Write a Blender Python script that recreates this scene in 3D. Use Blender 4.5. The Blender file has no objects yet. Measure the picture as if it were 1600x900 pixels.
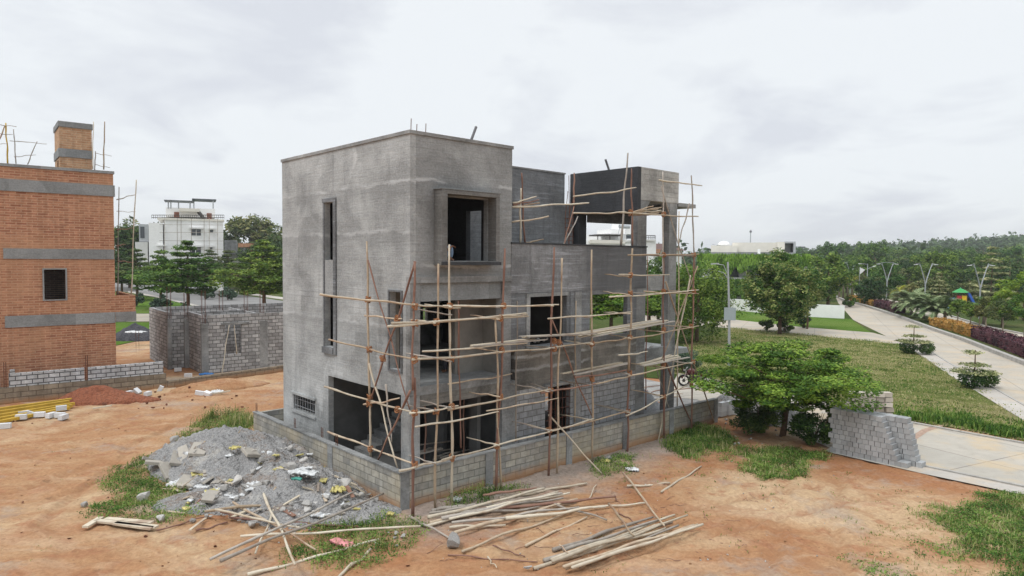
import bpy, math, random
import numpy as np
from mathutils import Vector, Matrix
SC = bpy.context.scene
COL = SC.collection
R = math.radians

# ------------------------------------------------------------------ camera
F, H, TH, RO = 1067.0, 7.0, math.atan(45.5 / 1067), 0.0075
_f = Vector((0, math.cos(TH), -math.sin(TH)))
_r0, _u0 = Vector((1, 0, 0)), Vector((0, math.sin(TH), math.cos(TH)))
_r = _r0 * math.cos(RO) + _u0 * math.sin(RO)
_u = _u0 * math.cos(RO) - _r0 * math.sin(RO)
CAM = Vector((0, 0, H))
cd = bpy.data.cameras.new('camera')
cam = bpy.data.objects.new('camera', cd)
COL.objects.link(cam)
cd.sensor_width = 36
cd.lens = F * 36 / 1600
cd.clip_start, cd.clip_end = 0.1, 6000
m = Matrix((_r, _u, -_f)).transposed().to_4x4()
m.translation = CAM
cam.matrix_world = m
SC.camera = cam
# ------------------------------------------------------------------ light
SUN_EL, SUN_AZ = R(58), R(-128)          # azimuth from +Y, clockwise: sun high on the left, a little behind the camera
w = bpy.data.worlds.new('World')
SC.world = w
w.use_nodes = True
nt = w.node_tree
for n in list(nt.nodes):
    nt.nodes.remove(n)
def N(nt, t, **k):
    n = nt.nodes.new(t)
    for a, b in k.items():
        if a.startswith('i_'):
            n.inputs[a[2:].replace('_', ' ')].default_value = b
        else:
            setattr(n, a, b)
    return n
def L(nt, a, b):
    nt.links.new(a, b)
out = N(nt, 'ShaderNodeOutputWorld')
bg = N(nt, 'ShaderNodeBackground')
bg.inputs['Strength'].default_value = 0.1
sky = N(nt, 'ShaderNodeTexSky', sky_type='NISHITA', sun_disc=False)
sky.sun_elevation = SUN_EL
sky.sun_rotation = SUN_AZ
tc = N(nt, 'ShaderNodeTexCoord')
sx = N(nt, 'ShaderNodeSeparateXYZ')
L(nt, tc.outputs['Generated'], sx.inputs[0])
mz = N(nt, 'ShaderNodeMath', operation='MAXIMUM')
L(nt, sx.outputs['Z'], mz.inputs[0]); mz.inputs[1].default_value = 0.0
ad = N(nt, 'ShaderNodeMath', operation='ADD'); L(nt, mz.outputs[0], ad.inputs[0]); ad.inputs[1].default_value = 0.16
dv = N(nt, 'ShaderNodeVectorMath', operation='DIVIDE')
cb = N(nt, 'ShaderNodeCombineXYZ')
for q in (0, 1): L(nt, ad.outputs[0], cb.inputs[q])
cb.inputs[2].default_value = 1
L(nt, tc.outputs['Generated'], dv.inputs[0]); L(nt, cb.outputs[0], dv.inputs[1])
n1 = N(nt, 'ShaderNodeTexNoise'); n1.inputs['Scale'].default_value = 1.15; n1.inputs['Detail'].default_value = 7; n1.inputs['Roughness'].default_value = .55; n1.inputs['Distortion'].default_value = .35
mp = N(nt, 'ShaderNodeMapping'); mp.inputs['Location'].default_value = (5.3, 2.2, 0); mp.inputs['Scale'].default_value = (1.0, .8, 1)
L(nt, dv.outputs[0], mp.inputs[0]); L(nt, mp.outputs[0], n1.inputs['Vector'])
cr = N(nt, 'ShaderNodeValToRGB')
e = cr.color_ramp.elements
e[0].position, e[0].color = .34, (7.7, 8.0, 8.6, 1)
e[1].position, e[1].color = .50, (9.3, 9.65, 9.95, 1)
L(nt, n1.outputs[0], cr.inputs[0])
# overcast brightening towards the zenith
zr = N(nt, 'ShaderNodeMapRange'); L(nt, mz.outputs[0], zr.inputs[0])
zr.inputs[1].default_value = .36; zr.inputs[2].default_value = .9; zr.inputs[3].default_value = 1.0; zr.inputs[4].default_value = 1.9
ml = N(nt, 'ShaderNodeVectorMath', operation='SCALE'); L(nt, cr.outputs[0], ml.inputs[0]); L(nt, zr.outputs[0], ml.inputs['Scale'])
mx = N(nt, 'ShaderNodeMix', data_type='RGBA'); mx.inputs[0].default_value = .93
L(nt, sky.outputs[0], mx.inputs[6]); L(nt, ml.outputs[0], mx.inputs[7])
L(nt, mx.outputs[2], bg.inputs['Color']); L(nt, bg.outputs[0], out.inputs['Surface'])
sd = bpy.data.lights.new('sun', 'SUN'); sd.energy = 1.5; sd.angle = R(12); sd.color = (1, .975, .94)
so = bpy.data.objects.new('sun', sd); COL.objects.link(so)
sv = Vector((math.sin(SUN_AZ) * math.cos(SUN_EL), math.cos(SUN_AZ) * math.cos(SUN_EL), math.sin(SUN_EL)))
so.rotation_euler = (-sv).to_track_quat('-Z', 'Y').to_euler()
SC.view_settings.view_transform = 'Standard'
SC.view_settings.look = 'None'
SC.view_settings.exposure = 0.0
SC.view_settings.gamma = 1
SC.render.engine = 'CYCLES'
SC.cycles.max_bounces = 5
SC.cycles.diffuse_bounces = 3
SC.cycles.transparent_max_bounces = 4

# ------------------------------------------------------------------ placing helpers (points measured on real planes)
def ray(x, y):
    return _f + _r * ((x - 800) / F) - _u * ((y - 450) / F)
def gp(x, y, z=0.0):
    d = ray(x, y); t = (z - H) / d.z
    return CAM + d * t
def dp(x, y, D):
    "point seen at pixel x,y at depth D"
    return CAM + ray(x, y) * D
class Frame:
    def __init__(s, o, ang):
        s.o = Vector((o[0], o[1], 0)); s.ang = ang
        s.u = Vector((math.cos(ang), math.sin(ang), 0)); s.v = Vector((-math.sin(ang), math.cos(ang), 0))
    def R(s, x, y, b=0.0):                 # plane facing -v at offset b: local (a,b,z)
        d = ray(x, y); t = ((s.o + s.v * b - CAM).dot(s.v)) / d.dot(s.v); p = CAM + d * t
        return Vector(((p - s.o).dot(s.u), b, p.z))
    def L(s, x, y, a=0.0):
        d = ray(x, y); t = ((s.o + s.u * a - CAM).dot(s.u)) / d.dot(s.u); p = CAM + d * t
        return Vector((a, (p - s.o).dot(s.v), p.z))
    def W(s, p):
        return s.o + s.u * p[0] + s.v * p[1] + Vector((0, 0, p[2]))
    def loc(s, p):
        q = p - s.o
        return Vector((q.dot(s.u), q.dot(s.v), q.z))
HF = Frame((-2.954, 19.725), R(42.9))      # the grey house
BF = Frame((-21.03, 36.14), R(38.3))       # the brick house
KF = Frame((-18.48, 40.56), R(38.3))       # the block-walled shell

# ------------------------------------------------------------------ object helpers
def tag(o, label=None, cat=None, group=None, kind=None):
    if label: o['label'] = label
    if cat: o['category'] = cat
    if group: o['group'] = group
    if kind: o['kind'] = kind
    return o
def empty(name, label, cat, loc=(0, 0, 0), rz=0.0, group=None, kind=None):
    o = bpy.data.objects.new(name, None); COL.objects.link(o)
    o.location = loc; o.rotation_euler = (0, 0, rz); o.empty_display_size = .2
    return tag(o, label, cat, group, kind)
def link(name, me, mat, parent=None, loc=None, rz=None):
    o = bpy.data.objects.new(name, me); COL.objects.link(o)
    if mat is not None and not me.materials:
        me.materials.append(mat)
    elif mat is not None and me.materials[0] != mat:
        o.material_slots[0].link = 'OBJECT'; o.material_slots[0].material = mat
    if parent is not None: o.parent = parent
    if loc is not None: o.location = loc
    if rz is not None: o.rotation_euler = (0, 0, rz)
    return o
def copy_tree(o, parent=None):
    c = o.copy(); COL.objects.link(c)
    if parent is not None: c.parent = parent
    for ch in [q for q in bpy.data.objects if q.parent == o]:
        copy_tree(ch, c)
    return c
class MB:
    def __init__(s): s.v = []; s.f = []
    def add(s, vs, fs):
        n = len(s.v); s.v += [tuple(v) for v in vs]; s.f += [tuple(i + n for i in f) for f in fs]; return s
    def box(s, x0, x1, y0, y1, z0, z1):
        x0, x1 = min(x0, x1), max(x0, x1); y0, y1 = min(y0, y1), max(y0, y1); z0, z1 = min(z0, z1), max(z0, z1)
        return s.add([(x0, y0, z0), (x1, y0, z0), (x1, y1, z0), (x0, y1, z0), (x0, y0, z1), (x1, y0, z1), (x1, y1, z1), (x0, y1, z1)],
                     [(3, 2, 1, 0), (4, 5, 6, 7), (0, 1, 5, 4), (1, 2, 6, 5), (2, 3, 7, 6), (3, 0, 4, 7)])
    def obox(s, c, ax, ay, az):
        c, ax, ay, az = Vector(c), Vector(ax), Vector(ay), Vector(az)
        P = [c + ax * i + ay * j + az * k for k in (-1, 1) for i, j in ((-1, -1), (1, -1), (1, 1), (-1, 1))]
        return s.add(P, [(3, 2, 1, 0), (4, 5, 6, 7), (0, 1, 5, 4), (1, 2, 6, 5), (2, 3, 7, 6), (3, 0, 4, 7)])
    def bar(s, p, q, w, h=None):
        p, q = Vector(p), Vector(q); d = q - p; l = d.length
        if l < 1e-6: return s
        d.normalize(); up = Vector((0, 0, 1)) if abs(d.z) < .9 else Vector((0, 1, 0))
        x = d.cross(up).normalized(); y = x.cross(d)
        return s.obox((p + q) / 2, x * w / 2, d * l / 2, y * (h or w) / 2)
    def tube(s, pts, rad, n=6, cap=True):
        pts = [Vector(p) for p in pts]; k = len(pts)
        if not hasattr(rad, '__len__'): rad = [rad] * k
        vs = []; fs = []
        d0 = (pts[-1] - pts[0]).normalized(); up = Vector((0, 0, 1)) if abs(d0.z) < .8 else Vector((1, 0, 0))
        for i in range(k):
            d = (pts[min(i + 1, k - 1)] - pts[max(i - 1, 0)]).normalized()
            x = d.cross(up).normalized(); y = d.cross(x)
            for j in range(n):
                a = 2 * math.pi * j / n; vs.append(pts[i] + (x * math.cos(a) + y * math.sin(a)) * rad[i])
        for i in range(k - 1):
            for j in range(n):
                j2 = (j + 1) % n; fs.append((i * n + j, i * n + j2, (i + 1) * n + j2, (i + 1) * n + j))
        if cap: fs.append(tuple(range(n - 1, -1, -1))); fs.append(tuple((k - 1) * n + j for j in range(n)))
        return s.add(vs, fs)
    def lathe(s, prof, n=16, c=(0, 0, 0)):
        vs = []; fs = []; k = len(prof)
        for r_, z in prof:
            for j in range(n):
                a = 2 * math.pi * j / n; vs.append((c[0] + r_ * math.cos(a), c[1] + r_ * math.sin(a), c[2] + z))
        for i in range(k - 1):
            for j in range(n):
                j2 = (j + 1) % n; fs.append((i * n + j, i * n + j2, (i + 1) * n + j2, (i + 1) * n + j))
        return s.add(vs, fs)
    def prism(s, poly, z0, z1):
        n = len(poly)
        return s.add([(p[0], p[1], z0) for p in poly] + [(p[0], p[1], z1) for p in poly],
                     [tuple(range(n - 1, -1, -1)), tuple(range(n, 2 * n))] + [(i, (i + 1) % n, n + (i + 1) % n, n + i) for i in range(n)])
    def wall(s, o, d, s0, s1, z0, z1, t, holes=()):
        """wall from o along unit d (2D), outer face on the line, thickness t to the left of d; holes (s0,s1,z0,z1)"""
        dx, dy = d; nx, ny = -dy, dx
        S = sorted({s0, s1} | {min(max(h[i], s0), s1) for h in holes for i in (0, 1)})
        Z = sorted({z0, z1} | {min(max(h[i], z0), z1) for h in holes for i in (2, 3)})
        def solid(i, j):
            if i < 0 or j < 0 or i >= len(S) - 1 or j >= len(Z) - 1: return False
            a, b = (S[i] + S[i + 1]) / 2, (Z[j] + Z[j + 1]) / 2
            return not any(h[0] < a < h[1] and h[2] < b < h[3] for h in holes)
        P = lambda a, q, z: (o[0] + dx * a + nx * q, o[1] + dy * a + ny * q, z)
        for i in range(len(S) - 1):
            for j in range(len(Z) - 1):
                if not solid(i, j): continue
                a0, a1, b0, b1 = S[i], S[i + 1], Z[j], Z[j + 1]
                s.add([P(a0, 0, b0), P(a1, 0, b0), P(a1, 0, b1), P(a0, 0, b1)], [(0, 1, 2, 3)])
                s.add([P(a0, t, b0), P(a1, t, b0), P(a1, t, b1), P(a0, t, b1)], [(3, 2, 1, 0)])
                if not solid(i - 1, j): s.add([P(a0, 0, b0), P(a0, 0, b1), P(a0, t, b1), P(a0, t, b0)], [(0, 1, 2, 3)])
                if not solid(i + 1, j): s.add([P(a1, 0, b0), P(a1, t, b0), P(a1, t, b1), P(a1, 0, b1)], [(0, 1, 2, 3)])
                if not solid(i, j - 1): s.add([P(a0, 0, b0), P(a0, t, b0), P(a1, t, b0), P(a1, 0, b0)], [(0, 1, 2, 3)])
                if not solid(i, j + 1): s.add([P(a0, 0, b1), P(a1, 0, b1), P(a1, t, b1), P(a0, t, b1)], [(0, 1, 2, 3)])
        return s
    def build(s, name, mat, parent=None, loc=None, rz=None, smooth=False, bevel=0):
        me = bpy.data.meshes.new(name); me.from_pydata(s.v, [], s.f); me.update()
        uv = me.uv_layers.new(name='UVMap')
        co = np.array(s.v, dtype=float) if s.v else np.zeros((1, 3))
        data = np.zeros((len(me.loops), 2))
        for p in me.polygons:
            n = p.normal
            for li in p.loop_indices:
                c = co[me.loops[li].vertex_index]
                if abs(n.z) > .7: data[li] = (c[0], c[1])
                else:
                    l = math.hypot(n.x, n.y) or 1
                    data[li] = ((-n.y * c[0] + n.x * c[1]) / l, c[2])
        uv.data.foreach_set('uv', data.ravel())
        if smooth: me.polygons.foreach_set('use_smooth', [True] * len(me.polygons))
        o = link(name, me, mat, parent, loc, rz)
        if bevel:
            bm = o.modifiers.new('bevel', 'BEVEL'); bm.width = bevel; bm.segments = 2; bm.limit_method = 'ANGLE'
        return o
def npmesh(name, verts, faces):
    "verts (n,3), faces (m,k) numpy"
    me = bpy.data.meshes.new(name); k = faces.shape[1]
    me.vertices.add(len(verts)); me.vertices.foreach_set('co', verts.astype(np.float32).ravel())
    me.loops.add(faces.size); me.loops.foreach_set('vertex_index', faces.astype(np.int32).ravel())
    me.polygons.add(len(faces)); me.polygons.foreach_set('loop_start', np.arange(0, faces.size, k, dtype=np.int32))
    me.polygons.foreach_set('loop_total', np.full(len(faces), k, dtype=np.int32))
    me.update(calc_edges=True)
    return me
def hnoise(x, y, seed=0):
    "smooth value noise"
    def h(i, j):
        v = np.sin(i * 127.1 + j * 311.7 + seed * 74.7) * 43758.5453
        return v - np.floor(v)
    i, j = np.floor(x), np.floor(y); fx, fy = x - i, y - j
    fx = fx * fx * (3 - 2 * fx); fy = fy * fy * (3 - 2 * fy)
    return (h(i, j) * (1 - fx) + h(i + 1, j) * fx) * (1 - fy) + (h(i, j + 1) * (1 - fx) + h(i + 1, j + 1) * fx) * fy
def fbm(x, y, seed=0, o=4):
    return sum(hnoise(x * 2 ** k, y * 2 ** k, seed + k) / 2 ** k for k in range(o)) / sum(1 / 2 ** k for k in range(o))
def inpoly(X, Y, poly):
    X = np.asarray(X); Y = np.asarray(Y); r = np.zeros(X.shape, bool); n = len(poly)
    for i in range(n):
        x1, y1 = poly[i][0], poly[i][1]; x2, y2 = poly[(i + 1) % n][0], poly[(i + 1) % n][1]
        if y1 == y2: continue
        c = ((y1 > Y) != (y2 > Y)) & (X < (x2 - x1) * (Y - y1) / (y2 - y1) + x1)
        r ^= c
    return r
def leafcloud(C, Nn, size, rg, flat=.5, asp=.5):
    "diamond leaves at centres C"
    n = len(C); u = rg.normal(size=(n, 3)); u[:, 2] *= flat; u /= np.linalg.norm(u, axis=1)[:, None] + 1e-9
    nn = rg.normal(size=(n, 3)) * .6 + Nn; nn -= (nn * u).sum(1)[:, None] * u; nn /= np.linalg.norm(nn, axis=1)[:, None] + 1e-9
    w_ = np.cross(nn, u); s = size * rg.uniform(.6, 1.4, n)[:, None]
    V = np.stack([C - u * s, C + w_ * s * asp, C + u * s, C - w_ * s * asp], 1).reshape(-1, 3)
    return V, np.arange(n * 4).reshape(-1, 4)
ORD = ['first', 'second', 'third', 'fourth', 'fifth', 'sixth', 'seventh', 'eighth', 'ninth', 'tenth', 'eleventh', 'twelfth', 'thirteenth',
       'fourteenth', 'fifteenth', 'sixteenth', 'seventeenth', 'eighteenth', 'nineteenth', 'twentieth']

# ------------------------------------------------------------------ materials
def newmat(name):
    ma = bpy.data.materials.new(name); ma.use_nodes = True
    nt = ma.node_tree; b = nt.nodes['Principled BSDF']; return ma, nt, b
def col4(c): return (c[0], c[1], c[2], 1)
def ramp(nt, fac, stops):
    r_ = N(nt, 'ShaderNodeValToRGB'); el = r_.color_ramp.elements
    while len(el) < len(stops): el.new(.5)
    for i, (p, c) in enumerate(stops): el[i].position = p; el[i].color = col4(c)
    L(nt, fac, r_.inputs[0]); return r_.outputs[0]
def noise(nt, vec, scale, detail=4, rough=.6, sc=None, loc=None, dist=0):
    if sc or loc:
        mp = N(nt, 'ShaderNodeMapping'); L(nt, vec, mp.inputs[0])
        if sc: mp.inputs['Scale'].default_value = sc
        if loc: mp.inputs['Location'].default_value = loc
        vec = mp.outputs[0]
    n = N(nt, 'ShaderNodeTexNoise'); L(nt, vec, n.inputs['Vector']); n.inputs['Scale'].default_value = scale
    n.inputs['Detail'].default_value = detail; n.inputs['Roughness'].default_value = rough; n.inputs['Distortion'].default_value = dist
    return n.outputs[0]
def mixc(nt, fac, a, b, mode='MIX'):
    m_ = N(nt, 'ShaderNodeMix', data_type='RGBA', blend_type=mode)
    if isinstance(fac, float): m_.inputs[0].default_value = fac
    else: L(nt, fac, m_.inputs[0])
    for i, q in ((6, a), (7, b)):
        if isinstance(q, tuple): m_.inputs[i].default_value = col4(q)
        else: L(nt, q, m_.inputs[i])
    return m_.outputs[2]
def rng_(nt, v, a, b, c=0., d=1.):
    m_ = N(nt, 'ShaderNodeMapRange'); L(nt, v, m_.inputs[0])
    for i, q in enumerate((a, b, c, d)): m_.inputs[i + 1].default_value = q
    return m_.outputs[0]
def mth(nt, op, a, b=None):
    m_ = N(nt, 'ShaderNodeMath', operation=op)
    for i, q in enumerate((a, b)):
        if q is None: continue
        if isinstance(q, (int, float)): m_.inputs[i].default_value = q
        else: L(nt, q, m_.inputs[i])
    return m_.outputs[0]
def bump(nt, b, h, dist, strength=1.0):
    bm = N(nt, 'ShaderNodeBump'); bm.inputs['Strength'].default_value = strength; bm.inputs['Distance'].default_value = dist
    L(nt, h, bm.inputs['Height']); L(nt, bm.outputs[0], b.inputs['Normal'])
def simple(name, c, rough=.7, var=.12, scale=6, metal=0., bmp=0., sc=None, spec=.3):
    ma, nt, b = newmat(name); tc = N(nt, 'ShaderNodeTexCoord').outputs['Object']
    n = noise(nt, tc, scale, 5, .65, sc=sc)
    lo = tuple(q * (1 - var) for q in c); hi = tuple(min(1, q * (1 + var)) for q in c)
    L(nt, ramp(nt, n, [(.3, lo), (.7, hi)]), b.inputs['Base Color'])
    b.inputs['Roughness'].default_value = rough; b.inputs['Metallic'].default_value = metal; b.inputs['Specular IOR Level'].default_value = spec
    if bmp: bump(nt, b, n, bmp)
    return ma
def island(name, stops, rough=.7, trans=0., scale=None, spec=.2, objvar=False):
    "every leaf, blade or grain picks its own tint"
    ma, nt, b = newmat(name); g = N(nt, 'ShaderNodeNewGeometry')
    f = g.outputs['Random Per Island']
    tc = N(nt, 'ShaderNodeTexCoord').outputs['Object']
    n = noise(nt, tc, scale or .9, 3, .5)
    f2 = mth(nt, 'ADD', mth(nt, 'MULTIPLY', f, .45), mth(nt, 'MULTIPLY', rng_(nt, n, .3, .7), .55))
    c = ramp(nt, f2, stops)
    if objvar:
        oi = N(nt, 'ShaderNodeObjectInfo')
        hs = N(nt, 'ShaderNodeHueSaturation'); L(nt, c, hs.inputs['Color'])
        L(nt, rng_(nt, oi.outputs['Random'], 0, 1, .47, .53), hs.inputs['Hue']); L(nt, rng_(nt, oi.outputs['Random'], 0, 1, 1.25, .7), hs.inputs['Value'])
        c = hs.outputs[0]
    L(nt, c, b.inputs['Base Color']); b.inputs['Roughness'].default_value = rough; b.inputs['Specular IOR Level'].default_value = spec
    if trans:
        t = N(nt, 'ShaderNodeBsdfTranslucent'); L(nt, c, t.inputs[0]); mxs = N(nt, 'ShaderNodeMixShader'); mxs.inputs[0].default_value = trans
        L(nt, b.outputs[0], mxs.inputs[1]); L(nt, t.outputs[0], mxs.inputs[2]); L(nt, mxs.outputs[0], nt.nodes['Material Output'].inputs[0])
    return ma
def plaster(name, base=(.245, .245, .238), contrast=.3, lines=(), wet=None, streak=.5, cool=(.33, .345, .36), courses=.3):
    "cement render: trowel bands, vertical runs, blotches, pale joints at the given heights; wet=(a0,a1): fresh darker coat from a0 to a1 along x"
    ma, nt, b = newmat(name); tcn = N(nt, 'ShaderNodeTexCoord'); tc = tcn.outputs['Object']; uv = tcn.outputs['UV']
    big = noise(nt, tc, .55, 6, .62, dist=.6)
    hor = noise(nt, uv, 1.6, 5, .7, sc=(.35, 5.5, 1))
    ver = noise(nt, uv, 1.3, 5, .65, sc=(3.2, .25, 1), loc=(4, 2, 0))
    fine = noise(nt, tc, 14, 5, .7)
    pat = noise(nt, uv, .9, 3, .5, sc=(1, 1.4, 1), loc=(9, 1, 0))
    d = tuple(q * (1 - contrast) for q in base); l = tuple(min(1, q * (1 + contrast)) for q in base)
    c = ramp(nt, big, [(.37, d), (.5, base), (.63, l)])
    c = mixc(nt, mth(nt, 'MULTIPLY', rng_(nt, hor, .52, .66), streak * .8), c, cool)
    c = mixc(nt, mth(nt, 'MULTIPLY', rng_(nt, ver, .52, .66), .55 * streak), c, tuple(q * .6 for q in base))
    c = mixc(nt, mth(nt, 'MULTIPLY', rng_(nt, pat, .53, .58), .35), c, tuple(q * .8 for q in base))
    c = mixc(nt, .22, c, ramp(nt, fine, [(.38, tuple(q * .45 for q in base)), (.62, tuple(q * 1.45 for q in base))]))
    # ghost of the block courses under the coat
    bt = N(nt, 'ShaderNodeTexBrick'); L(nt, uv, bt.inputs['Vector']); bt.inputs['Scale'].default_value = 1
    bt.inputs['Brick Width'].default_value = .62; bt.inputs['Row Height'].default_value = .2; bt.inputs['Mortar Size'].default_value = .012; bt.inputs['Mortar Smooth'].default_value = .8
    gmask = mth(nt, 'MULTIPLY', mth(nt, 'MULTIPLY', bt.outputs['Fac'], rng_(nt, noise(nt, uv, .35, 2, .5, loc=(2, 5, 0)), .42, .6)), courses)
    c = mixc(nt, gmask, c, tuple(q * .5 for q in base))
    sp = N(nt, 'ShaderNodeSeparateXYZ'); L(nt, tc, sp.inputs[0])
    wob = noise(nt, tc, 1.1, 6, .72)
    gaps = noise(nt, tc, .7, 2, .5, loc=(5, 3, 8))
    for z in lines:
        e_ = mth(nt, 'ABSOLUTE', mth(nt, 'ADD', mth(nt, 'SUBTRACT', sp.outputs['Z'], z), mth(nt, 'MULTIPLY', mth(nt, 'SUBTRACT', wob, .5), .4)))
        msk = mth(nt, 'MULTIPLY', rng_(nt, e_, .07, .02), rng_(nt, gaps, .42, .56, 0, .8))
        c = mixc(nt, msk, c, (.46, .475, .48))
        e2 = mth(nt, 'SUBTRACT', z - .03, mth(nt, 'ADD', sp.outputs['Z'], mth(nt, 'MULTIPLY', mth(nt, 'SUBTRACT', wob, .5), .55)))
        c = mixc(nt, mth(nt, 'MULTIPLY', mth(nt, 'MULTIPLY', rng_(nt, e2, 0., .06), rng_(nt, e2, .6, .1)), .28), c, tuple(q * .5 for q in base))
    vo = N(nt, 'ShaderNodeTexVoronoi'); vo.inputs['Scale'].default_value = .62
    mpv = N(nt, 'ShaderNodeMapping'); L(nt, uv, mpv.inputs[0]); mpv.inputs['Scale'].default_value = (1, .6, 1); L(nt, mpv.outputs[0], vo.inputs['Vector'])
    c = mixc(nt, mth(nt, 'MULTIPLY', mth(nt, 'MULTIPLY', rng_(nt, vo.outputs['Distance'], .11, .07), rng_(nt, noise(nt, uv, .5, 2, .5, loc=(7, 7, 0)), .5, .52)), .5), c, tuple(q * .4 for q in base))
    if wet:
        wz = noise(nt, tc, 1.2, 4, .6, loc=(1, 7, 2))
        t = mth(nt, 'ADD', sp.outputs['X'], mth(nt, 'MULTIPLY', mth(nt, 'SUBTRACT', wz, .5), 1.6))
        c = mixc(nt, mth(nt, 'MULTIPLY', rng_(nt, t, wet[0], wet[1]), .8), c, wet[2] if len(wet) > 2 else (.095, .098, .102))
    tl = noise(nt, uv, 2.2, 4, .75, sc=(.9, 7, 1), loc=(1, 6, 0))
    c = mixc(nt, mth(nt, 'MULTIPLY', mth(nt, 'MULTIPLY', rng_(nt, tl, .57, .62), rng_(nt, tl, .68, .63)), .3), c, tuple(q * .45 for q in base))
    vc = N(nt, 'ShaderNodeTexVoronoi', feature='DISTANCE_TO_EDGE'); vc.inputs['Scale'].default_value = .45
    L(nt, uv, vc.inputs['Vector'])
    pc = N(nt, 'ShaderNodeTexVoronoi'); pc.inputs['Scale'].default_value = .8; mpc = N(nt, 'ShaderNodeMapping'); L(nt, uv, mpc.inputs[0]); mpc.inputs['Scale'].default_value = (1, .7, 1); L(nt, mpc.outputs[0], pc.inputs['Vector']); pc.distance = 'CHEBYCHEV'
    spc = N(nt, 'ShaderNodeSeparateXYZ'); L(nt, pc.outputs['Color'], spc.inputs[0])
    c = mixc(nt, .5, c, ramp(nt, spc.outputs['X'], [(.0, (.74, .74, .74)), (1., (1.22, 1.22, 1.23))]), 'MULTIPLY')
    L(nt, c, b.inputs['Base Color']); b.inputs['Roughness'].default_value = .9; b.inputs['Specular IOR Level'].default_value = .2
    bump(nt, b, mth(nt, 'ADD', mth(nt, 'MULTIPLY', hor, .6), mth(nt, 'ADD', mth(nt, 'MULTIPLY', fine, .3), mth(nt, 'MULTIPLY', tl, .5))), .035, .7)
    return ma
def blocks(name, bw, bh, ms, c1, c2, mortar, stain=None, smear=0., bmpd=.012, tint=None, offs=.5):
    ma, nt, b = newmat(name); tcn = N(nt, 'ShaderNodeTexCoord'); uv = tcn.outputs['UV']; tc = tcn.outputs['Object']
    wv = noise(nt, uv, 2.5, 3, .6)
    vadd = N(nt, 'ShaderNodeVectorMath', operation='ADD'); sc_ = N(nt, 'ShaderNodeVectorMath', operation='SCALE'); sc_.inputs['Scale'].default_value = bh * .12
    nn = N(nt, 'ShaderNodeTexNoise'); nn.inputs['Scale'].default_value = 3; L(nt, uv, nn.inputs['Vector'])
    L(nt, nn.outputs[1], sc_.inputs[0]); L(nt, uv, vadd.inputs[0]); L(nt, sc_.outputs[0], vadd.inputs[1])
    bt = N(nt, 'ShaderNodeTexBrick'); L(nt, vadd.outputs[0], bt.inputs['Vector']); bt.inputs['Scale'].default_value = 1; bt.offset = offs
    bt.inputs['Brick Width'].default_value = bw; bt.inputs['Row Height'].default_value = bh; bt.inputs['Mortar Size'].default_value = ms; bt.inputs['Mortar Smooth'].default_value = .25
    bt.inputs['Color1'].default_value = col4(c1); bt.inputs['Color2'].default_value = col4(c2); bt.inputs['Mortar'].default_value = col4(mortar)
    c = bt.outputs[0]
    n = noise(nt, tc, 5, 6, .7)
    c = mixc(nt, .55, c, ramp(nt, n, [(.3, (.5, .5, .5)), (.7, (1.25, 1.25, 1.25))]), 'MULTIPLY')
    c = mixc(nt, .5, c, ramp(nt, noise(nt, uv, 1.0, 5, .65, sc=(2.4, .22, 1), loc=(3, 8, 0)), [(.38, (.72, .70, .68)), (.62, (1.12, 1.12, 1.12))]), 'MULTIPLY')
    if tint:
        c = mixc(nt, rng_(nt, noise(nt, tc, .5, 4, .6, loc=(3, 3, 3)), .45, .65, 0, tint[1]), c, tint[0])
    if smear:
        c = mixc(nt, mth(nt, 'MULTIPLY', rng_(nt, noise(nt, uv, 1.1, 6, .7, sc=(.6, 1.3, 1)), .48, .6), smear), c, tuple(q * 1.0 for q in mortar))
    if stain:
        sp = N(nt, 'ShaderNodeSeparateXYZ'); L(nt, tc, sp.inputs[0])
        zz = mth(nt, 'ADD', sp.outputs['Z'], mth(nt, 'MULTIPLY', mth(nt, 'SUBTRACT', n, .5), -.35))
        c = mixc(nt, mth(nt, 'MULTIPLY', rng_(nt, zz, stain[1], stain[0]), .8), c, (.36, .19, .09))
    L(nt, c, b.inputs['Base Color']); b.inputs['Roughness'].default_value = .92; b.inputs['Specular IOR Level'].default_value = .15
    hh = mth(nt, 'SUBTRACT', mth(nt, 'MULTIPLY', n, .4), bt.outputs['Fac'])
    bump(nt, b, hh, bmpd)
    return ma
M = {}
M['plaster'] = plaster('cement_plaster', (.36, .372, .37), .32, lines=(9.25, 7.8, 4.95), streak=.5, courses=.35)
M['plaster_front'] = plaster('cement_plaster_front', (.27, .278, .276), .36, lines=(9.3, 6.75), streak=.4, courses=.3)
M['plaster_new'] = plaster('fresh_plaster', (.165, .172, .178), .35, streak=.9, cool=(.32, .34, .37), courses=.5)
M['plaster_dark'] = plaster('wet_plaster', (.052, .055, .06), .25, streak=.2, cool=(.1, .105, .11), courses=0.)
M['plaster_box'] = plaster('cement_plaster_box', (.165, .163, .155), .3, streak=.5, courses=0.)
M['parapet'] = plaster('parapet_plaster', (.21, .215, .22), .4, streak=1.25, cool=(.46, .48, .52), wet=(7.3, 8.3), courses=.3)
M['band'] = plaster('half_plastered_band', (.21, .203, .185), .65, lines=(3.3, 3.7), streak=.6, cool=(.36, .34, .30), courses=.7)
M['rough'] = plaster('rough_concrete', (.245, .25, .247), .5, streak=.45, cool=(.40, .41, .41), courses=0.)
M['inner_lit'] = simple('inner_plaster_lit', (.22, .21, .19), .9, .25, 1.2)  # daylight on the balcony walls put into a paler plaster colour
M['inner'] = simple('inner_plaster_shaded', (.085, .085, .083), .9, .3, 1.2)  # shade of the interior put into a darker plaster colour
M['bare'] = blocks('bare_blockwork', .42, .205, .016, (.40, .415, .43), (.30, .31, .325), (.19, .19, .185), smear=.35)
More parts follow.
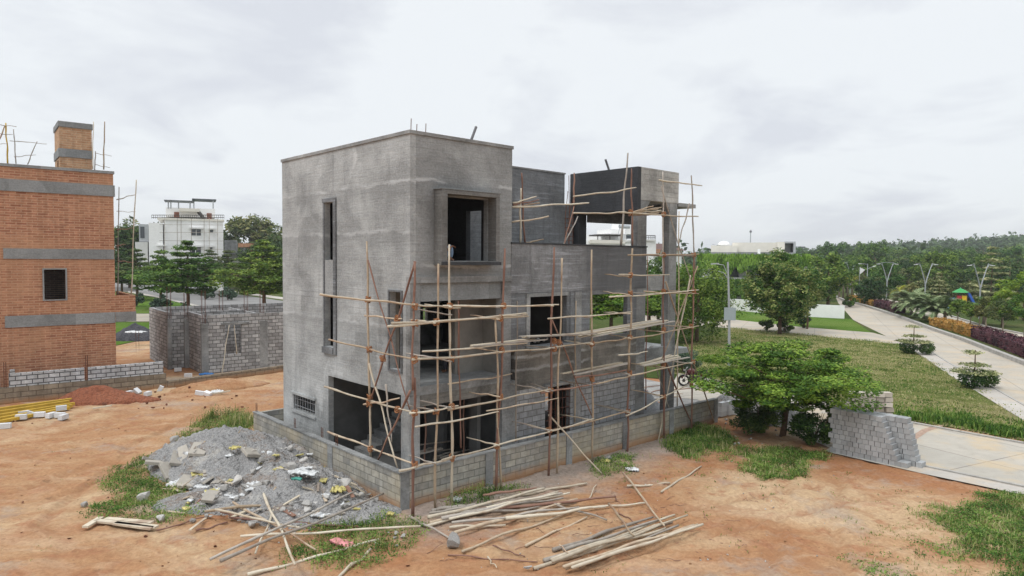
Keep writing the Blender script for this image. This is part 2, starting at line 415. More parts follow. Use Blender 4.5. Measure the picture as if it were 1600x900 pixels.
M['compound'] = blocks('compound_blockwork', .42, .205, .014, (.46, .44, .38), (.29, .29, .275), (.23, .225, .20), stain=(.05, .32), smear=.4, tint=((.44, .37, .25), .6))
M['grey_block'] = blocks('shell_blockwork', .42, .22, .022, (.54, .54, .54), (.28, .28, .28), (.17, .17, .167), smear=.25)
M['pale_block'] = blocks('pale_blockwork', .44, .21, .022, (.62, .64, .66), (.44, .46, .48), (.12, .125, .13), bmpd=.02)
M['plinth'] = blocks('plinth_stone', .6, .25, .02, (.34, .29, .22), (.25, .21, .16), (.16, .13, .1), stain=(.0, .25), smear=.5)
M['brick'] = blocks('red_brick', .44, .125, .022, (.49, .25, .15), (.33, .14, .085), (.53, .32, .21), bmpd=.008, tint=((.50, .29, .17), .4))
M['brick_pale'] = blocks('orange_brick', .44, .125, .022, (.56, .35, .21), (.45, .25, .14), (.56, .40, .27), bmpd=.008)
M['cband'] = plaster('grey_band', (.25, .26, .26), .15, streak=.35, courses=0.)
M['rust'] = simple('rusty_steel', (.13, .055, .035), .85, .3, 20)
M['steel'] = simple('dark_steel', (.05, .045, .04), .5, .2, 10, metal=.3)
M['galv'] = simple('galvanised_steel', (.42, .44, .46), .45, .1, 3, metal=.4)
M['rod'] = simple('grey_pipe', (.15, .15, .16), .6, .15, 8)
def woodmat(name, lo, hi, dirt=(.2, .09, .05)):
    ma, nt, b = newmat(name); tc = N(nt, 'ShaderNodeTexCoord').outputs['Object']; oi = N(nt, 'ShaderNodeObjectInfo').outputs['Random']
    n = noise(nt, tc, 5, 5, .7)
    g = N(nt, 'ShaderNodeNewGeometry').outputs['Random Per Island']
    c = ramp(nt, mth(nt, 'ADD', mth(nt, 'MULTIPLY', n, .6), mth(nt, 'MULTIPLY', oi, .4)), [(.25, lo), (.7, hi)])
    c = mixc(nt, mth(nt, 'MULTIPLY', rng_(nt, noise(nt, tc, 1.3, 3, .6), .5, .68), .6), c, dirt)
    L(nt, c, b.inputs['Base Color']); b.inputs['Roughness'].default_value = .8; bump(nt, b, n, .01)
    return ma
M['pole'] = woodmat('weathered_pole', (.27, .20, .13), (.55, .45, .33), (.26, .13, .08))
M['pole_red'] = woodmat('stained_pole', (.15, .075, .055), (.30, .17, .12), (.12, .05, .035))
M['pole_pale'] = woodmat('peeled_pole', (.38, .32, .24), (.60, .54, .43), (.33, .22, .13))
M['pole_grey'] = woodmat('grey_pole', (.22, .19, .16), (.45, .41, .36), (.2, .14, .1))
M['plank'] = woodmat('scaffold_plank', (.4, .34, .25), (.62, .55, .43))
M['rope'] = simple('coir_rope', (.32, .15, .07), .9, .3, 25)
M['yellow'] = simple('yellow_paint', (.5, .33, .05), .6, .2, 3)
M['white'] = simple('white_paint', (.84, .84, .83), .6, .05, 2)
M['cream'] = simple('cream_paint', (.72, .69, .62), .7, .06, 1)
M['offwhite'] = simple('pale_render', (.62, .62, .6), .8, .08, 1)
M['glass'] = simple('dark_glass', (.05, .06, .07), .15, .1, 2, spec=.6)
M['roofdark'] = simple('solar_roof', (.07, .08, .1), .4, .15, 2)
M['brown'] = simple('brown_wood', (.2, .08, .05), .7, .2, 4)
M['blockobj'] = None
def objvar(name, stops, rough=.9, scale=9):
    ma, nt, b = newmat(name); tc = N(nt, 'ShaderNodeTexCoord').outputs['Object']; oi = N(nt, 'ShaderNodeObjectInfo').outputs['Random']
    n = noise(nt, tc, scale, 5, .7)
    L(nt, ramp(nt, mth(nt, 'ADD', mth(nt, 'MULTIPLY', n, .5), mth(nt, 'MULTIPLY', oi, .5)), stops), b.inputs['Base Color']); b.inputs['Roughness'].default_value = rough
    b.inputs['Specular IOR Level'].default_value = .15
    bump(nt, b, n, .01); return ma
M['blockobj'] = objvar('cement_block', [(.25, (.29, .30, .305)), (.75, (.39, .40, .405))])
M['stoneblock'] = objvar('stone_block', [(.25, (.34, .3, .25)), (.75, (.58, .53, .46))])
M['whiteblock'] = objvar('pale_block', [(.25, (.55, .56, .57)), (.75, (.74, .75, .76))])
M['rock'] = objvar('broken_stone', [(.2, (.2, .19, .18)), (.5, (.36, .35, .33)), (.8, (.55, .53, .50))])
M['slabrock'] = objvar('broken_slab', [(.2, (.27, .25, .22)), (.8, (.5, .46, .4))])
M['sackw'] = simple('torn_white_sack', (.60, .61, .61), .6, .35, 9, bmp=.02)
M['sacky'] = simple('torn_yellow_sack', (.50, .44, .17), .6, .4, 7, bmp=.02)
M['sackb'] = simple('blue_plastic', (.05, .2, .5), .5, .2, 9)
M['sackr'] = simple('pink_sack', (.6, .25, .25), .6, .35, 9)
M['sackg'] = simple('green_plastic', (.05, .25, .2), .5, .2, 9)
# ================================================================== the grey unfinished house (local frame HF: a along the right face, b along the left face)
house = empty('unfinished_house', 'tall grey cement house still being built, three storeys inside pole scaffolding', 'house', HF.o, HF.ang)
def hb(name, mat, boxes, bevel=0, label=None):
    mb = MB()
    for q in boxes: mb.box(*q)
    o = mb.build(name, M[mat], house, bevel=bevel)
    if label: o['label'] = label
    return o
TOP = 10.67
# left face (plane a=0) seen on the left of the picture; wall direction -b so that the outside is a<0
WL = 8.45
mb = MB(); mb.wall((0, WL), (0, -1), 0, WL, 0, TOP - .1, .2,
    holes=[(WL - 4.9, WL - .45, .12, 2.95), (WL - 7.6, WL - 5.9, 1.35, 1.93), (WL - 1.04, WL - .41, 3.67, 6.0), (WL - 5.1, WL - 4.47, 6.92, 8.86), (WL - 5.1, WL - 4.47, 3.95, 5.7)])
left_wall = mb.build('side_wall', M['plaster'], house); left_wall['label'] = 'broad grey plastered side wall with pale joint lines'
# right face of the tall block
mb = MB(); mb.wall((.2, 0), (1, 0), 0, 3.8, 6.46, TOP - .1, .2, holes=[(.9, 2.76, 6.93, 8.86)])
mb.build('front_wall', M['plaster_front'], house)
mb = MB(); mb.wall((4.0, .2), (0, 1), 0, 8.25, 6.3, TOP - .1, .2, holes=[(1.11, 1.93, 6.4, 8.65)])
mb.build('inner_side_wall', M['plaster_dark'], house)
mb = MB(); mb.wall((10.9, 8.45), (-1, 0), 0, 10.7, 0, TOP - .1 - 4.3, .2, holes=[(1, 3, 3.9, 5.7), (4.3, 4.55, 4.1, 4.8), (6.5, 8.5, 3.9, 5.7), (1, 2.2, .15, 2.3)])
mb.wall((4.0, 8.45), (-1, 0), 0, 3.8, 6.27, TOP - .1, .2, holes=[(1, 2.6, 7.2, 8.8)])
mb.build('rear_wall', M['rough'], house)
hb('coping', 'rough', [(-.04, 4.03, -.04, .24, TOP - .1, TOP), (-.04, .24, .24, WL + .03, TOP - .1, TOP), (3.76, 4.03, .24, WL + .03, TOP - .1, TOP), (.24, 3.76, WL - .2, WL + .03, TOP - .1, TOP)])
hb('roof', 'rough', [(.2, 3.8, .2, 8.25, 9.45, 9.6)])
# slabs
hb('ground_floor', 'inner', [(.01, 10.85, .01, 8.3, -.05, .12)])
hb('floor_slab', 'rough', [(.21, 10.68, .21, 8.24, 2.965, 3.2), (-.004, 3.95, -.03, .2, 2.96, 3.22)], label='grey first floor slab with bare edge')
hb('floor_slab', 'rough', [(.21, 10.68, .21, 8.24, 6.07, 6.265), (-.004, 3.98, -.06, .19, 6.27, 6.46)])
# tall slot windows on the left face
def slot(z0, z1):
    return [(-.02, .0, 4.47, 5.12, z1, z1 + .1)]
hb('window_frame', 'plaster_new', [(-.05, -.002, 4.28, 4.46, 3.72, 9.0), (-.05, -.002, 4.46, 5.22, 8.87, 9.0), (-.08, -.002, 4.46, 5.22, 3.72, 3.94), (-.03, -.002, 5.11, 5.2, 3.94, 8.87)])
hb('infill_panel', 'plaster', [(.03, .1, 4.47, 5.1, 5.7, 6.92)])
hb('window_frame', 'plaster_new', [(-.05, -.002, .36, .41, 3.6, 6.05), (-.05, -.002, 1.04, 1.1, 3.6, 6.05), (-.05, -.002, .41, 1.04, 6.0, 6.05), (-.05, -.002, .41, 1.04, 3.6, 3.67)])
# small barred window
hb('window_sill', 'plaster', [(-.06, -.002, 5.8, 7.7, 1.26, 1.34), (-.08, -.002, 5.8, 7.7, 1.94, 2.02)])
mb = MB()
for i in range(9): mb.tube([(.06, 5.95 + i * .2, 1.35), (.06, 5.95 + i * .2, 1.93)], .012, 5)
for z in (1.5, 1.75): mb.tube([(.06, 5.9, z), (.06, 7.6, z)], .01, 5)
mb.build('window_bars', M['galv'], house)
# protruding picture-box window
mb = MB(); p = .4
mb.box(.85, 3.12, -p, -.002, 8.9, 9.02); mb.box(.85, 3.12, -p, -.002, 6.8, 6.92)
mb.box(.85, 1.06, -p, -.002, 6.92, 8.9); mb.box(2.97, 3.12, -p, -.002, 6.92, 8.9)
mb.box(.82, 3.15, -p - .01, -.003, 9.022, 9.05)
mb.build('box_window_frame', M['plaster_box'], house, bevel=.01)
hb('window_sill', 'plaster_dark', [(.83, 3.14, -p - .06, -p - .002, 6.8, 6.9)])
# first floor balcony
hb('balcony_column', 'rough', [(-.004, .35, -.02, .2, 3.22, 6.27), (.203, .35, .2, .36, 3.22, 6.07)])
hb('balcony_column', 'rough', [(3.6, 3.98, -.02, .3, 3.22, 6.27)])
hb('lintel_beam', 'cband', [(.35, 3.6, .06, .25, 5.72, 6.27)], label='smooth grey beam over the balcony opening')
mb = MB(); mb.wall((.2, 1.14), (1, 0), 0, 3.55, 3.2, 6.07, .15, holes=[(.2, 2.35, 3.2, 5.7)])
mb.build('balcony_back_wall', M['inner_lit'], house)
hb('balcony_side_wall', 'inner_lit', [(3.75, 3.95, .3, 3.0, 3.2, 6.07)])
# ground floor columns under the balcony
hb('column', 'plaster', [(-.004, .36, -.004, .42, .121, 2.96), (.203, .36, .42, .44, .121, 2.96)], label='pale corner column between the two wide openings')
hb('column', 'rough', [(3.62, 4.2, -.02, .3, .121, 2.96)])
hb('column', 'rough', [(7.1, 7.48, -.02, .2, .121, 4.1)])
hb('column', 'rough', [(10.78, 11.36, -.01, .32, 0, 9.38)], label='tall bare concrete column at the end of the terrace parapet')
hb('column', 'rough', [(12.95, 13.5, -.01, .32, 0, 9.38)], label='tall bare concrete column standing free at the far end')
hb('column', 'plaster_dark', [(10.93, 11.4, 3.2, 3.6, 6.3, 8.95)])
hb('column', 'rough', [(13.0, 13.4, 3.2, 3.5, 0, 3.0)])
hb('edge_beam', 'band', [(.36, 3.62, -.02, .2, 2.62, 2.96)])
# garage inside walls
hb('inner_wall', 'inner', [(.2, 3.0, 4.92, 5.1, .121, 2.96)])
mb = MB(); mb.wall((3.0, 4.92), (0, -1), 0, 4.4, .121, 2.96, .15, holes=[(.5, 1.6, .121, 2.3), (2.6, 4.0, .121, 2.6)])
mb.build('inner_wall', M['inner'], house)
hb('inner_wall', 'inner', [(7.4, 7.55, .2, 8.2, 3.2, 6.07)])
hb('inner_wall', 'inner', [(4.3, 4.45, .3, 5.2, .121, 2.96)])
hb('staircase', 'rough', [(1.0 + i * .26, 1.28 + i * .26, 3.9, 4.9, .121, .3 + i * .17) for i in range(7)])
hb('inner_wall', 'inner', [(1.1, 1.22, 3.6, 8.2, 3.21, 6.06), (1.1, 1.22, 3.6, 8.2, 6.3, 9.44)])  # added partition that blocks the light leaking through the slot windows
# middle part, ground floor
mb = MB(); mb.wall((4.2, 0), (1, 0), 0, 6.58, .0, 2.6, .2, holes=[(1.45, 2.75, .14, 2.55), (2.9, 3.28, 0, 2.6)])
mb.build('block_wall', M['bare'], house)
mb = MB(); mb.wall((4.2, -.012), (1, 0), 0, 6.58, 2.6, 3.95, .21)
mb.build('plaster_band', M['band'], house)
mb = MB(); mb.wall((3.98, -.005), (1, 0), 0, 6.8, 3.95, 5.86, .2, holes=[(.85, 2.72, 4.05, 5.72), (3.98, 6.22, 4.12, 5.7)])
mb.build('block_wall', M['plaster_new'], house)
mb = MB(); mb.wall((3.98, -.02), (1, 0), 0, 7.4, 5.86, 7.5, .2)
mb.build('terrace_parapet', M['parapet'], house); 
hb('coping', 'plaster_dark', [(3.96, 11.4, -.05, .22, 7.5, 7.55)])
hb('window_sill', 'rough', [(4.65, 6.95, -.3, -.01, 3.9, 4.02)])
hb('window_frame', 'rough', [(4.66, 4.83, -.06, -.007, 3.97, 5.72), (4.66, 6.72, -.06, -.007, 5.72, 5.84)])
hb('pilaster', 'rough', [(7.1, 7.45, -.05, -.008, 4.1, 5.84)])
hb('pilaster', 'plaster_new', [(6.86, 7.08, -.03, -.008, 4.1, 5.84)])
hb('lintel', 'rough', [(5.5, 7.05, -.16, -.014, 2.56, 2.66)])
# door grille
mb = MB()
for i in range(8): mb.tube([(5.68 + i * .18, .05, .16), (5.68 + i * .18, .05, 2.54)], .011, 5)
for i in range(7): mb.tube([(5.65, .05, .3 + i * .35), (6.95, .05, .3 + i * .35)], .011, 5)
gr = mb.build('door_grille', M['rust'], house); gr['label'] = 'rusty iron door grille of thin bars'
# right end wall (plane a=10.9) with its opening
mb = MB(); mb.wall((10.9, .32), (0, 1), 0, 8.1, 0, 6.27, .2, holes=[(.1, 3.2, 3.6, 5.7), (5, 6.5, 3.6, 5.6), (4.4, 5.6, .15, 2.3)])
mb.build('end_wall', M['rough'], house)
# set-back third storey
mb = MB(); mb.wall((4.0, 3.4), (1, 0), 0, 6.75, 6.27, 9.35, .2); mb.wall((4.0, 3.4), (1, 0), 0, 6.2, 9.35, 10.6, .2)
mb.build('upper_wall', M['plaster_new'], house)['label'] = 'streaky grey wall set back above the terrace'
mb = MB(); mb.wall((10.2, 3.6), (0, 1), 0, 4.6, 6.27, 10.6, .2)
mb.build('upper_wall', M['rough'], house)
mb = MB(); mb.wall((10.2, 8.2), (-1, 0), 0, 6.2, 6.27, 10.6, .2, holes=[(1.5, 3, 7.2, 8.8)])
mb.build('upper_wall', M['rough'], house)
hb('coping', 'rough', [(4.0, 10.23, 3.37, 3.63, 10.6, 10.66)])
hb('roof', 'rough', [(4.0, 10.0, 3.6, 8.0, 9.4, 9.55)])
hb('water_tank_base', 'plaster', [(10.3, 10.9, 5.0, 7.2, 8.6, 10.35)])
hb('end_wall', 'rough', [(10.5, 10.9, 3.6, 8.2, 6.28, 8.6)])
# portal frame at the far end
mb = MB(); mb.box(10.73, 10.93, -.03, 3.55, 8.95, TOP); mb.box(10.71, 10.73, -.03, 3.55, 8.97, TOP - .02)
mb.build('portal_side_wall', M['plaster_dark'], house)['label'] = 'nearly black freshly rendered wall on top of the portal'
mb = MB(); mb.wall((10.93, -.03), (1, 0), 0, 2.62, 9.38, TOP, .2)
mb.build('portal_front_wall', plaster('portal_blockwork', (.40, .395, .375), .35, streak=.5, cool=(.50, .51, .50), courses=1.0), house)['label'] = 'bare block wall of the portal facing the road'
hb('portal_side_wall', 'rough', [(13.35, 13.55, .17, 3.55, 8.95, TOP)])
hb('portal_rear_wall', 'rough', [(10.93, 13.35, 3.35, 3.55, 8.95, TOP)])
hb('portal_slab', 'rough', [(10.93, 13.35, .17, 3.35, 9.36, 9.5)])
for a0, a1 in ((11.36, 11.62), (12.95, 12.69)):
    mb = MB(); mb.add([(a0, 0, 9.38), (a0, 0, 9.08), (a1, 0, 9.38), (a0, .3, 9.38), (a0, .3, 9.08), (a1, .3, 9.38)], [(0, 1, 2), (5, 4, 3), (1, 4, 5, 2), (0, 3, 4, 1), (0, 2, 5, 3)]); mb.build('haunch', M['rough'], house)
mb = MB(); mb.add([(11.6, .9, 8.95), (11.6, 3.35, 8.95), (11.6, 3.35, 8.62), (11.6, .9, 8.45), (11.85, .9, 8.95), (11.85, 3.35, 8.95), (11.85, 3.35, 8.62), (11.85, .9, 8.45)],
    [(0, 1, 2, 3), (7, 6, 5, 4), (0, 4, 5, 1), (3, 2, 6, 7), (0, 3, 7, 4), (1, 5, 6, 2)])
mb.build('cross_beam', M['band'], house)
hb('canopy', 'rough', [(13.56, 14.9, -.02, 1.5, 9.26, 9.42)], label='thin slab canopy sticking out beyond the portal')
# landing and beams between the two free columns
hb('tie_beam', 'rough', [(11.36, 12.95, .0, .25, 5.75, 6.4)])
hb('landing_slab', 'rough', [(11.36, 14.65, .02, 3.2, 2.98, 3.2), (11.36, 12.95, -.005, .2, 2.86, 3.38)], label='bare concrete landing slab with rubble on it')
# reinforcement, pipes
mb = MB()
for px, h in ((.1, .35), (.3, .22), (.62, .28)): mb.tube([(px, .1, TOP), (px + .01, .1, TOP + h)], .012, 5)
mb.build('rebar', M['rust'], house)
mb = MB(); c0 = HF.R(737, 217, 3.0); mb.tube([(c0.x - .05, 3.0, c0.z - .5), (c0.x, 3.0, c0.z), HF.R(744, 198, 3.0)], .05, 8)
mb.build('roof_pipe', M['rod'], house)
mb = MB(); c0 = HF.R(952, 267, 3.4); mb.tube([(c0.x, 3.4, c0.z - .6), c0, HF.R(946, 249, 3.4)], .05, 8)
mb.build('roof_pipe', M['rod'], house)
# upright rebar cage on the terrace
mb = MB(); cc = HF.R(892, 360, 2.4)
for i, (dx, dy) in enumerate(((0, 0), (.22, 0), (0, .22), (.22, .22))):
    mb.tube([(cc.x + dx - .1, 2.4 + dy, 6.28), (cc.x + dx - .1, 2.4 + dy, 8.8), (cc.x + dx - .16 + .1 * i, 2.4 + dy, 10.4 - .3 * i)], .014, 5)
for k in range(13):
    z = 6.5 + k * .18; x0, x1 = cc.x - .12, cc.x + .14
    mb.tube([(x0, 2.38, z), (x1, 2.38, z), (x1, 2.64, z), (x0, 2.64, z), (x0, 2.38, z)], .008, 4)
rc = mb.build('rebar_cage', M['rust'], house); rc['label'] = 'upright rusty rebar cage on the terrace'

# ================================================================== compound wall round the house
cw = empty('compound_wall', 'low grey block wall around the grey house with brown stained foot', 'wall', HF.o, HF.ang)
LZ = 1.0
mb = MB(); mb.wall((-.76, 9.45), (0, -1), 0, 10.1, -.25, LZ, .15)
mb.build('left_wall', M['compound'], cw)
mb = MB(); d = Vector((15.95, -.42)).normalized(); mb.wall((-.76, -.65), (d.x, d.y), 0, 15.96, -.25, LZ, .15)
mb.build('right_wall', M['compound'], cw)
mb = MB(); mb.wall((15.2, 9.45), (-1, 0), 0, 15.8, -.2, LZ, .15)
mb.build('back_wall', M['compound'], cw)
mb = MB(); mb.box(-.79, -.59, -.5, 9.47, LZ, LZ + .045)
for k in range(1): 
    q0 = Vector((-.79, -.67)); 
mb.add([(-.79, -.68, LZ), (15.2, -1.1, LZ), (15.2, -.9, LZ), (-.79, -.47, LZ), (-.79, -.68, LZ + .045), (15.2, -1.1, LZ + .045), (15.2, -.9, LZ + .045), (-.79, -.47, LZ + .045)],
       [(3, 2, 1, 0), (4, 5, 6, 7), (0, 1, 5, 4), (1, 2, 6, 5), (2, 3, 7, 6), (3, 0, 4, 7)])
mb.build('coping', M['rough'], cw)
for s in (0.0, 3.05, 6.6, 9.6, 12.5, 15.7):
    x, y = -.76 + d.x * s, -.65 + d.y * s
    MB().obox((x + .15, y - .005 + .08, .4), (d.x * .14, d.y * .14, 0), (-d.y * .11, d.x * .11, 0), (0, 0, .598)).build('pilaster', M['rough'], cw)
MB().box(-.782, -.6, 3.2, 3.5, -.1, LZ - .002).build('pilaster', M['rough'], cw)
mb = MB()
for bx, by in ((-.7, 9.3), (-.7, 6.0), (-.72, 3.0), (-.6, 4.2)):
    for k in range(2): mb.tube([(bx, by + .1 * k - .05, LZ), (bx, by + .1 * k - .05, LZ + .38)], .012, 5)
    mb.tube([(bx, by - .07, LZ + .2), (bx, by + .08, LZ + .2)], .006, 4)
mb.build('rebar', M['rust'], cw)
# bent twig-like tie against the wall corner

YARD = [tuple(HF.W(q)[:2]) for q in ((-.62, -.5, 0), (15.3, -.92, 0), (20.5, 1, 0), (22, 9.4, 0), (-.62, 9.4, 0))]
ymb = MB().add([(x, y, .006) for x, y in YARD], [(0, 1, 2, 3, 4)])
tag(ymb.build('yard', plaster('yard_dust', (.30, .29, .275), .4, streak=.2, courses=0.)), kind='structure')
# ================================================================== pole scaffolding (each pole a thing)
rs = random.Random(5)
def wob(p, q, n, amp, sag=0.):
    p, q = Vector(p), Vector(q); L_ = (q - p).length; out_ = []
    d = (q - p).normalized(); up = Vector((0, 0, 1)) if abs(d.z) < .8 else Vector((1, 0, 0)); x = d.cross(up).normalized(); y = d.cross(x)
    ph = [rs.uniform(0, 6.28) for _ in range(4)]
    for i in range(n + 1):
        t = i / n; e = math.sin(math.pi * t)
        o = x * (math.sin(t * 5 + ph[0]) * .5 + math.sin(t * 11 + ph[1]) * .3) * amp * e + y * (math.sin(t * 6 + ph[2]) * .5 + math.sin(t * 13 + ph[3]) * .3) * amp * e
        out_.append(p.lerp(q, t) + o + Vector((0, 0, -sag * e)))
    return out_
def pole(name, label, cat, p, q, r=.045, mat='pole', group=None, amp=.03, n=9, sag=0., taper=.7):
    p, q = Vector(p), Vector(q); r *= .8; n = max(n, 12) if (q - p).length > 2 else n
    pts = [v - p for v in wob(p, q, n, amp * 1.25, sag)]
    rad = [r * (1 - (1 - taper) * i / n) * rs.uniform(.82, 1.18) for i in range(n + 1)]
    mb = MB(); mb.tube(pts, rad, 7)
    o = mb.build(name, M[mat], None, loc=p, smooth=True)
    return tag(o, label, cat, group)
def tie(pts, group='rope lashings on the scaffold', ):
    for p in pts: pass
JOIN = []
SB = -1.2     # scaffold plane in front of the right face
def sR(x, y, b=SB): return HF.W(HF.R(x, y, b))
def sL(x, y, a=-.42): return HF.W(HF.L(x, y, a))
up_names = []
# upright poles along the right face: (base px, mid px, top px, radius, material, b)
UP = [((645, 806), (648, 590), .055, 'pole_red', 'dark red upright pole at the outer corner of the compound wall, lower length'),
      ((645, 610), (648, 408), .045, 'pole_red', 'dark red upright pole spliced onto the corner pole, upper length'),
      ((680, 797), (685, 412), .045, 'pole', 'thin crooked upright pole just right of the corner pole'),
      ((706, 788), (702, 382), .05, 'pole_pale', 'pale thick upright pole in front of the balcony opening'),
      ((775, 768), (789, 388), .05, 'pole_red', 'reddish upright pole at the right edge of the tall block'),
      ((783, 762), (774, 500), .045, 'pole', 'paler upright pole lashed beside the reddish one at the tall block edge'),
      ((857, 750), (866, 386), .05, 'pole_red', 'reddish upright pole crossing the dark first floor window'),
      ((870, 747), (878, 403), .045, 'pole', 'slim upright pole right next to the one across the dark window'),
      ((925, 735), (924.5, 390), .045, 'pole', 'upright pole at the left side of the see-through opening'),
      ((980, 718), (984, 560), .05, 'pole_red', 'dark lower length of the upright by the tall end column'),
      ((982, 580), (988, 388), .05, 'pole', 'upper length of the upright by the tall end column'),
      ((1037, 697), (1037, 400), .05, 'pole_red', 'long upright between the two bare columns'),
      ((1036, 430), (1035.5, 268), .04, 'pole_grey', 'thin top length of the upright before the portal block wall'),
      ((1080, 690), (1084, 400), .045, 'pole_red', 'rightmost upright from the ground to the middle of the scaffold'),
      ((1086, 420), (1080, 274), .04, 'pole_grey', 'rightmost upright, thin top length beyond the portal')]
for (b0, t0, r, mt, lab) in UP:
    p, q = sR(*b0), sR(*t0)
    if p.z < .25: p.z = -.05
    pole('scaffold_pole', lab, 'scaffold pole', p, q, r, mt, 'upright poles of the right-hand scaffold', amp=.05, taper=.8)
def led(items, fn, name, group, r=.04, off=0., cat='scaffold pole'):
    for it in items:
        p, q, lab = it[0], it[1], it[2]; mt = it[3] if len(it) > 3 else 'pole'; rr = it[4] if len(it) > 4 else r
        pole(name, lab, cat, fn(*p), fn(*q), rr, mt, group, amp=.035, sag=.02)
f1 = lambda x, y: sR(x, y, SB - .09)
led([((624, 736), (712, 714), 'short pale ledger lying over the front corner of the compound wall', 'pole_pale', .045),
     ((690, 719), (782, 694), 'lowest ledger between the balcony and the tall block edge', 'pole_pale'),
     ((772, 697), (928, 654), 'lowest ledger across the foot of the barred door', 'pole_pale'),
     ((860, 673), (985, 642), 'lowest ledger below the bare blockwork', 'pole'),
     ((978, 650), (1077, 600), 'lowest ledger running to the rightmost upright', 'pole_pale'),
     ((640, 646), (716, 634), 'short ledger across the ground floor of the corner', 'pole_pale'),
     ((700, 640), (860, 608), 'pale ledger below the balcony slab', 'pole_pale', .045),
     ((845, 614), (936, 598), 'reddish ledger over the barred door', 'pole_red'),
     ((649, 667), (779, 643), 'thin ledger across the dark ground floor opening', 'pole_pale'),
     ((760, 642), (872, 622), 'thin short ledger left of the barred door', 'pole', .03),
     ((930, 600), (990, 586), 'ledger stub under the see-through opening', 'pole'),
     ((982, 587), (1086, 565), 'ledger at first slab height running right', 'pole'),
     ((500, 460), (646, 476), 'high ledger reaching left from the corner pole over the side wall', 'pole'),
     ((646, 476), (720, 481), 'ledger stub just right of the corner pole at balcony height', 'pole_pale'),
     ((692, 478), (873, 476), 'straight ledger across the top of the balcony opening', 'pole_pale'),
     ((606, 510), (822, 489), 'thick pale pole bundle member along the balcony, upper', 'pole_pale', .05),
     ((612, 505), (826, 494), 'thick pale pole bundle member along the balcony, lower', 'pole_pale', .045),
     ((780, 494), (824, 491), 'short pale stub at the end of the balcony pole bundle', 'plank', .04),
     ((660, 549), (824, 536), 'ledger across the middle of the balcony, upper', 'pole_pale'),
     ((644, 562), (826, 546), 'ledger across the middle of the balcony, lower', 'pole_pale', .045),
     ((757, 553), (925, 535), 'ledger under the plank walk by the dark window', 'pole_pale'),
     ((917, 538), (989, 526), 'ledger under the plank walk by the see-through opening', 'pole'),
     ((980, 530), (1092, 509), 'ledger under the plank walk at the right end', 'pole'),
     ((856, 498), (987, 487), 'thin ledger across the see-through opening', 'pole_pale', .035),
     ((966, 555), (1012, 549), 'short pale stub right of the see-through opening', 'pole_pale', .035),
     ((981, 398.5), (1092, 397), 'ledger at parapet height running to the rightmost upright', 'pole'),
     ((967, 429), (1046, 429), 'short ledger on the dark parapet by the end column', 'pole_pale', .035),
     ((952, 464), (1092, 453), 'ledger under the dark parapet running right', 'pole_pale', .035),
     ((1006, 455), (1092, 459), 'thinner ledger beside the one under the parapet', 'pole', .03),
     ((1030, 281), (1097, 290), 'top short ledger across the portal block wall', 'pole_pale'),
     ((966, 332), (1091, 338), 'ledger carrying the pole stack below the portal', 'pole_pale'),
     ((896, 333), (978, 331), 'straight ledger below the black portal wall', 'pole_pale'),
     ((896, 307), (994, 293), 'bent ledger across the black portal wall', 'pole_pale'),
     ((898, 590), (980, 578), 'reddish ledger under the lower plank walk', 'pole_red')],
    f1, 'scaffold_ledger', 'level poles of the right-hand scaffold')
f2 = lambda x, y: sR(x, y, SB + .1)
led([((1079, 430), (1027, 696), 'long pale brace slanting down left at the far end', 'pole_pale'),
     ((1033, 291), (1085, 459), 'grey brace slanting across the far column top', 'pole_grey', .035),
     ((1040, 440), (1127, 692), 'long brace slanting down to the weeds on the right', 'pole', .04),
     ((1040, 565), (1084, 670), 'dark short brace at the far end of the wall', 'pole_red', .045),
     ((863, 501), (930, 662), 'brown brace slanting over the bare blockwork', 'pole_red', .035),
     ((1090, 416), (1034, 562), 'thin brace crossing behind the rightmost upright', 'pole', .035),
     ((1077, 318), (1060, 384), 'thin brace under the canopy slab', 'pole_grey', .035)],
    f2, 'scaffold_brace', 'slanting poles of the right-hand scaffold')
p = sR(857, 648, -1.0); q = gp(941, 741)
pole('scaffold_brace', 'pale pole leaning out over the compound wall to the ground', 'scaffold pole', p, q, .04, 'pole_pale', 'slanting poles of the right-hand scaffold')
# put-logs reaching from the ledgers to the wall
for i, (x, y, lab) in enumerate([(860, 673, 'short put-log from the lowest ledger to the block wall beside the door'), (983, 643, 'dark put-log from the lowest ledger to the blockwork'),
                                 (858, 612, 'put-log above the barred door'), (984, 585, 'put-log below the see-through opening'), (706, 492, 'put-log at the balcony'), (706, 565, 'put-log at the balcony floor')]):
    a = sR(x, y, SB - .25); b_ = HF.loc(a); b_.y = -.02; b_.x -= .35; b_.z += .1
    pole('scaffold_putlog', lab, 'scaffold pole', a, HF.W(b_), .03, 'pole_grey', 'short cross poles of the right-hand scaffold')
for xi, (px, lvls) in enumerate([(682, (503, 557, 640, 722)), (706, (478, 635)), (781, (478, 497, 548, 618, 694)), (864, (476, 542, 609, 671)), (925, (494, 536, 600, 654)), (984, (430, 459, 488, 527, 643)), (1037, (398, 457, 517, 572, 617)), (1083, (398, 456, 510, 566))]):
    for li, y in enumerate(lvls):
        a = HF.loc(sR(px + rs.uniform(-2, 2), y + 2, SB - .22)); b_ = Vector((a.x - rs.uniform(-.1, .25), rs.uniform(-.25, -.05), a.z + rs.uniform(-.05, .12)))
        if px > 1000: b_.y = .2
        pole('scaffold_putlog', 'short cross pole, ' + ORD[li] + ' level from top, ' + ORD[xi] + ' upright line from left', 'scaffold pole', HF.W(a), HF.W(b_), .032, rs.choice(['pole_grey', 'pole', 'pole_pale']), 'short cross poles of the right-hand scaffold', n=5)
fi = lambda x, y: sR(x, y, -.3)
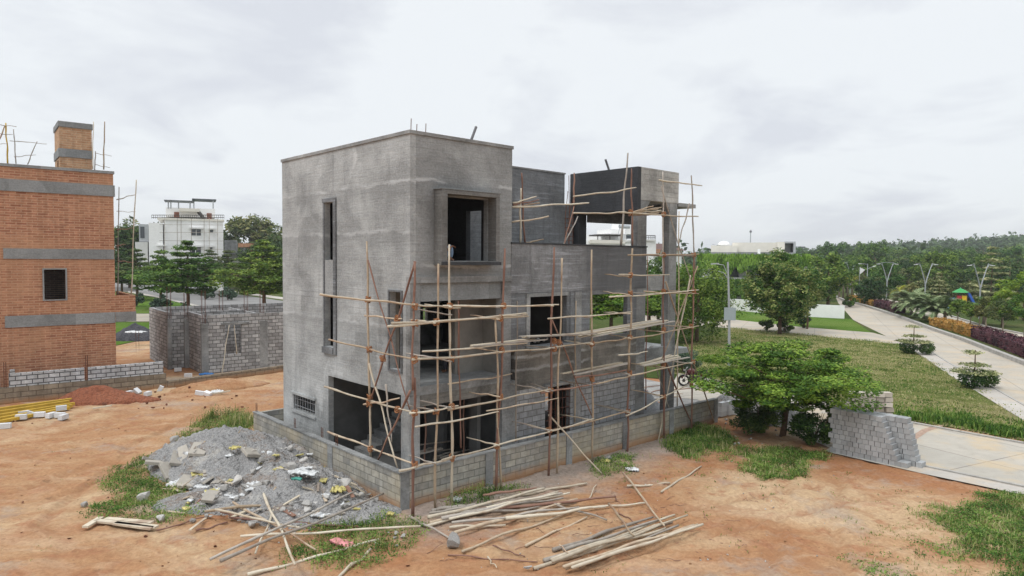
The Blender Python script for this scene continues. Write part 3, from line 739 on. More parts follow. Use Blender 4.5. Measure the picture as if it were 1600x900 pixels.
led([((720, 700), (716, 470), 'thin inner upright close to the balcony edge', 'pole_red', .035), ((806, 690), (808, 470), 'thin inner upright against the tall block edge', 'pole_grey', .035), ((898, 660), (900, 470), 'thin inner upright against the bare column', 'pole', .035),
     ((1009, 640), (1012, 400), 'thin inner upright hugging the tall end column', 'pole_red', .035), ((1058, 640), (1061, 330), 'thin inner upright just past the free column', 'pole', .035), ((1050, 655), (1022, 560), 'thin leaning stick before the free column', 'pole_grey', .03),
     ((560, 0 + 615), (706, 640), 'inner rail behind the corner of the scaffold', 'pole', .03) if False else ((700, 600), (800, 584), 'inner rail along the first slab edge', 'pole', .03)],
    fi, 'scaffold_pole', 'thin inner poles of the right-hand scaffold')
# terrace scaffold (standing on the terrace behind the parapet)
ft = lambda x, y: sR(x, y, .75)
led([((813, 381), (814, 294), 'pale upright on the terrace beside the tall block', 'pole_pale', .045), ((820, 381), (815, 270), 'brown upright on the terrace beside the tall block', 'pole_red', .045),
     ((800, 323.5), (920, 317), 'long ledger across the streaky set-back wall', 'pole_pale', .05), ((800, 347), (857, 338), 'middle ledger on the terrace', 'pole', .045), ((820, 379), (849, 374), 'low short ledger on the terrace', 'pole', .04),
     ((801, 317), (838, 307), 'top pole of the small stack beside the tall block', 'pole_pale'), ((801, 320), (842, 312), 'middle pole of the small stack beside the tall block', 'pole_red'), ((803, 322), (843, 317), 'bottom pole of the small stack beside the tall block', 'pole')],
    ft, 'scaffold_pole', 'terrace scaffold poles')
led([((970, 384), (981, 239), 'tall grey upright leaning before the black portal wall', 'pole_grey', .055), ((988, 384), (986.7, 263), 'dark upright at the corner of the portal', 'pole_red', .045)],
    lambda x, y: sR(x, y, .06), 'scaffold_pole', 'terrace scaffold poles')
fc = lambda x, y: sR(x, y, 2.0)
led([((881, 384), (897, 322), 'brown strut leaning on the rebar cage', 'pole_red', .04), ((897, 322), (897, 270), 'dark upright lashed to the black portal wall end', 'pole_red', .05), ((880, 384), (903, 338), 'pale strut leaning on the rebar cage', 'pole_grey', .04)],
    fc, 'scaffold_pole', 'terrace scaffold poles')
# stack of poles under the portal
for i in range(7):
    a = sR(985 + rs.uniform(-3, 6), 332 + i * .8, SB - .1 + .12 * i); b_ = sR(1030 + rs.uniform(-14, 8), 322 + i * 2.2, SB + .2 + .12 * i)
    pole('stacked_pole', 'short pole in the fanned stack resting below the portal', 'pole', a, b_, .035, rs.choice(['pole_pale', 'pole_red', 'pole']), 'poles stacked below the portal')
# plank walks
for k, (p0, p1, n, lab, grp) in enumerate([((838, 531), (925, 525), 4, 'thin plank of the walkway before the dark window', 'planks before the dark window'),
                                 ((914, 530), (1044, 505), 7, 'thin plank of the walkway before the see-through opening', 'planks before the see-through opening'),
                                 ((900, 590), (985, 572), 4, 'thin plank of the lower walkway left part', 'planks of the lower walkway, left part'),
                                 ((1012, 574), (1073, 560), 5, 'thin plank of the lower walkway at the right end', 'planks of the lower walkway, right end'),
                                 ((755, 546), (842, 535), 3, 'thin plank across the tall block edge', 'planks across the tall block edge')]):
    for i in range(n):
        a = sR(p0[0] + rs.uniform(-14, 12), p0[1], SB - .05); b_ = sR(p1[0] + rs.uniform(-10, 14), p1[1], SB - .05)
        o_ = HF.v * (.13 * i) + Vector((0, 0, .05 + rs.uniform(0, .05)))
        a += o_; b_ += o_ + HF.v * rs.uniform(-.12, .12); d_ = (b_ - a)
        mb = MB(); mb.bar((0, 0, 0), d_, .12, .03); o = mb.build('scaffold_plank', M['plank' if i % 3 else 'pole_grey'], None, loc=a)
        tag(o, lab, 'plank', grp)
# left-hand scaffold standing in the gap between compound wall and side wall
led([((579, 716), (577, 590), 'lower pale length of the upright before the wide ground floor opening', 'pole_pale', .05), ((578, 625), (573, 377), 'upper length of the upright before the side wall', 'pole', .05),
     ((507, 604), (644, 644), 'pale ledger crossing the top of the wide ground floor opening', 'pole_pale', .045), ((514, 530.5), (643, 560.5), 'ledger across the side wall below the slot window', 'pole', .04),
     ((512, 674.5), (648, 725), 'low ledger running along the top of the compound wall', 'pole', .045), ((568, 632), (624, 622), 'short stub lashed to the upright above the bucket', 'pole', .04),
     ((570, 493), (628, 498), 'short stub by the narrow upper window', 'pole', .035),
     ((649, 409), (580, 623), 'long reddish brace slanting over the side wall', 'pole_red', .045), ((575, 406), (640, 640), 'thin brown brace slanting the other way on the side wall', 'pole_red', .03),
     ((576, 565), (621, 732), 'pale brace standing in the wide ground floor opening', 'pole_pale', .04), ((641, 610), (590, 720), 'reddish brace crossing the pale one in the wide opening', 'pole_red', .045),
     ((603, 600), (612, 690), 'thin prop inside the corner of the wide opening', 'pole_grey', .035)],
    sL, 'scaffold_pole', 'left-hand scaffold poles')
# lashings
def lash(p, r=.075, h=.12):
    mb = MB(); n = 10; vs = []
    for k in range(4):
        z = -h / 2 + h * k / 3; mb.tube([(math.cos(t) * r, math.sin(t) * r, z + .03 * math.sin(t * 2 + k)) for t in [2 * math.pi * i / n for i in range(n + 1)]], .018, 4, cap=False)
    return mb
lm = None
pts = [(648, 478), (703, 478), (787, 478), (648, 505), (682, 503), (782, 497), (648, 562), (706, 560), (784, 547), (648, 645), (682, 643), (706, 635), (782, 620), (648, 725), (706, 715), (776, 697),
       (866, 545), (860, 610), (858, 672), (925, 537), (984, 527), (984, 583), (981, 643), (1037, 398), (1037, 515), (1037, 570), (1080, 510), (1084, 455), (1084, 398), (1083, 565), (1037, 455), (985, 332), (1037, 335),
       (925, 592), (985, 458), (985, 430), (866, 533), (873, 535), (1080, 600), (1037, 620)]
for i, (x, y) in enumerate(pts):
    p = sR(x, y, SB - .04)
    if lm is None: lm = lash(p).build('rope_lashing', M['rope'], None, loc=p); lo = lm
    else:
        lo = lm.copy(); COL.objects.link(lo); lo.location = p
    lo.rotation_euler = (rs.uniform(-.3, .3), rs.uniform(-.3, .3), rs.uniform(0, 6)); 
    tag(lo, 'brown rope lashing at a pole crossing of the right-hand scaffold', 'lashing', 'rope lashings on the right-hand scaffold')
for i, (x, y) in enumerate([(575, 468), (577, 546), (578, 620), (579, 701), (577, 631), (621, 498), (598, 560), (621, 640)]):
    lo = lm.copy(); COL.objects.link(lo); lo.location = sL(x, y); lo.rotation_euler = (rs.uniform(-.3, .3), rs.uniform(-.3, .3), rs.uniform(0, 6))
    tag(lo, 'brown rope lashing at a pole crossing of the left-hand scaffold', 'lashing', 'rope lashings on the left-hand scaffold')
# ================================================================== ground, roads, lawns
def P2(*pts): return [tuple(gp(x, y)[:2]) for x, y in pts]
def sheet(name, poly, z, mat, kind='structure', thick=0, sub=None):
    mb = MB()
    if thick: mb.prism(poly, z - thick, z)
    else: mb.add([(p[0], p[1], z) for p in poly], [tuple(range(len(poly)))])
    me_o = mb.build(name, mat)
    # face must look up
    if me_o.data.polygons[0].normal.z < 0 and not thick: me_o.data.flip_normals()
    return tag(me_o, kind=kind)
def dirtmat():
    ma, nt, b = newmat('red_dirt'); tc = N(nt, 'ShaderNodeTexCoord').outputs['Object']
    a = noise(nt, tc, .16, 6, .62, dist=.8); c_ = noise(nt, tc, 1.1, 6, .68, loc=(3, 1, 0)); f = noise(nt, tc, 9, 5, .75); tr = noise(nt, tc, .5, 5, .6, sc=(.6, 1.3, 1), loc=(5, 5, 0), dist=1.2)
    c = ramp(nt, a, [(.38, (.33, .16, .078)), (.5, (.395, .235, .128)), (.60, (.47, .33, .20))])
    c = mixc(nt, rng_(nt, c_, .52, .62, 0, .65), c, (.33, .155, .085))
    c = mixc(nt, rng_(nt, tr, .52, .64, 0, .35), c, (.54, .40, .27))
    g = noise(nt, tc, .33, 6, .7, loc=(8, 2, 0))
    c = mixc(nt, rng_(nt, g, .54, .64, 0, .5), c, (.33, .29, .25))
    wd_ = noise(nt, tc, 2.6, 5, .7, loc=(6, 1, 0)); c = mixc(nt, rng_(nt, wd_, .60, .68, 0, .5), c, (.16, .09, .055))
    c = mixc(nt, .45, c, ramp(nt, f, [(.36, (.55, .5, .47)), (.64, (1.2, 1.2, 1.2))]), 'MULTIPLY')
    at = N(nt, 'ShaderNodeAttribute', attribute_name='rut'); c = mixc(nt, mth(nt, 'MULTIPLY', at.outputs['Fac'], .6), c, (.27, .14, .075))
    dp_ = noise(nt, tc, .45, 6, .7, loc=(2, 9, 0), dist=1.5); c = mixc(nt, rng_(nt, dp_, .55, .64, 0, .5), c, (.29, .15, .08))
    peb = N(nt, 'ShaderNodeTexVoronoi'); peb.inputs['Scale'].default_value = 7; L(nt, tc, peb.inputs['Vector'])
    pm = mth(nt, 'MULTIPLY', rng_(nt, peb.outputs['Distance'], .12, .05), rng_(nt, noise(nt, tc, 1.7, 3), .5, .6))
    c = mixc(nt, mth(nt, 'MULTIPLY', pm, .5), c, (.22, .14, .1))
    # grey dust near the house wall
    sp = N(nt, 'ShaderNodeSeparateXYZ'); mp = N(nt, 'ShaderNodeMapping', vector_type='POINT'); L(nt, tc, mp.inputs[0])
    mp.inputs['Rotation'].default_value = (0, 0, -HF.ang)
    L(nt, mp.outputs[0], sp.inputs[0])
    o = Vector((HF.o.dot(HF.u), HF.o.dot(HF.v)))
    lx = mth(nt, 'SUBTRACT', sp.outputs['X'], o.x); ly = mth(nt, 'SUBTRACT', sp.outputs['Y'], o.y)
    wv = mth(nt, 'MULTIPLY', mth(nt, 'SUBTRACT', noise(nt, tc, .8, 5, .65), .5), 3.2)
    m1 = mth(nt, 'MULTIPLY', rng_(nt, mth(nt, 'ADD', ly, wv), -3.6, -1.6), rng_(nt, mth(nt, 'ADD', ly, wv), 1.5, 0))
    m2 = mth(nt, 'MULTIPLY', rng_(nt, mth(nt, 'ADD', lx, wv), -2.5, -.5), rng_(nt, mth(nt, 'ADD', lx, wv), 14.5, 12.5))
    c = mixc(nt, mth(nt, 'MULTIPLY', mth(nt, 'MULTIPLY', m1, m2), .75), c, ramp(nt, f, [(.3, (.2, .18, .16)), (.7, (.36, .335, .31))]))
    L(nt, c, b.inputs['Base Color']); b.inputs['Roughness'].default_value = .95; b.inputs['Specular IOR Level'].default_value = .1
    bump(nt, b, mth(nt, 'ADD', mth(nt, 'MULTIPLY', c_, .7), mth(nt, 'MULTIPLY', f, .3)), .08)
    return ma
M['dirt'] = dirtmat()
def concrete_road(name, base, joint=None, yel=.25):
    ma, nt, b = newmat(name); tc = N(nt, 'ShaderNodeTexCoord').outputs['Object']
    a = noise(nt, tc, .25, 6, .6, dist=.5); f = noise(nt, tc, 6, 5, .7); s_ = noise(nt, tc, .7, 5, .6, loc=(2, 2, 0))
    c = ramp(nt, a, [(.3, tuple(q * .85 for q in base)), (.7, tuple(q * 1.15 for q in base))])
    c = mixc(nt, rng_(nt, s_, .50, .62, 0, yel), c, (.50, .37, .22))
    c = mixc(nt, rng_(nt, noise(nt, tc, 1.3, 6, .75, loc=(9, 2, 0)), .56, .66, 0, .3), c, tuple(q * .55 for q in base))
    if joint is not None:
        mp = N(nt, 'ShaderNodeMapping'); L(nt, tc, mp.inputs[0]); mp.inputs['Rotation'].default_value = (0, 0, joint)
        bt = N(nt, 'ShaderNodeTexBrick'); L(nt, mp.outputs[0], bt.inputs['Vector']); bt.offset = 0; bt.inputs['Scale'].default_value = 1; bt.inputs['Brick Width'].default_value = 4.5; bt.inputs['Row Height'].default_value = 3.5; bt.inputs['Mortar Size'].default_value = .03
        c = mixc(nt, mth(nt, 'MULTIPLY', bt.outputs['Fac'], .5), c, tuple(q * .4 for q in base))
    c = mixc(nt, .3, c, ramp(nt, f, [(.3, (.7, .7, .7)), (.7, (1.2, 1.2, 1.2))]), 'MULTIPLY')
    L(nt, c, b.inputs['Base Color']); b.inputs['Roughness'].default_value = .85; bump(nt, b, f, .01)
    return ma
M['road'] = concrete_road('concrete_road', (.40, .36, .30), joint=R(-66), yel=.4)
M['asphalt'] = concrete_road('grey_asphalt', (.20, .195, .19), yel=.05)
M['apron'] = concrete_road('concrete_apron', (.42, .39, .35), yel=.3)
M['kerb'] = simple('kerb_concrete', (.36, .345, .32), .9, .25, 3)
def lawnmat(name, stops, s=.8):
    ma, nt, b = newmat(name); tc = N(nt, 'ShaderNodeTexCoord').outputs['Object']
    a = noise(nt, tc, .12 * s, 5, .65, dist=.6); f = noise(nt, tc, 2.2, 6, .8); g = noise(nt, tc, 9, 4, .8)
    v = mth(nt, 'ADD', mth(nt, 'MULTIPLY', a, .55), mth(nt, 'ADD', mth(nt, 'MULTIPLY', f, .3), mth(nt, 'MULTIPLY', g, .15)))
    L(nt, ramp(nt, v, stops), b.inputs['Base Color']); b.inputs['Roughness'].default_value = 1; b.inputs['Specular IOR Level'].default_value = .05
    bump(nt, b, mth(nt, 'ADD', f, g), .25); return ma
M['lawn'] = lawnmat('dry_lawn', [(.40, (.15, .20, .05)), (.48, (.29, .28, .11)), (.54, (.40, .35, .18)), (.60, (.19, .24, .07))])
M['lawn2'] = lawnmat('green_lawn', [(.38, (.07, .15, .02)), (.5, (.13, .23, .035)), (.6, (.19, .26, .06))])
M['scrub'] = lawnmat('scrub_ground', [(.38, (.05, .09, .02)), (.5, (.10, .14, .04)), (.62, (.2, .16, .08))])

LOT = [tuple(gp(x, y)[:2]) for x, y in ((1640, 784), (1600, 776), (1440, 741), (1300, 708), (1215, 672), (1130, 650))] + [tuple(HF.W((15.2, 1, 0))[:2]), tuple(HF.W((15.2, 9.5, 0))[:2])]
# one ground sheet to the horizon, finely divided near the camera
xs = np.unique(np.concatenate([np.linspace(-3500, -60, 14), np.arange(-60, -30, 1.2), np.arange(-30, -17, .3), np.arange(-17, 17, .11), np.arange(17, 32, .3), np.arange(32, 60, 1.2), np.linspace(60, 3500, 14)]))
ys = np.unique(np.concatenate([np.linspace(-400, 5, 6), np.arange(5, 13, .3), np.arange(13, 30, .11), np.arange(30, 48, .3), np.arange(48, 90, 1.5), np.linspace(90, 4500, 16)]))
X, Y = np.meshgrid(xs, ys)
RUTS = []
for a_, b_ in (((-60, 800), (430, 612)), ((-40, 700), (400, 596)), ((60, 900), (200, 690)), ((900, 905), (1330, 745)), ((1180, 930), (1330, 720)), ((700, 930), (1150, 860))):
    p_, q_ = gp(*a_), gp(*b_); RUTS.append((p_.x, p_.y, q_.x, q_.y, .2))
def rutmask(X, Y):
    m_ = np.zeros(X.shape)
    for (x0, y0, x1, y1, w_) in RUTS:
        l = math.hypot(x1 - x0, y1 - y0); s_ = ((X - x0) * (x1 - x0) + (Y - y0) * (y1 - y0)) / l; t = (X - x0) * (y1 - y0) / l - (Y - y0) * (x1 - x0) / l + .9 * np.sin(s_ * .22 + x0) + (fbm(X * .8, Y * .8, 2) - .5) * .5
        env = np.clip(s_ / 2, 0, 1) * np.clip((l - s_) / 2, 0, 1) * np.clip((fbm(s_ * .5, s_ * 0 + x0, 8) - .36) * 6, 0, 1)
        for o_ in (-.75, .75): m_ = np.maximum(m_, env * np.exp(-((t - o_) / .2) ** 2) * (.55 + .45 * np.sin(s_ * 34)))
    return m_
def gheight(X, Y):
    q = (fbm(X * .35, Y * .35, 3) - .5) * .16 + (fbm(X * 1.3, Y * 1.3, 7) - .5) * .10 + np.maximum(fbm(X * 4.5, Y * 4.5, 12, 3) - .55, 0) * .22 + (fbm(X * 3, Y * 3, 15, 3) - .5) * .05
    # wheel ruts along the track on the left
    for (x0, y0, x1, y1, w_) in RUTS:
        l = math.hypot(x1 - x0, y1 - y0); s_ = ((X - x0) * (x1 - x0) + (Y - y0) * (y1 - y0)) / l; t = (X - x0) * (y1 - y0) / l - (Y - y0) * (x1 - x0) / l + .9 * np.sin(s_ * .22 + x0) + (fbm(X * .8, Y * .8, 2) - .5) * .5
        env = np.clip(s_ / 2, 0, 1) * np.clip((l - s_) / 2, 0, 1) * (.4 + .6 * (fbm(s_ * .5, s_ * 0 + x0, 8) > .42))
        for o_ in (-.75, .75): q += env * (-.06 * np.exp(-((t - o_) / .14) ** 2) + .03 * np.exp(-((abs(t - o_) - .26) / .08) ** 2) + .012 * np.sin(s_ * 40) * np.exp(-((t - o_) / .13) ** 2))
    fade = np.clip((46 - Y) / 8, 0, 1) * np.clip((Y - 5) / 3, 0, 1) * np.clip((X + 40) / 10, 0, 1)
    # stay flat under roads and lawn on the right
    n = Vector((-(LOT[5][1] - LOT[0][1]), LOT[5][0] - LOT[0][0])).normalized()
    dd = (X - LOT[3][0]) * n.x + (Y - LOT[3][1]) * n.y
    if (HF.o.x - LOT[3][0]) * n.x + (HF.o.y - LOT[3][1]) * n.y < 0: dd = -dd
    # inside the lot: either in front (towards camera) of that line or left of the house
    right = np.clip((X - 4) / 4, 0, 1)
    fade = fade * (1 - right * np.clip((dd2(X, Y) + .6) / .8, 0, 1))
    return q * fade - .03
def dd2(X, Y):
    "signed distance past the lot's road edge"
    x0, y0 = LOT[1]; x1, y1 = LOT[4]; l = math.hypot(x1 - x0, y1 - y0); nx, ny = (y1 - y0) / l, -(x1 - x0) / l
    s = -1 if (0 - x0) * nx + (0 - y0) * ny > 0 else 1
    return s * ((X - x0) * nx + (Y - y0) * ny)
Z = gheight(X, Y)
nx_, ny_ = len(xs), len(ys)
V_ = np.stack([X.ravel(), Y.ravel(), Z.ravel()], 1)
I = np.arange(ny_ - 1)[:, None] * nx_ + np.arange(nx_ - 1)[None, :]
Fc = np.stack([I, I + 1, I + 1 + nx_, I + nx_], -1).reshape(-1, 4)
g_me = npmesh('ground', V_, Fc); g_me.polygons.foreach_set('use_smooth', [True] * len(g_me.polygons))
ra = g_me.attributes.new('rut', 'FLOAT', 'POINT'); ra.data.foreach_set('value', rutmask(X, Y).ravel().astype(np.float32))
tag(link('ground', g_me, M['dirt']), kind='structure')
def gz(x, y): return float(gheight(np.array([x], float), np.array([y], float))[0])
def gg(px, py):
    p = gp(px, py); return Vector((p.x, p.y, gz(p.x, p.y)))

# right side: scrubland base, lawn, roads
far_r = [(18, 60), (16, 44), tuple(HF.W((16, 12, 0))[:2])]
sheet('scrub_ground', [(-6, 46), (24, 34), (60, 20), (700, 60), (1500, 2500), (-300, 2500), (-40, 130)], 0.004, M['scrub'])
LAWN = P2((1060, 545), (1142, 512), (1275, 524), (1408, 537), (1444, 559), (1486, 588), (1530, 615), (1587, 650), (1700, 712), (1700, 706), (1600, 688), (1500, 670), (1380, 650), (1300, 630), (1110, 592), (1050, 584))
sheet('field', LAWN, .012, M['lawn'])
sheet('lawn', P2((1142, 501), (1363, 521), (1330, 499), (1319, 497), (1265, 493), (1190, 489), (1118, 481), (1060, 478), (1060, 500)), .016, M['lawn2'])
CROSS = P2((980, 485), (1060, 492), (1142, 499), (1250, 511), (1363, 520), (1460, 545), (1446, 560), (1408, 538), (1275, 525), (1142, 513), (1060, 506), (980, 500))
sheet('side_road', CROSS, .020, M['road'])
MR = P2((1305, 463), (1318, 469), (1352, 478), (1380, 487), (1407, 496), (1460, 515), (1504, 530), (1549, 547), (1600, 567), (1760, 635), (1760, 735), (1600, 655), (1587, 650), (1530, 615), (1486, 588), (1444, 559), (1408, 537), (1363, 515), (1333, 500), (1310, 474))
sheet('main_road', MR, .026, M['road'])
sheet('apron', P2((1408, 538), (1450, 547), (1480, 566), (1530, 594), (1600, 634), (1760, 725), (1760, 745), (1600, 658), (1587, 650), (1530, 615), (1486, 588), (1444, 559)), .032, M['apron'])
SEC = P2((1335, 458), (1400, 470), (1485, 494), (1540, 511), (1600, 523), (1760, 560), (1760, 590), (1600, 541), (1545, 525), (1479, 504), (1400, 480), (1335, 464))
sheet('second_road', SEC, .022, M['road'])
MED = P2((1318, 469), (1352, 478), (1380, 487), (1407, 496), (1460, 515), (1504, 530), (1549, 547), (1600, 567), (1760, 635), (1760, 592), (1600, 543), (1545, 526), (1479, 505), (1400, 481), (1335, 465))
sheet('median', MED, .13, M['scrub'])
def kerb(name, pxs, w=.25, h=.16, world=False):
    pts = pxs if world else [gp(x, y) for x, y in pxs]; mb = MB()
    for a, b_ in zip(pts, pts[1:]):
        a = Vector((a[0], a[1], h / 2)); b_ = Vector((b_[0], b_[1], h / 2)); mb.bar(a, b_ + (b_ - a).normalized() * .03, w, h)
    return tag(mb.build(name, M['kerb']), kind='structure')
kerb('kerb', [(1306, 464), (1318, 470), (1352, 479), (1380, 488), (1407, 497), (1460, 517), (1504, 532), (1549, 550), (1600, 570), (1760, 639)], .35, .3)
kerb('kerb', [(1485, 494), (1540, 511), (1600, 523), (1760, 560)], .25, .15)
kerb('kerb', [(1408, 538), (1450, 547), (1480, 566), (1530, 594), (1600, 634), (1760, 725)], .12, .06)
# near street that runs to the gate of the house
NEAR = P2((1060, 583), (1110, 592), (1300, 630), (1400, 655), (1500, 674), (1600, 692), (1700, 712), (1760, 800), (1600, 770), (1440, 735), (1300, 702), (1215, 666), (1130, 643), (1090, 625), (1040, 620))
ma, nt, b = newmat('street_slabs'); tcn = N(nt, 'ShaderNodeTexCoord').outputs['Object']
mp = N(nt, 'ShaderNodeMapping'); L(nt, tcn, mp.inputs[0]); mp.inputs['Rotation'].default_value = (0, 0, R(-27))
bt = N(nt, 'ShaderNodeTexBrick'); L(nt, mp.outputs[0], bt.inputs['Vector']); bt.offset = 0; bt.inputs['Scale'].default_value = 1; bt.inputs['Brick Width'].default_value = 3.2; bt.inputs['Row Height'].default_value = 4.5
bt.inputs['Mortar Size'].default_value = .025; bt.inputs['Color1'].default_value = (.42, .385, .33, 1); bt.inputs['Color2'].default_value = (.375, .35, .305, 1); bt.inputs['Mortar'].default_value = (.2, .18, .16, 1)
c = mixc(nt, .45, bt.outputs[0], ramp(nt, noise(nt, tcn, 1.2, 6, .7, dist=.8), [(.3, (.75, .73, .7)), (.7, (1.2, 1.2, 1.2))]), 'MULTIPLY')
c = mixc(nt, rng_(nt, noise(nt, tcn, .5, 5, .6, loc=(1, 4, 0)), .50, .62, 0, .6), c, (.50, .38, .23))
c = mixc(nt, rng_(nt, noise(nt, tcn, 1.6, 6, .75, loc=(5, 4, 0)), .56, .66, 0, .35), c, (.27, .24, .21))
L(nt, c, b.inputs['Base Color']); b.inputs['Roughness'].default_value = .85; M['street'] = ma
sheet('street', NEAR, .022, M['street'])
sheet('street_verge', P2((1290, 706), (1300, 697), (1440, 730), (1600, 764), (1760, 795), (1760, 812), (1600, 775), (1440, 741), (1300, 709)), .034, M['apron'])
kerb('kerb', [(1300, 697), (1440, 729), (1600, 762), (1760, 793)], .12, .07)
kerb('kerb', [(1400, 657), (1500, 676), (1600, 694), (1700, 714)], .14, .08)
# inlay band of small pavers in the street
sheet('paver_band', P2((1416, 688), (1440, 672), (1466, 664), (1475, 666), (1450, 675), (1424, 693)), .028, simple('red_pavers', (.36, .25, .19), .9, .25, 8))

# left side: road, kerbs, lawns
sheet('scrub_ground', [(-24, 58), (-60, 52), (-120, 52), (-700, 60), (-900, 2500), (-300, 2500), (-40, 130), (-10, 75)], 0.006, M['scrub'])
LR = P2((150, 437), (200, 438), (255, 443), (320, 452), (382, 462), (470, 474), (470, 512), (400, 503), (340, 486), (290, 473), (240, 462), (200, 456), (150, 452))
sheet('left_road', LR, .02, M['asphalt'])
sheet('pavement', P2((200, 457), (240, 464), (290, 475), (340, 488), (400, 505), (470, 520), (470, 512), (400, 502), (340, 485), (290, 472.5), (240, 461.5), (200, 455)), .026, M['apron'])
sheet('pavement', P2((310, 450), (382, 460), (470, 472), (470, 468), (382, 457), (310, 447.5)), .026, M['apron'])
sheet('lawn', P2((150, 458), (214, 461), (250, 466), (300, 478), (325, 487), (290, 489), (200, 490), (120, 490)), .014, M['lawn2'])
sheet('path', P2((120, 491), (290, 490), (325, 488), (345, 487), (440, 500), (440, 512), (300, 502), (120, 503)), .018, M['road'])
sheet('lawn', P2((150, 504), (235, 504), (238, 512), (236, 528), (180, 540), (120, 540)), .012, M['lawn2'])

# ------------------------------------------------------------------ grass and weeds (real blades)
def blades(name, pts, h, wd, mat, label=None, lean=.5, kind='stuff', per=1, cat=None, spread=.05, group=None):
    "pts (n,3) numpy roots; three-sided tufts of bent blades"
    rg = np.random.default_rng(len(pts) + int(h * 1000))
    n = len(pts) * per; P = np.repeat(pts, per, 0) + np.concatenate([rg.normal(0, spread, (n, 2)), np.zeros((n, 1))], 1)
    a = rg.uniform(0, 2 * np.pi, n); hh = h * rg.uniform(.4, 1.2, n) * (.45 + 1.1 * fbm(P[:, 0] * 1.6, P[:, 1] * 1.6, 31)); ww = wd * rg.uniform(.6, 1.3, n); ln = rg.uniform(.1, 1.5, n) * lean
    dx, dy = np.cos(a), np.sin(a); sx_, sy_ = -dy, dx
    v0 = P + np.stack([sx_ * ww / 2, sy_ * ww / 2, 0 * a], 1); v1 = P - np.stack([sx_ * ww / 2, sy_ * ww / 2, 0 * a], 1)
    mid = P + np.stack([dx * hh * ln * .35, dy * hh * ln * .35, hh * .62], 1)
    v2 = mid - np.stack([sx_ * ww * .4, sy_ * ww * .4, 0 * a], 1); v3 = mid + np.stack([sx_ * ww * .4, sy_ * ww * .4, 0 * a], 1)
    tip = P + np.stack([dx * hh * ln, dy * hh * ln, hh * (1 - .25 * ln)], 1)
    V = np.stack([v0, v1, v2, v3, tip], 1).reshape(-1, 3); b5 = np.arange(n)[:, None] * 5
    Fq = np.concatenate([b5 + np.array([0, 1, 2]), b5 + np.array([0, 2, 3]), b5 + np.array([3, 2, 4])])
    me = npmesh(name, V, Fq); o = link(name, me, mat)
    return tag(o, label, cat, group, kind)
def weeds(name, pts, h, size, mat, per=5, spread=.09, label=None, kind='stuff'):
    "low broad-leaved weeds: small leaves spread through a thin uneven layer"
    rg = np.random.default_rng(len(pts) + 7); n = len(pts) * per; P = np.repeat(pts, per, 0); hh = np.clip(h * (.15 + 1.9 * (fbm(P[:, 0] * 1.4, P[:, 1] * 1.4, 41) - .25)), .02, None)
    C = P + np.stack([rg.normal(0, spread, n), rg.normal(0, spread, n), hh * rg.random(n)], 1)
    V, Fq = leafcloud(C, np.array([[0, 0, 1.2]]), size, rg, .45, .45); return tag(link(name, npmesh(name, V, Fq), mat), label, kind=kind)
M['grass'] = island('grass_blades', [(.3, (.045, .11, .015)), (.5, (.10, .21, .03)), (.7, (.24, .31, .075))], trans=.3)
M['grass_dry'] = island('dry_grass', [(.3, (.19, .24, .06)), (.5, (.34, .34, .13)), (.7, (.52, .47, .25))], trans=.25)
M['weed'] = island('weed_leaves', [(.3, (.05, .11, .02)), (.5, (.14, .22, .05)), (.7, (.34, .34, .10))], trans=.25)
def scatter(poly, dens, thr=.45, fr=.6, seed=1, edge=True, zf=None):
    poly = [tuple(p) for p in poly]; xs_ = [p[0] for p in poly]; ys_ = [p[1] for p in poly]
    A = (max(xs_) - min(xs_)) * (max(ys_) - min(ys_)); n = int(A * dens); rg = np.random.default_rng(seed)
    x = rg.uniform(min(xs_), max(xs_), n); y = rg.uniform(min(ys_), max(ys_), n)
    ex = x + ((fbm(x * .9, y * .9, 5) - .5) * 2.6 + rg.normal(0, .16, n)) * edge; ey = y + ((fbm(x * .9, y * .9, 9) - .5) * 2.6 + rg.normal(0, .16, n)) * edge
    k = inpoly(ex, ey, poly) & (.5 * fbm(x * fr, y * fr, seed) + .5 * fbm(x * fr * 3.1, y * fr * 3.1, seed + 2) + rg.uniform(-.12, .12, n) > thr)
    x, y = x[k], y[k]
    z = gheight(x, y) - .01 if zf is None else np.full(len(x), zf)
    return np.stack([x, y, z], 1)
def gpoly(*px): return [tuple(gp(x, y)[:2]) for x, y in px]
def near_patch(poly, dens, thr, fr, seed, h, mt):
    if dens > 100:
        p_ = scatter(poly, dens * .8, thr + .05, fr, seed); weeds('weeds', p_, h * 1.1, .03, M['weed_leaf'], 6)
        blades('grass', scatter(poly, dens * .22, thr + .06, fr, seed + 40), h * .9, .018, M[mt], per=3, spread=.1, lean=.9)
        blades('dry_grass', scatter(poly, dens * .12, thr + .04, fr, seed + 60), h * 1.3, .018, M['grass_dry'], per=3, spread=.08)
    else: blades('grass', scatter(poly, dens, thr, fr, seed), h, .02, M[mt], per=4)
M['weed_leaf'] = island('broad_weed_leaves', [(.3, (.04, .10, .015)), (.5, (.09, .19, .028)), (.7, (.22, .31, .07))], trans=.15)
near_patch(gpoly((1462, 800), (1500, 780), (1560, 770), (1660, 778), (1660, 960), (1530, 960), (1520, 880), (1545, 850), (1500, 830)), 420, .36, 1.2, 2, .17, 'grass')
near_patch(gpoly((1340, 905), (1330, 865), (1400, 860), (1470, 845), (1540, 850), (1540, 905)), 140, .52, 1.1, 3, .09, 'grass')
near_patch(gpoly((1300, 850), (1330, 800), (1400, 780), (1480, 800), (1520, 840), (1500, 900), (1330, 900)), 60, .62, .9, 4, .07, 'grass_dry')
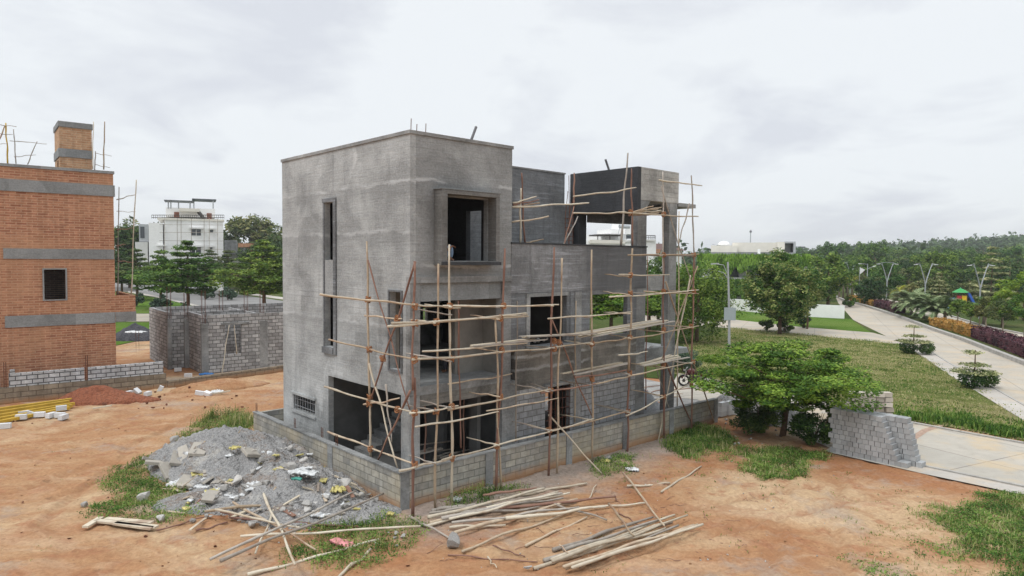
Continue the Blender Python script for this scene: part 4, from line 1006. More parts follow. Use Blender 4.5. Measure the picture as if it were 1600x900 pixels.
near_patch(gpoly((1145, 735), (1150, 705), (1230, 700), (1300, 712), (1290, 728), (1250, 750), (1180, 748)), 420, .3, 1.2, 5, .17, 'grass')
near_patch(gpoly((1040, 700), (1045, 675), (1090, 668), (1130, 672), (1145, 700), (1090, 722)), 420, .3, 1.2, 6, .2, 'grass')
near_patch(gpoly((930, 745), (935, 722), (970, 712), (1010, 715), (1000, 735), (960, 748)), 300, .35, 1.2, 7, .16, 'grass')
near_patch(gpoly((700, 790), (720, 770), (800, 758), (830, 760), (800, 775), (730, 795)), 300, .42, 1.5, 8, .25, 'weed')
near_patch(gpoly((160, 790), (175, 745), (240, 715), (300, 690), (320, 655), (390, 652), (400, 672), (330, 700), (250, 735), (270, 765), (330, 800), (280, 815), (190, 812)), 260, .33, 1.0, 9, .17, 'grass')
near_patch(gpoly((315, 668), (330, 650), (388, 650), (392, 668)), 260, .3, 1.5, 10, .5, 'weed')
near_patch(gpoly((470, 830), (540, 800), (620, 800), (660, 835), (650, 865), (590, 890), (500, 888)), 220, .36, 1.2, 11, .22, 'weed')
near_patch(gpoly((400, 790), (520, 770), (600, 785), (560, 800), (430, 805)), 120, .5, 1.2, 12, .16, 'grass')
near_patch(gpoly((900, 900), (1000, 720), (1290, 720), (1480, 775), (1320, 900)), 30, .66, .9, 13, .06, 'grass')
near_patch(gpoly((0, 900), (0, 700), (160, 690), (160, 900)), 10, .68, .9, 14, .06, 'grass_dry')
# field on the right, further away: larger tufts
blades('field_grass', scatter(LAWN, 30, .33, .3, 15, True, .012), .07, .05, M['grass_dry'], per=3, spread=.2)
blades('field_grass', scatter(LAWN, 26, .47, .25, 16, True, .012), .085, .05, M['grass'], per=3, spread=.2)
VG = gpoly((1380, 655), (1390, 640), (1500, 655), (1600, 672), (1700, 692), (1700, 706), (1600, 684), (1500, 668), (1400, 652))
blades('verge_weeds', scatter(VG, 130, .40, .8, 17, True, .012), .3, .06, M['grass'], per=3, spread=.12)
# ================================================================== vegetation
rt = np.random.default_rng(11)
def clumps(rg, cs, rad, zr, per, up=.6):
    "points on/in ellipsoid clumps"
    n = len(cs) * per; C = np.repeat(cs, per, 0); r3 = np.repeat(rad, per)[:, None]
    d = rg.normal(size=(n, 3)); d /= np.linalg.norm(d, axis=1)[:, None]; q = rg.uniform(.55, 1.08, n)[:, None]
    o = d * q * r3; o[:, 2] *= zr
    nrm = d.copy(); nrm[:, 2] += up
    return C + o, nrm
def crown_mesh(name, rg, cs, rad, zr, per, size, flat=.5, asp=.5, up=.6):
    C, Nn = clumps(rg, cs, rad, zr, per, up); V, Fq = leafcloud(C, Nn, size, rg, flat, asp); return npmesh(name, V, Fq)
def round_crown(name, seed, R_=3.2, Hc=4.5, z0=2., nc=60, per=110, size=.12, zr=.8, lump=.22, top=1.):
    rg = np.random.default_rng(seed); d = rg.normal(size=(nc, 3)); d /= np.linalg.norm(d, axis=1)[:, None]
    q = rg.uniform(.25, 1, nc) ** .5; p = d * q[:, None]
    taper = 1 - .25 * np.clip(p[:, 2], 0, 1) * top
    cs = np.stack([p[:, 0] * R_ * taper, p[:, 1] * R_ * taper, z0 + Hc / 2 + p[:, 2] * Hc / 2], 1)
    return crown_mesh(name, rg, cs, R_ * lump * rg.uniform(.7, 1.3, nc), zr, per, size)
def layer_crown(name, seed, R_=3.3, z0=1.6, z1=4.2, nl=6, nc=14, per=150, size=.06, lump=.26, zr=.3, prof=None):
    "flat shelves of foliage, wide below the middle and narrow at the top"
    rg = np.random.default_rng(seed); cs = []; rad = []
    for k in range(nl):
        t = k / (nl - 1); rr = R_ * (prof(t) if prof else (math.sin(math.pi * (.28 + .66 * t)) ** .8)); z = z0 + (z1 - z0) * t; m_ = max(2, int(nc * (rr / R_) ** 1.3))
        for j in range(m_):
            a = 2 * np.pi * (j + rg.uniform(-.3, .3)) / m_ + k; q = rr * rg.uniform(.35, 1.0) * (1 if j % 3 else .55)
            cs.append((q * math.cos(a), q * math.sin(a), z + rg.uniform(-.15, .15) * (z1 - z0) / nl + .06 * q)); rad.append(R_ * lump * rg.uniform(.6, 1.2) * (.6 + .4 * rr / R_))
    return crown_mesh(name, rg, np.array(cs), np.array(rad), zr, per, size, flat=.25, up=1.6), cs
def trunkmb(h, r, limbs=(), lean=(0, 0), seed=1):
    rr = random.Random(seed); mb = MB(); n = 6
    pts = [(lean[0] * (i / n) + rr.uniform(-.05, .05) * h * .2 * (i > 0), lean[1] * (i / n) + rr.uniform(-.05, .05) * h * .2 * (i > 0), h * i / n) for i in range(n + 1)]
    mb.tube(pts, [r * (1.25 - .75 * i / n) for i in range(n + 1)], 8)
    for c in limbs:
        s_ = rr.uniform(.55, .95); b0 = Vector((lean[0] * s_, lean[1] * s_, h * s_)); e_ = Vector(c); mid = b0.lerp(e_, .5) + Vector((0, 0, -.08 * (e_ - b0).length))
        mb.tube([b0, mid, e_], [r * .42, r * .28, r * .1], 5)
    return mb
def leafmat(name, dark, mid, light, **k): return island(name, [(.3, dark), (.5, mid), (.7, light)], trans=.14, **k)
M['bark'] = simple('bark', (.13, .085, .055), .95, .3, 9, bmp=.02)
M['bark_pale'] = simple('pale_bark', (.28, .23, .17), .9, .25, 9, bmp=.02)
M['leaf_bright'] = leafmat('bright_leaves', (.04, .10, .012), (.10, .20, .02), (.23, .34, .045), objvar=False)
M['leaf_mid'] = leafmat('mid_leaves', (.035, .09, .014), (.08, .17, .025), (.17, .26, .045), objvar=True)
M['leaf_dark'] = leafmat('dark_leaves', (.02, .055, .014), (.045, .10, .022), (.10, .16, .04), objvar=True)
M['leaf_olive'] = leafmat('olive_leaves', (.05, .085, .02), (.12, .16, .045), (.26, .26, .10), objvar=True)
M['leaf_mango'] = leafmat('flowering_leaves', (.03, .085, .015), (.09, .175, .03), (.34, .37, .12))
M['leaf_blue'] = leafmat('blue_green_leaves', (.03, .06, .035), (.07, .12, .075), (.14, .2, .13))
M['leaf_var'] = leafmat('cream_edged_leaves', (.12, .16, .05), (.28, .30, .13), (.5, .48, .26))
M['leaf_lime'] = leafmat('lime_leaves', (.08, .16, .015), (.17, .28, .025), (.3, .38, .05))
M['leaf_orange'] = leafmat('orange_leaves', (.18, .13, .03), (.38, .19, .04), (.52, .30, .08))
M['leaf_purple'] = leafmat('purple_leaves', (.03, .012, .018), (.075, .028, .04), (.14, .055, .065))
M['frond'] = leafmat('palm_fronds', (.08, .13, .05), (.18, .25, .11), (.33, .38, .20))
M['leaf_yellow'] = leafmat('yellow_leaves', (.15, .2, .02), (.35, .36, .03), (.5, .45, .06))
def tree(name, label, crown_me, leaf, loc, trunk, cat='tree', group=None, rz=0., sc=1., bark='bark'):
    e_ = empty(name, label, cat, loc, rz, group); e_.scale = (sc, sc, sc)
    link('crown', crown_me, M[leaf], e_)
    if isinstance(trunk, MB): trunk.build('trunk', M[bark], e_, smooth=True)
    elif trunk is not None: link('trunk', trunk, M[bark], e_)
    return e_
# --- the layered tree by the street corner
prof = lambda t: [.6, .9, 1., .98, .86, .66, .42][min(6, int(t * 6.99))]
b0 = gg(1221, 684)
cm, cs = layer_crown('crown', 21, 4.2, 1.35, 3.45, 6, 19, 620, .062, .21, .26, prof)
rg = random.Random(3)
tree('layered_tree', 'spreading bright green tree with flat layered foliage by the block stack at the street corner', cm, 'leaf_bright', (b0.x + .12, b0.y + .2, b0.z), trunkmb(2.6, .11, rg.sample(cs, 16), (.35, 0), 4))
# --- two dark bushes below it
def bush(name, label, loc, rx, h, leaf, seed, size=.05, per=260, nc=26, group=None, cat='bush', sx=1., rz=0.):
    rg = np.random.default_rng(seed); d = rg.normal(size=(nc, 3)); d /= np.linalg.norm(d, axis=1)[:, None]; d *= rg.uniform(.3, 1, nc)[:, None] ** .6
    cs = np.stack([d[:, 0] * rx * sx, d[:, 1] * rx, h * .52 + d[:, 2] * h * .42], 1)
    e_ = empty(name, label, cat, loc, rz, group)
    link('foliage', crown_mesh('foliage', rg, cs, rx * .33 * rg.uniform(.7, 1.2, nc), .8, per, size), M[leaf], e_)
    rr = random.Random(seed); mb = MB()
    for k in range(7):
        a = rr.uniform(0, 6.28); mb.tube([(0, 0, 0), (math.cos(a) * rx * .3, math.sin(a) * rx * .3, h * .45), (math.cos(a) * rx * .6, math.sin(a) * rx * .6, h * .85)], [.025, .018, .008], 5)
    mb.build('stems', M['bark'], e_); return e_
bush('dark_bush', 'dark green bush left of the layered tree trunk, behind the wall end', gg(1186, 676), .95, 1.35, 'leaf_dark', 31, sx=1.25)
bush('dark_bush', 'dark green bush between the layered tree trunk and the block stack', gg(1272, 694), .9, 1.35, 'leaf_dark', 32, sx=1.15)
bush('dark_bush', 'dark round bush behind the parked motorcycle', gg(1068, 582), 1.0, 1.4, 'leaf_blue', 33)
# --- round flowering tree across the side road
b0 = gg(1218, 522); 
rc_ = round_crown('crown', 41, 3.3, 6.4, 1.4, 130, 230, .13, .85, .22)
tree('round_tree', 'big round tree with pale flowering tips standing before the white garden wall', rc_, 'leaf_mango', (b0.x, b0.y, 0), trunkmb(4, .16, [(1, .5, 5), (-1, .3, 4.5), (.3, -1, 5.4), (-.4, 1, 4.4), (0, 0, 6)], (.1, 0), 6))
rc2 = round_crown('crown', 42, 1.9, 3.4, 2.2, 40, 200, .1, .8, .25)
b1 = gg(1243, 514); tree('round_tree', 'smaller companion tree right behind the big round flowering tree', rc2, 'leaf_mango', (b1.x + 1.2, b1.y, 0), trunkmb(3, .1, [(.5, .3, 3.4), (-.6, .2, 3.6)], (.1, .1), 7))
for i, (x, y, lab) in enumerate([(1199, 517, 'leftmost of the three clipped box shrubs under the round tree'), (1226, 520, 'middle one of the three clipped box shrubs under the round tree'), (1255, 513, 'rightmost and squarest of the three clipped shrubs under the round tree')]):
    p = gg(x, y); bush('clipped_shrub', lab, (p.x, p.y, 0), .75, 1.35, 'leaf_dark', 50 + i, .07, 120, 20, 'clipped shrubs under the round tree', 'shrub')
# --- dark trees behind the scaffold
b0 = gg(1104, 545)
tree('leafy_tree', 'large dark leafy tree right behind the far scaffold end', round_crown('crown', 61, 3.3, 6.4, .2, 95, 200, .10, .8, .24), 'leaf_mid', (b0.x + .3, b0.y + 4, 0), trunkmb(4, .15, [(1, .5, 4), (-1, .3, 3.5), (.3, -1, 4.4)], (.1, 0), 8))
b0 = gg(1080, 530)
tree('leafy_tree', 'tall leafy tree seen between the two free concrete columns', round_crown('crown', 62, 3.2, 6.6, .6, 80, 170, .12, .8, .24), 'leaf_mid', (b0.x - 1, b0.y + 9, 0), trunkmb(4, .15, [(1, .5, 4), (-1, .3, 3.5)], (.1, 0), 9))
pfc = lambda t: [.7, .98, 1., .9, .76, .6, .42, .27, .13][min(8, int(t * 8.99))]
lcm, lcs = layer_crown('crown', 63, 4.0, 2.3, 6.7, 9, 17, 200, .12, .25, .30, pfc)
tr_l = trunkmb(5.6, .15, random.Random(4).sample(lcs, 12), (.1, 0), 5).build('trunk', M['bark'], None, smooth=True); tr_me = tr_l.data; bpy.data.objects.remove(tr_l)
lcm2, _q = layer_crown('crown', 64, 3.8, 2.2, 6.3, 8, 16, 200, .12, .26, .30, pfc)
b0 = gp(955, 535); tree('layered_tree', 'bright layered tree seen through the opening in the grey house', lcm, 'leaf_bright', (b0.x, b0.y, 0), tr_me, rz=1.1)
b0 = gp(1022, 522); tree('layered_tree', 'bright layered tree seen between the end column and the free column', lcm2, 'leaf_bright', (b0.x, b0.y + 2, 0), tr_me, rz=2.1, sc=.8)
# --- layered trees along the left road
for i, (x, y, D, s, which, leaf, lab) in enumerate([(293, 490, 80, 1.28, 0, 'leaf_mid', 'layered tree with thick trunk in front of the white building, right of the pair'), (252, 478, 92, 1.2, 1, 'leaf_mid', 'layered tree left of the pair before the white building'),
        (414, 500, 78, 1.3, 0, 'leaf_mid', 'wide layered tree just left of the grey house'), (214, 464, 108, 1.25, 1, 'leaf_dark', 'darker layered tree by the brick house scaffold'), (190, 462, 115, 1.2, 0, 'leaf_dark', 'dark layered tree half hidden by the brick house corner'),
        (357, 462, 120, 1.25, 1, 'leaf_olive', 'forked thin tree across the road left of the wide tree'), (330, 455, 128, 1.2, 0, 'leaf_olive', 'olive layered tree across the road before the white building')]):
    p = dp(x, y, D); tree('layered_tree', lab, (lcm, lcm2)[which], leaf, (p.x, p.y, 0), tr_me, rz=i * 1.7, sc=s, group='layered trees along the left road')
for i, (x, y, D, s) in enumerate([(190, 458, 100, 1.), (213, 462, 95, 1.1), (252, 468, 88, 1.2), (293, 479, 75, 1.15), (322, 459, 112, 1.3), (356, 463, 110, 1.3), (408, 500, 78, .9)]):
    p = dp(x, y, D); lab = ORD[i] + ' blue-green spiky shrub from the left along the left road'
    if i == 0: sb = bush('spiky_shrub', lab, (p.x, p.y, 0), 1.05, 1.7, 'leaf_blue', 71, .13, 60, 20, 'blue-green shrubs along the left road', 'shrub')
    else:
        c_ = copy_tree(sb); c_.location = (p.x, p.y, 0); c_.rotation_euler.z = i; c_.scale = (s, s, s); c_['label'] = lab
# --- big trees behind on the left
fa = [round_crown('crown', 80 + k, 5.5, 9 + k, 2., 60, 90, .34, .8, .25) for k in range(3)]
ft_me = trunkmb(7, .3, [(2, 1, 8), (-2, .5, 8), (.5, -2, 8)], (.2, 0), 11).build('trunk', M['bark'], None, smooth=True); fq = ft_me.data; bpy.data.objects.remove(ft_me); ft_me = fq
for i, (x, top, D, s, k, leaf, lab) in enumerate([(392, 335, 190, 1.55, 0, 'leaf_olive', 'broad flowering tree on the skyline right of the white building'), (360, 352, 185, 1.25, 1, 'leaf_olive', 'smaller flowering tree touching the white building edge'),
        (428, 362, 150, 1.0, 2, 'leaf_dark', 'deep green tree beside the grey house edge'), (440, 348, 175, 1.2, 1, 'leaf_olive', 'tree top peeping out behind the grey house edge'), (410, 375, 140, .8, 0, 'leaf_dark', 'low dark tree behind the small brick tower'),
        (203, 338, 150, 1.15, 2, 'leaf_olive', 'tree on the skyline left of the white building'), (192, 352, 140, 1.0, 0, 'leaf_dark', 'dark tree behind the brick house scaffold'), (232, 347, 185, 1.2, 1, 'leaf_olive', 'tree top rising behind the left wing of the white building')]):
    hgt = 7 + (402 - top) * D / F; p = dp(x, 400, D); zt = fa[k].vertices; hm = max(v.co.z for v in zt)
    e_ = tree('broad_tree', lab, fa[k], leaf, (p.x, p.y, hgt - hm * s - .0), ft_me, rz=i * 2.1, sc=s)
# --- hedges in the median
def hedge(name, label, pxs, wd, h, leaf, seed, size=.07, dens=130, group=None, zb=.13):
    rg = np.random.default_rng(seed); pts = [gp(x, y) for x, y in pxs]; C = []; Nn = []
    for a, b_ in zip(pts, pts[1:]):
        l = (b_ - a).length; d_ = (b_ - a).normalized(); nrm = Vector((-d_.y, d_.x, 0)); n = int(l * dens * (wd + 2 * h) / 2)
        s_ = rg.uniform(0, l, n); t = rg.uniform(-1, 1, n); side = rg.random(n) < h / (h + wd); q = np.where(side, np.sign(t) * .96, t) * wd / 2; z = np.where(side, rg.uniform(0, 1, n) * h, h + rg.normal(0, .04, n)) 
        z += .07 * (hnoise(s_ * 1.5 + a.x, t * 0 + 1, seed) - .5) * (z > h * .6) * 2
        C.append(np.stack([a.x + d_.x * s_ + nrm.x * q, a.y + d_.y * s_ + nrm.y * q, zb + z], 1)); Nn.append(np.stack([nrm.x * q, nrm.y * q, z * 0 + .7], 1))
    C = np.concatenate(C); Nn = np.concatenate(Nn); V, Fq = leafcloud(C, Nn, size, rg, .8); 
    o = link(name, npmesh(name, V, Fq), M[leaf]); tag(o, label, 'hedge', group)
    mb = MB()
    for a, b_ in zip(pts, pts[1:]): mb.bar(Vector((a.x, a.y, zb + h * .45)), Vector((b_.x, b_.y, zb + h * .45)), wd * .86, h * .85)
    k = mb.build('core', M[leaf], o); return o
hedge('hedge', 'near clipped purple hedge on the median at the right edge', [(1528, 530), (1560, 541), (1600, 557), (1720, 606)], 1.3, 1.0, 'leaf_purple', 1, .09, 90)
hedge('hedge', 'near clipped orange hedge left of the purple one', [(1462, 510), (1495, 519), (1526, 529)], 1.5, .85, 'leaf_orange', 2, .09, 90)
hedge('hedge', 'far clipped purple hedge behind the palms', [(1372, 480), (1390, 485), (1406, 491)], 1.5, 1.0, 'leaf_purple', 3, .12, 50)
hedge('hedge', 'far clipped orange hedge beyond the far purple one', [(1332, 470), (1352, 475), (1371, 480)], 1.5, .8, 'leaf_orange', 4, .13, 50)
# --- palms
def palm(name, label, loc, trunk_h, fl, nf, leaf='frond', seed=1, group=None, droop=.9, cat='palm', up=.9):
    rg = random.Random(seed); e_ = empty(name, label, cat, loc, 0, group); mb = MB(); st = MB()
    for k in range(nf):
        a = 2 * math.pi * (k * .382) ; el = R(rg.uniform(22, 88)) * up; pts = []; l = fl * rg.uniform(.8, 1.1); x = 0; z = trunk_h; an = el
        for i in range(9):
            pts.append(Vector((math.cos(a) * x, math.sin(a) * x, z))); x += l / 8 * math.cos(an); z += l / 8 * math.sin(an); an -= droop * (.12 + .03 * i)
        st.tube(pts, [.03 * (1 - i / 9.5) + .006 for i in range(9)], 4, cap=False)
        sd_ = Vector((-math.sin(a), math.cos(a), 0))
        for i in range(0, 49):
            t = .12 + .88 * i / 48; j = min(7, int(t * 8)); b_ = pts[j].lerp(pts[j + 1], t * 8 - j) if j < 8 else pts[8]; dirv = (pts[min(8, j + 1)] - pts[j]).normalized(); ll = l * .22 * math.sin(math.pi * min(1, t * .85 + .12)) + .05
            for s_ in (-1, 1):
                tip = b_ + (sd_ * s_ * .75 + dirv * .65 + Vector((0, 0, .18 - .25 * rg.random()))) * ll; wv = dirv * .026 * max(1, fl * .6)
                mb.add([b_ - wv, b_ + wv, tip], [(0, 1, 2)])
    mb.build('fronds', M[leaf], e_); st.build('frond_stems', M['leaf_olive'], e_)
    tm = MB(); tm.tube([(0, 0, 0), (.03, 0, trunk_h * .5), (0, 0, trunk_h)], [.2, .17, .2], 8); tm.build('trunk', M['bark_pale'], e_, smooth=True)
    return e_
palms = [(1418, 497, 'grey-green feather palm at the left end of the palm group'), (1437, 503, 'grey-green feather palm second from the left of the palm group'), (1456, 509, 'grey-green feather palm at the right end of the palm group')]
pp = None
for i, (x, y, lab) in enumerate(palms):
    p = gp(x + 6, y - 4)
    if pp is None: pp = palm('feather_palm', lab, (p.x, p.y, .12), 1.1, 3.5, 64, 'frond', 3, 'feather palms on the median')
    else:
        c_ = copy_tree(pp); c_.location = (p.x, p.y, .12); c_.rotation_euler.z = i * 1.3; c_['label'] = lab; s = (1, .95, .9)[i]; c_.scale = (s, s, s)
p = gp(1476, 505); palm('feather_palm', 'thin young palm with white-painted foot beside the orange hedge', (p.x, p.y, .1), 1.6, 2.2, 16, 'frond', 5)
p = gp(1537, 508); palm('feather_palm', 'dark green palm beside the slide', (p.x, p.y, .1), 1.2, 2.6, 22, 'leaf_mid', 6)
p = gp(1405, 480); palm('yellow_palm', 'yellow palm frond cluster before the forked lamp', (p.x, p.y, .1), 2.2, 1.8, 12, 'leaf_yellow', 7)
for i, x in enumerate((1311, 1317, 1324, 1331)):
    p = dp(x, 466, 128 + i * 2); o = palm('yellow_palm', ORD[i] + ' yellow foxtail palm from the left at the far road bend', (p.x, p.y, 0), 3.0, 2.2, 14, 'leaf_yellow', 8 + i, 'yellow palms at the far road bend')
for i, (x, y) in enumerate(((1345, 470), (1354, 472), (1367, 476))):
    p = gp(x, y - 3); bush('grey_shrub', ('left', 'middle', 'right')[i] + ' one of the three tall grey-green shrubs behind the far orange hedge', (p.x, p.y, .1), 1.5, 4.6, 'leaf_olive', 90 + i, .16, 60, 30, 'tall grey-green shrubs on the median', 'shrub')
# --- small standard trees on the median
for i, (x, y, h, r_, leaf, lab) in enumerate([(1496, 511, 2.9, .8, 'leaf_mid', 'slim dark-trunked young tree beside the orange hedge'), (1516, 517, 2.7, .9, 'leaf_mid', 'low forked young tree behind the orange hedge'), (1530, 519, 2.8, .5, 'leaf_olive', 'narrow young tree around the near lamp foot'),
        (1540, 521, 3.4, .9, 'leaf_olive', 'round-headed young tree left of the lime tree'), (1566, 533, 3.6, 1.3, 'leaf_olive', 'mushroom-shaped pale trimmed tree in the purple hedge'), (1600, 541, 4.4, 1.2, 'leaf_mid', 'young tree cut by the right edge of the picture')]):
    p = gp(x, y); z = h * .45
    cm_ = round_crown('crown', 100 + i, r_, h - z, z, 26, 110, .08, .7, .32)
    tree('young_tree', lab, cm_, leaf, (p.x, p.y, .12), trunkmb(z + .4, .07, [(r_ * .5, 0, z + .5), (-r_ * .4, .2, z + .6)], (0, 0), i), bark='bark_pale')
p = dp(1567, 480, 74); tree('lime_tree', 'lime green cone-shaped tree across the second road', round_crown('crown', 120, 1.6, 3.4, .7, 60, 150, .12, .6, .24, 1.6), 'leaf_lime', (p.x, p.y, 0), trunkmb(2.5, .12, [(.8, 0, 3), (-.8, 0, 3)]))
p = dp(1600, 480, 82); tree('lime_tree', 'yellow-green open tree at the right edge across the second road', round_crown('crown', 121, 2.6, 3.2, 2.6, 40, 110, .14, .5, .25), 'leaf_lime', (p.x, p.y, 0), trunkmb(3.4, .12, [(1.2, 0, 4), (-1.2, 0, 4)]))
# --- topiary on the road edge
for i, (x, y, lab) in enumerate([(1427, 553, 'cream-edged layered shrub over two dark clipped balls where the side road meets the main road'), (1522, 606, 'cream-edged layered shrub over clipped green balls, the nearer one on the road edge')]):
    p = gp(x, y); sc_ = (1.0, .95)[i]; e_ = empty('topiary_shrub', lab, 'shrub', (p.x, p.y, .02), i * .8, 'layered shrubs on the road edge')
    cs_ = np.array([(.9 * math.cos(a), .9 * math.sin(a), .95) for a in np.arange(0, 6.2, .7)] + [(.45 * math.cos(a), .45 * math.sin(a), 1.35) for a in np.arange(0, 6.2, 1.5)] + [(0, 0, 1.4), (.25, 0, 2.05), (-.25, .1, 2.05), (0, .25, 2.1)]) * sc_
    rr = np.full(len(cs_), .42 * sc_); rg = np.random.default_rng(i)
    link('foliage', crown_mesh('foliage', rg, cs_, rr, .22, 110, .06, up=1.5), M['leaf_var'], e_)
    for j, (bx, by, br) in enumerate([(-.3, .1, .62), (.7, -.5, .55)]):
        rg = np.random.default_rng(5 + j); c_ = np.array([(bx, by, .5)]); link('clipped_ball', crown_mesh('clipped_ball', rg, c_, np.array([br]), .85, 1500, .06), M['leaf_dark'], e_)
    MB().tube([(0, 0, 0), (0, 0, 2.1)], [.06, .02], 6).build('stem', M['bark'], e_)
p = gp(1332, 480); bush('clipped_shrub', 'dark clipped shrub at the end of the white garden wall', (p.x - .5, p.y, 0), 1.1, 1.8, 'leaf_mid', 130, .1, 100, 20)
# --- trees of the wood beyond the roads: each its own crown and trunk
kinds = [('dense_tree', 'leaf_dark'), ('bushy_tree', 'leaf_mid'), ('pale_tree', 'leaf_olive')]
rw = random.Random(17); cnt = 0
crn = [round_crown('crown', 140 + k, 4.2, (7, 8.5, 6.2)[k], (1.2, 1.8, .8)[k], 46, 80, .3, .8, .27) for k in range(3)]
sp_me = layer_crown('crown', 150, 3.0, .8, 7.5, 9, 12, 50, .22, .3, .2, lambda t: 1.05 - .9 * t)[0]
cells = [('left part of the wood behind the far road bend', 1262, 1345), ('middle of the wood behind the forked lamps', 1345, 1455), ('right part of the wood behind the playground', 1455, 1640)]
for D, n, hs in ((120, 13, (.5, .8)), (150, 16, (.6, .95)), (185, 18, (.75, 1.05)), (225, 20, (.9, 1.25)), (270, 22, (1.0, 1.45)), (330, 24, (1.2, 1.7))):
    for i in range(n):
        x = 1255 + (1645 - 1255) * (i + rw.uniform(.1, .9)) / n; Dd = D + rw.uniform(-14, 14)
        if Dd < 140 and x < 1345: continue
        p = dp(x, 410, Dd); k = rw.choice((0, 0, 1, 1, 2)); s = rw.uniform(*hs)
        cell = next(c for c in cells if x < c[2] or c is cells[-1])
        lab = ('dense dark tree', 'bushy mid-green tree', 'pale olive tree')[k] + ' in the ' + cell[0]
        tree(kinds[k][0], lab, crn[k], kinds[k][1], (p.x, p.y, -.2), ft_me, rz=rw.uniform(0, 6), sc=s, group=('dense dark trees', 'bushy mid-green trees', 'pale olive trees')[k] + ' of the wood, ' + cell[0])
for i, (x, y, D, s, lab) in enumerate([(1467, 470, 105, .7, 'pale yellowish tiered conifer left of the playground roof'), (1548, 470, 112, 1.25, 'tall pale orange tiered conifer behind the playground lamp')]):
    p = dp(x, y, D); tree('tiered_tree', lab, sp_me, 'leaf_var', (p.x, p.y, 0), trunkmb(5, .12, []), sc=s)
# side trees along the far road and around the ivy building
for i, (x, D, k, s, leaf, lab) in enumerate([(1295, 105, 1, .8, 'leaf_mid', 'tree beside the far end of the white garden wall'), (1283, 122, 0, .7, 'leaf_dark', 'dark tree behind the round flowering tree'), (1262, 140, 1, .75, 'leaf_mid', 'tree at the right corner of the ivy building'),
        (1078, 100, 1, .62, 'leaf_mid', 'tree left of the ivy building behind the scaffold'), (1062, 85, 0, .75, 'leaf_dark', 'dark tree behind the rightmost scaffold upright'), (1098, 82, 1, .4, 'leaf_mid', 'lower tree before the left corner of the ivy building'),
        (1008, 110, 0, .8, 'leaf_dark', 'dark tree at the foot of the white tower house'), (940, 95, 1, .75, 'leaf_mid', 'tree seen deep through the house opening')]):
    p = dp(x, 410, D); tree('bushy_tree', lab, crn[k], leaf, (p.x, p.y, 0), ft_me, rz=i, sc=s)
# --- the far wooded hills
hx = np.linspace(-900, 2200, 90); hy = np.linspace(330, 1900, 50); HX, HY = np.meshgrid(hx, hy)
def hillz(X, Y):
    side = np.clip((X / np.maximum(Y, 1) - .28) / .35, 0, 1.6)
    return (-1.5 + 15 * np.clip((Y - 330) / 260, 0, 1) * side + 10 * np.clip((Y - 500) / 700, 0, 1.2) * (.4 + side) * (.5 + fbm(X / 300, Y / 300, 4)))
HZ = hillz(HX, HY); V_ = np.stack([HX.ravel(), HY.ravel(), HZ.ravel()], 1); I = np.arange(49)[:, None] * 90 + np.arange(89)[None, :]
tag(link('hills', npmesh('hills', V_, np.stack([I, I + 1, I + 91, I + 90], -1).reshape(-1, 4)), M['scrub']), kind='structure')
rg = np.random.default_rng(77)
n = 5200; dist = 300 + 900 * rg.random(n) ** 1.3; ang = np.arctan2(rg.uniform(-350, 900, n), F); x = dist * np.sin(ang) / np.cos(ang); y = dist
k = (ang > .27) | (rg.random(n) < .35); x, y = x[k], y[k]
z = np.where(y > 330, hillz(x, y), 0); hgt = rg.uniform(4.5, 13.5, len(x)) * (1 + .25 * (rg.random(len(x)) > .93))
per = 34; cs = np.repeat(np.stack([x, y, z + hgt * .6], 1), per, 0); d = rg.normal(size=(len(cs), 3)); d /= np.linalg.norm(d, axis=1)[:, None]; d *= rg.uniform(.5, 1.05, len(cs))[:, None]
hh = np.repeat(hgt, per)[:, None]; C = cs + d * hh * np.array([.48, .48, .42]); V, Fq = leafcloud(C, d + np.array([0, 0, .8]), 1.5, rg, .7, .7)
tag(link('distant_wood', npmesh('distant_wood', V, Fq), M['leaf_dark']), kind='stuff')
# ================================================================== brick house on the left
bh = empty('brick_house', 'red brick house with grey concrete bands and a small brick stair tower on its roof', 'house', BF.o, BF.ang)
def bb(name, mat, boxes, parent=None, label=None):
    mb = MB()
    for q in boxes: mb.box(*q)
    o = mb.build(name, M[mat], parent or bh)
    if label: o['label'] = label
    return o
mb = MB(); mb.wall((-11, 0), (1, 0), 0, 11, -.2, 11.3, .25, holes=[(11 - 3.1, 11 - 2.2, 4.78, 6.29), (11 - 6.0, 11 - 4.93, 2.25, 4.0), (11 - 6.2, 11 - 4.95, 5.4, 6.9)])
mb.build('front_wall', M['brick'], bh)
mb = MB(); mb.wall((0, 0), (0, 1), .25, 9, -.2, 11.3, .25, holes=[(2, 3.4, .2, 2.4), (4.5, 6, 4.4, 6.4), (4.5, 6, 7.9, 9.6)])
mb.build('side_wall', M['brick'], bh)
mb = MB(); mb.wall((0, 9), (-1, 0), 0, 11, -.2, 11.3, .25); mb.wall((-11, 9), (0, -1), 0, 9, -.2, 11.3, .25); mb.build('rear_wall', M['brick'], bh)
bb('roof', 'rough', [(-10.7, -.3, .3, 8.7, 10.1, 10.3)])
bb('floor_slab', 'inner', [(-10.7, -.3, .3, 8.7, 6.8, 7.0), (-10.7, -.3, .3, 8.7, 3.5, 3.7)])
bb('coping', 'cband', [(-11.05, .05, -.06, .3, 11.3, 11.44), (-.25, .05, .3, 9.05, 11.3, 11.44)])
bb('concrete_band', 'cband', [(-11, .03, -.06, -.002, 10.12, 10.7), (.002, .06, -.06, 9, 10.12, 10.7)])
bb('concrete_band', 'cband', [(-4.72, -.02, -.05, -.002, 6.82, 7.33)])
bb('concrete_band', 'cband', [(-4.72, -.02, -.05, -.002, 3.45, 4.02)])
bb('balcony_slab', 'rough', [(.003, .98, .0, 5, 3.5, 4.02)])
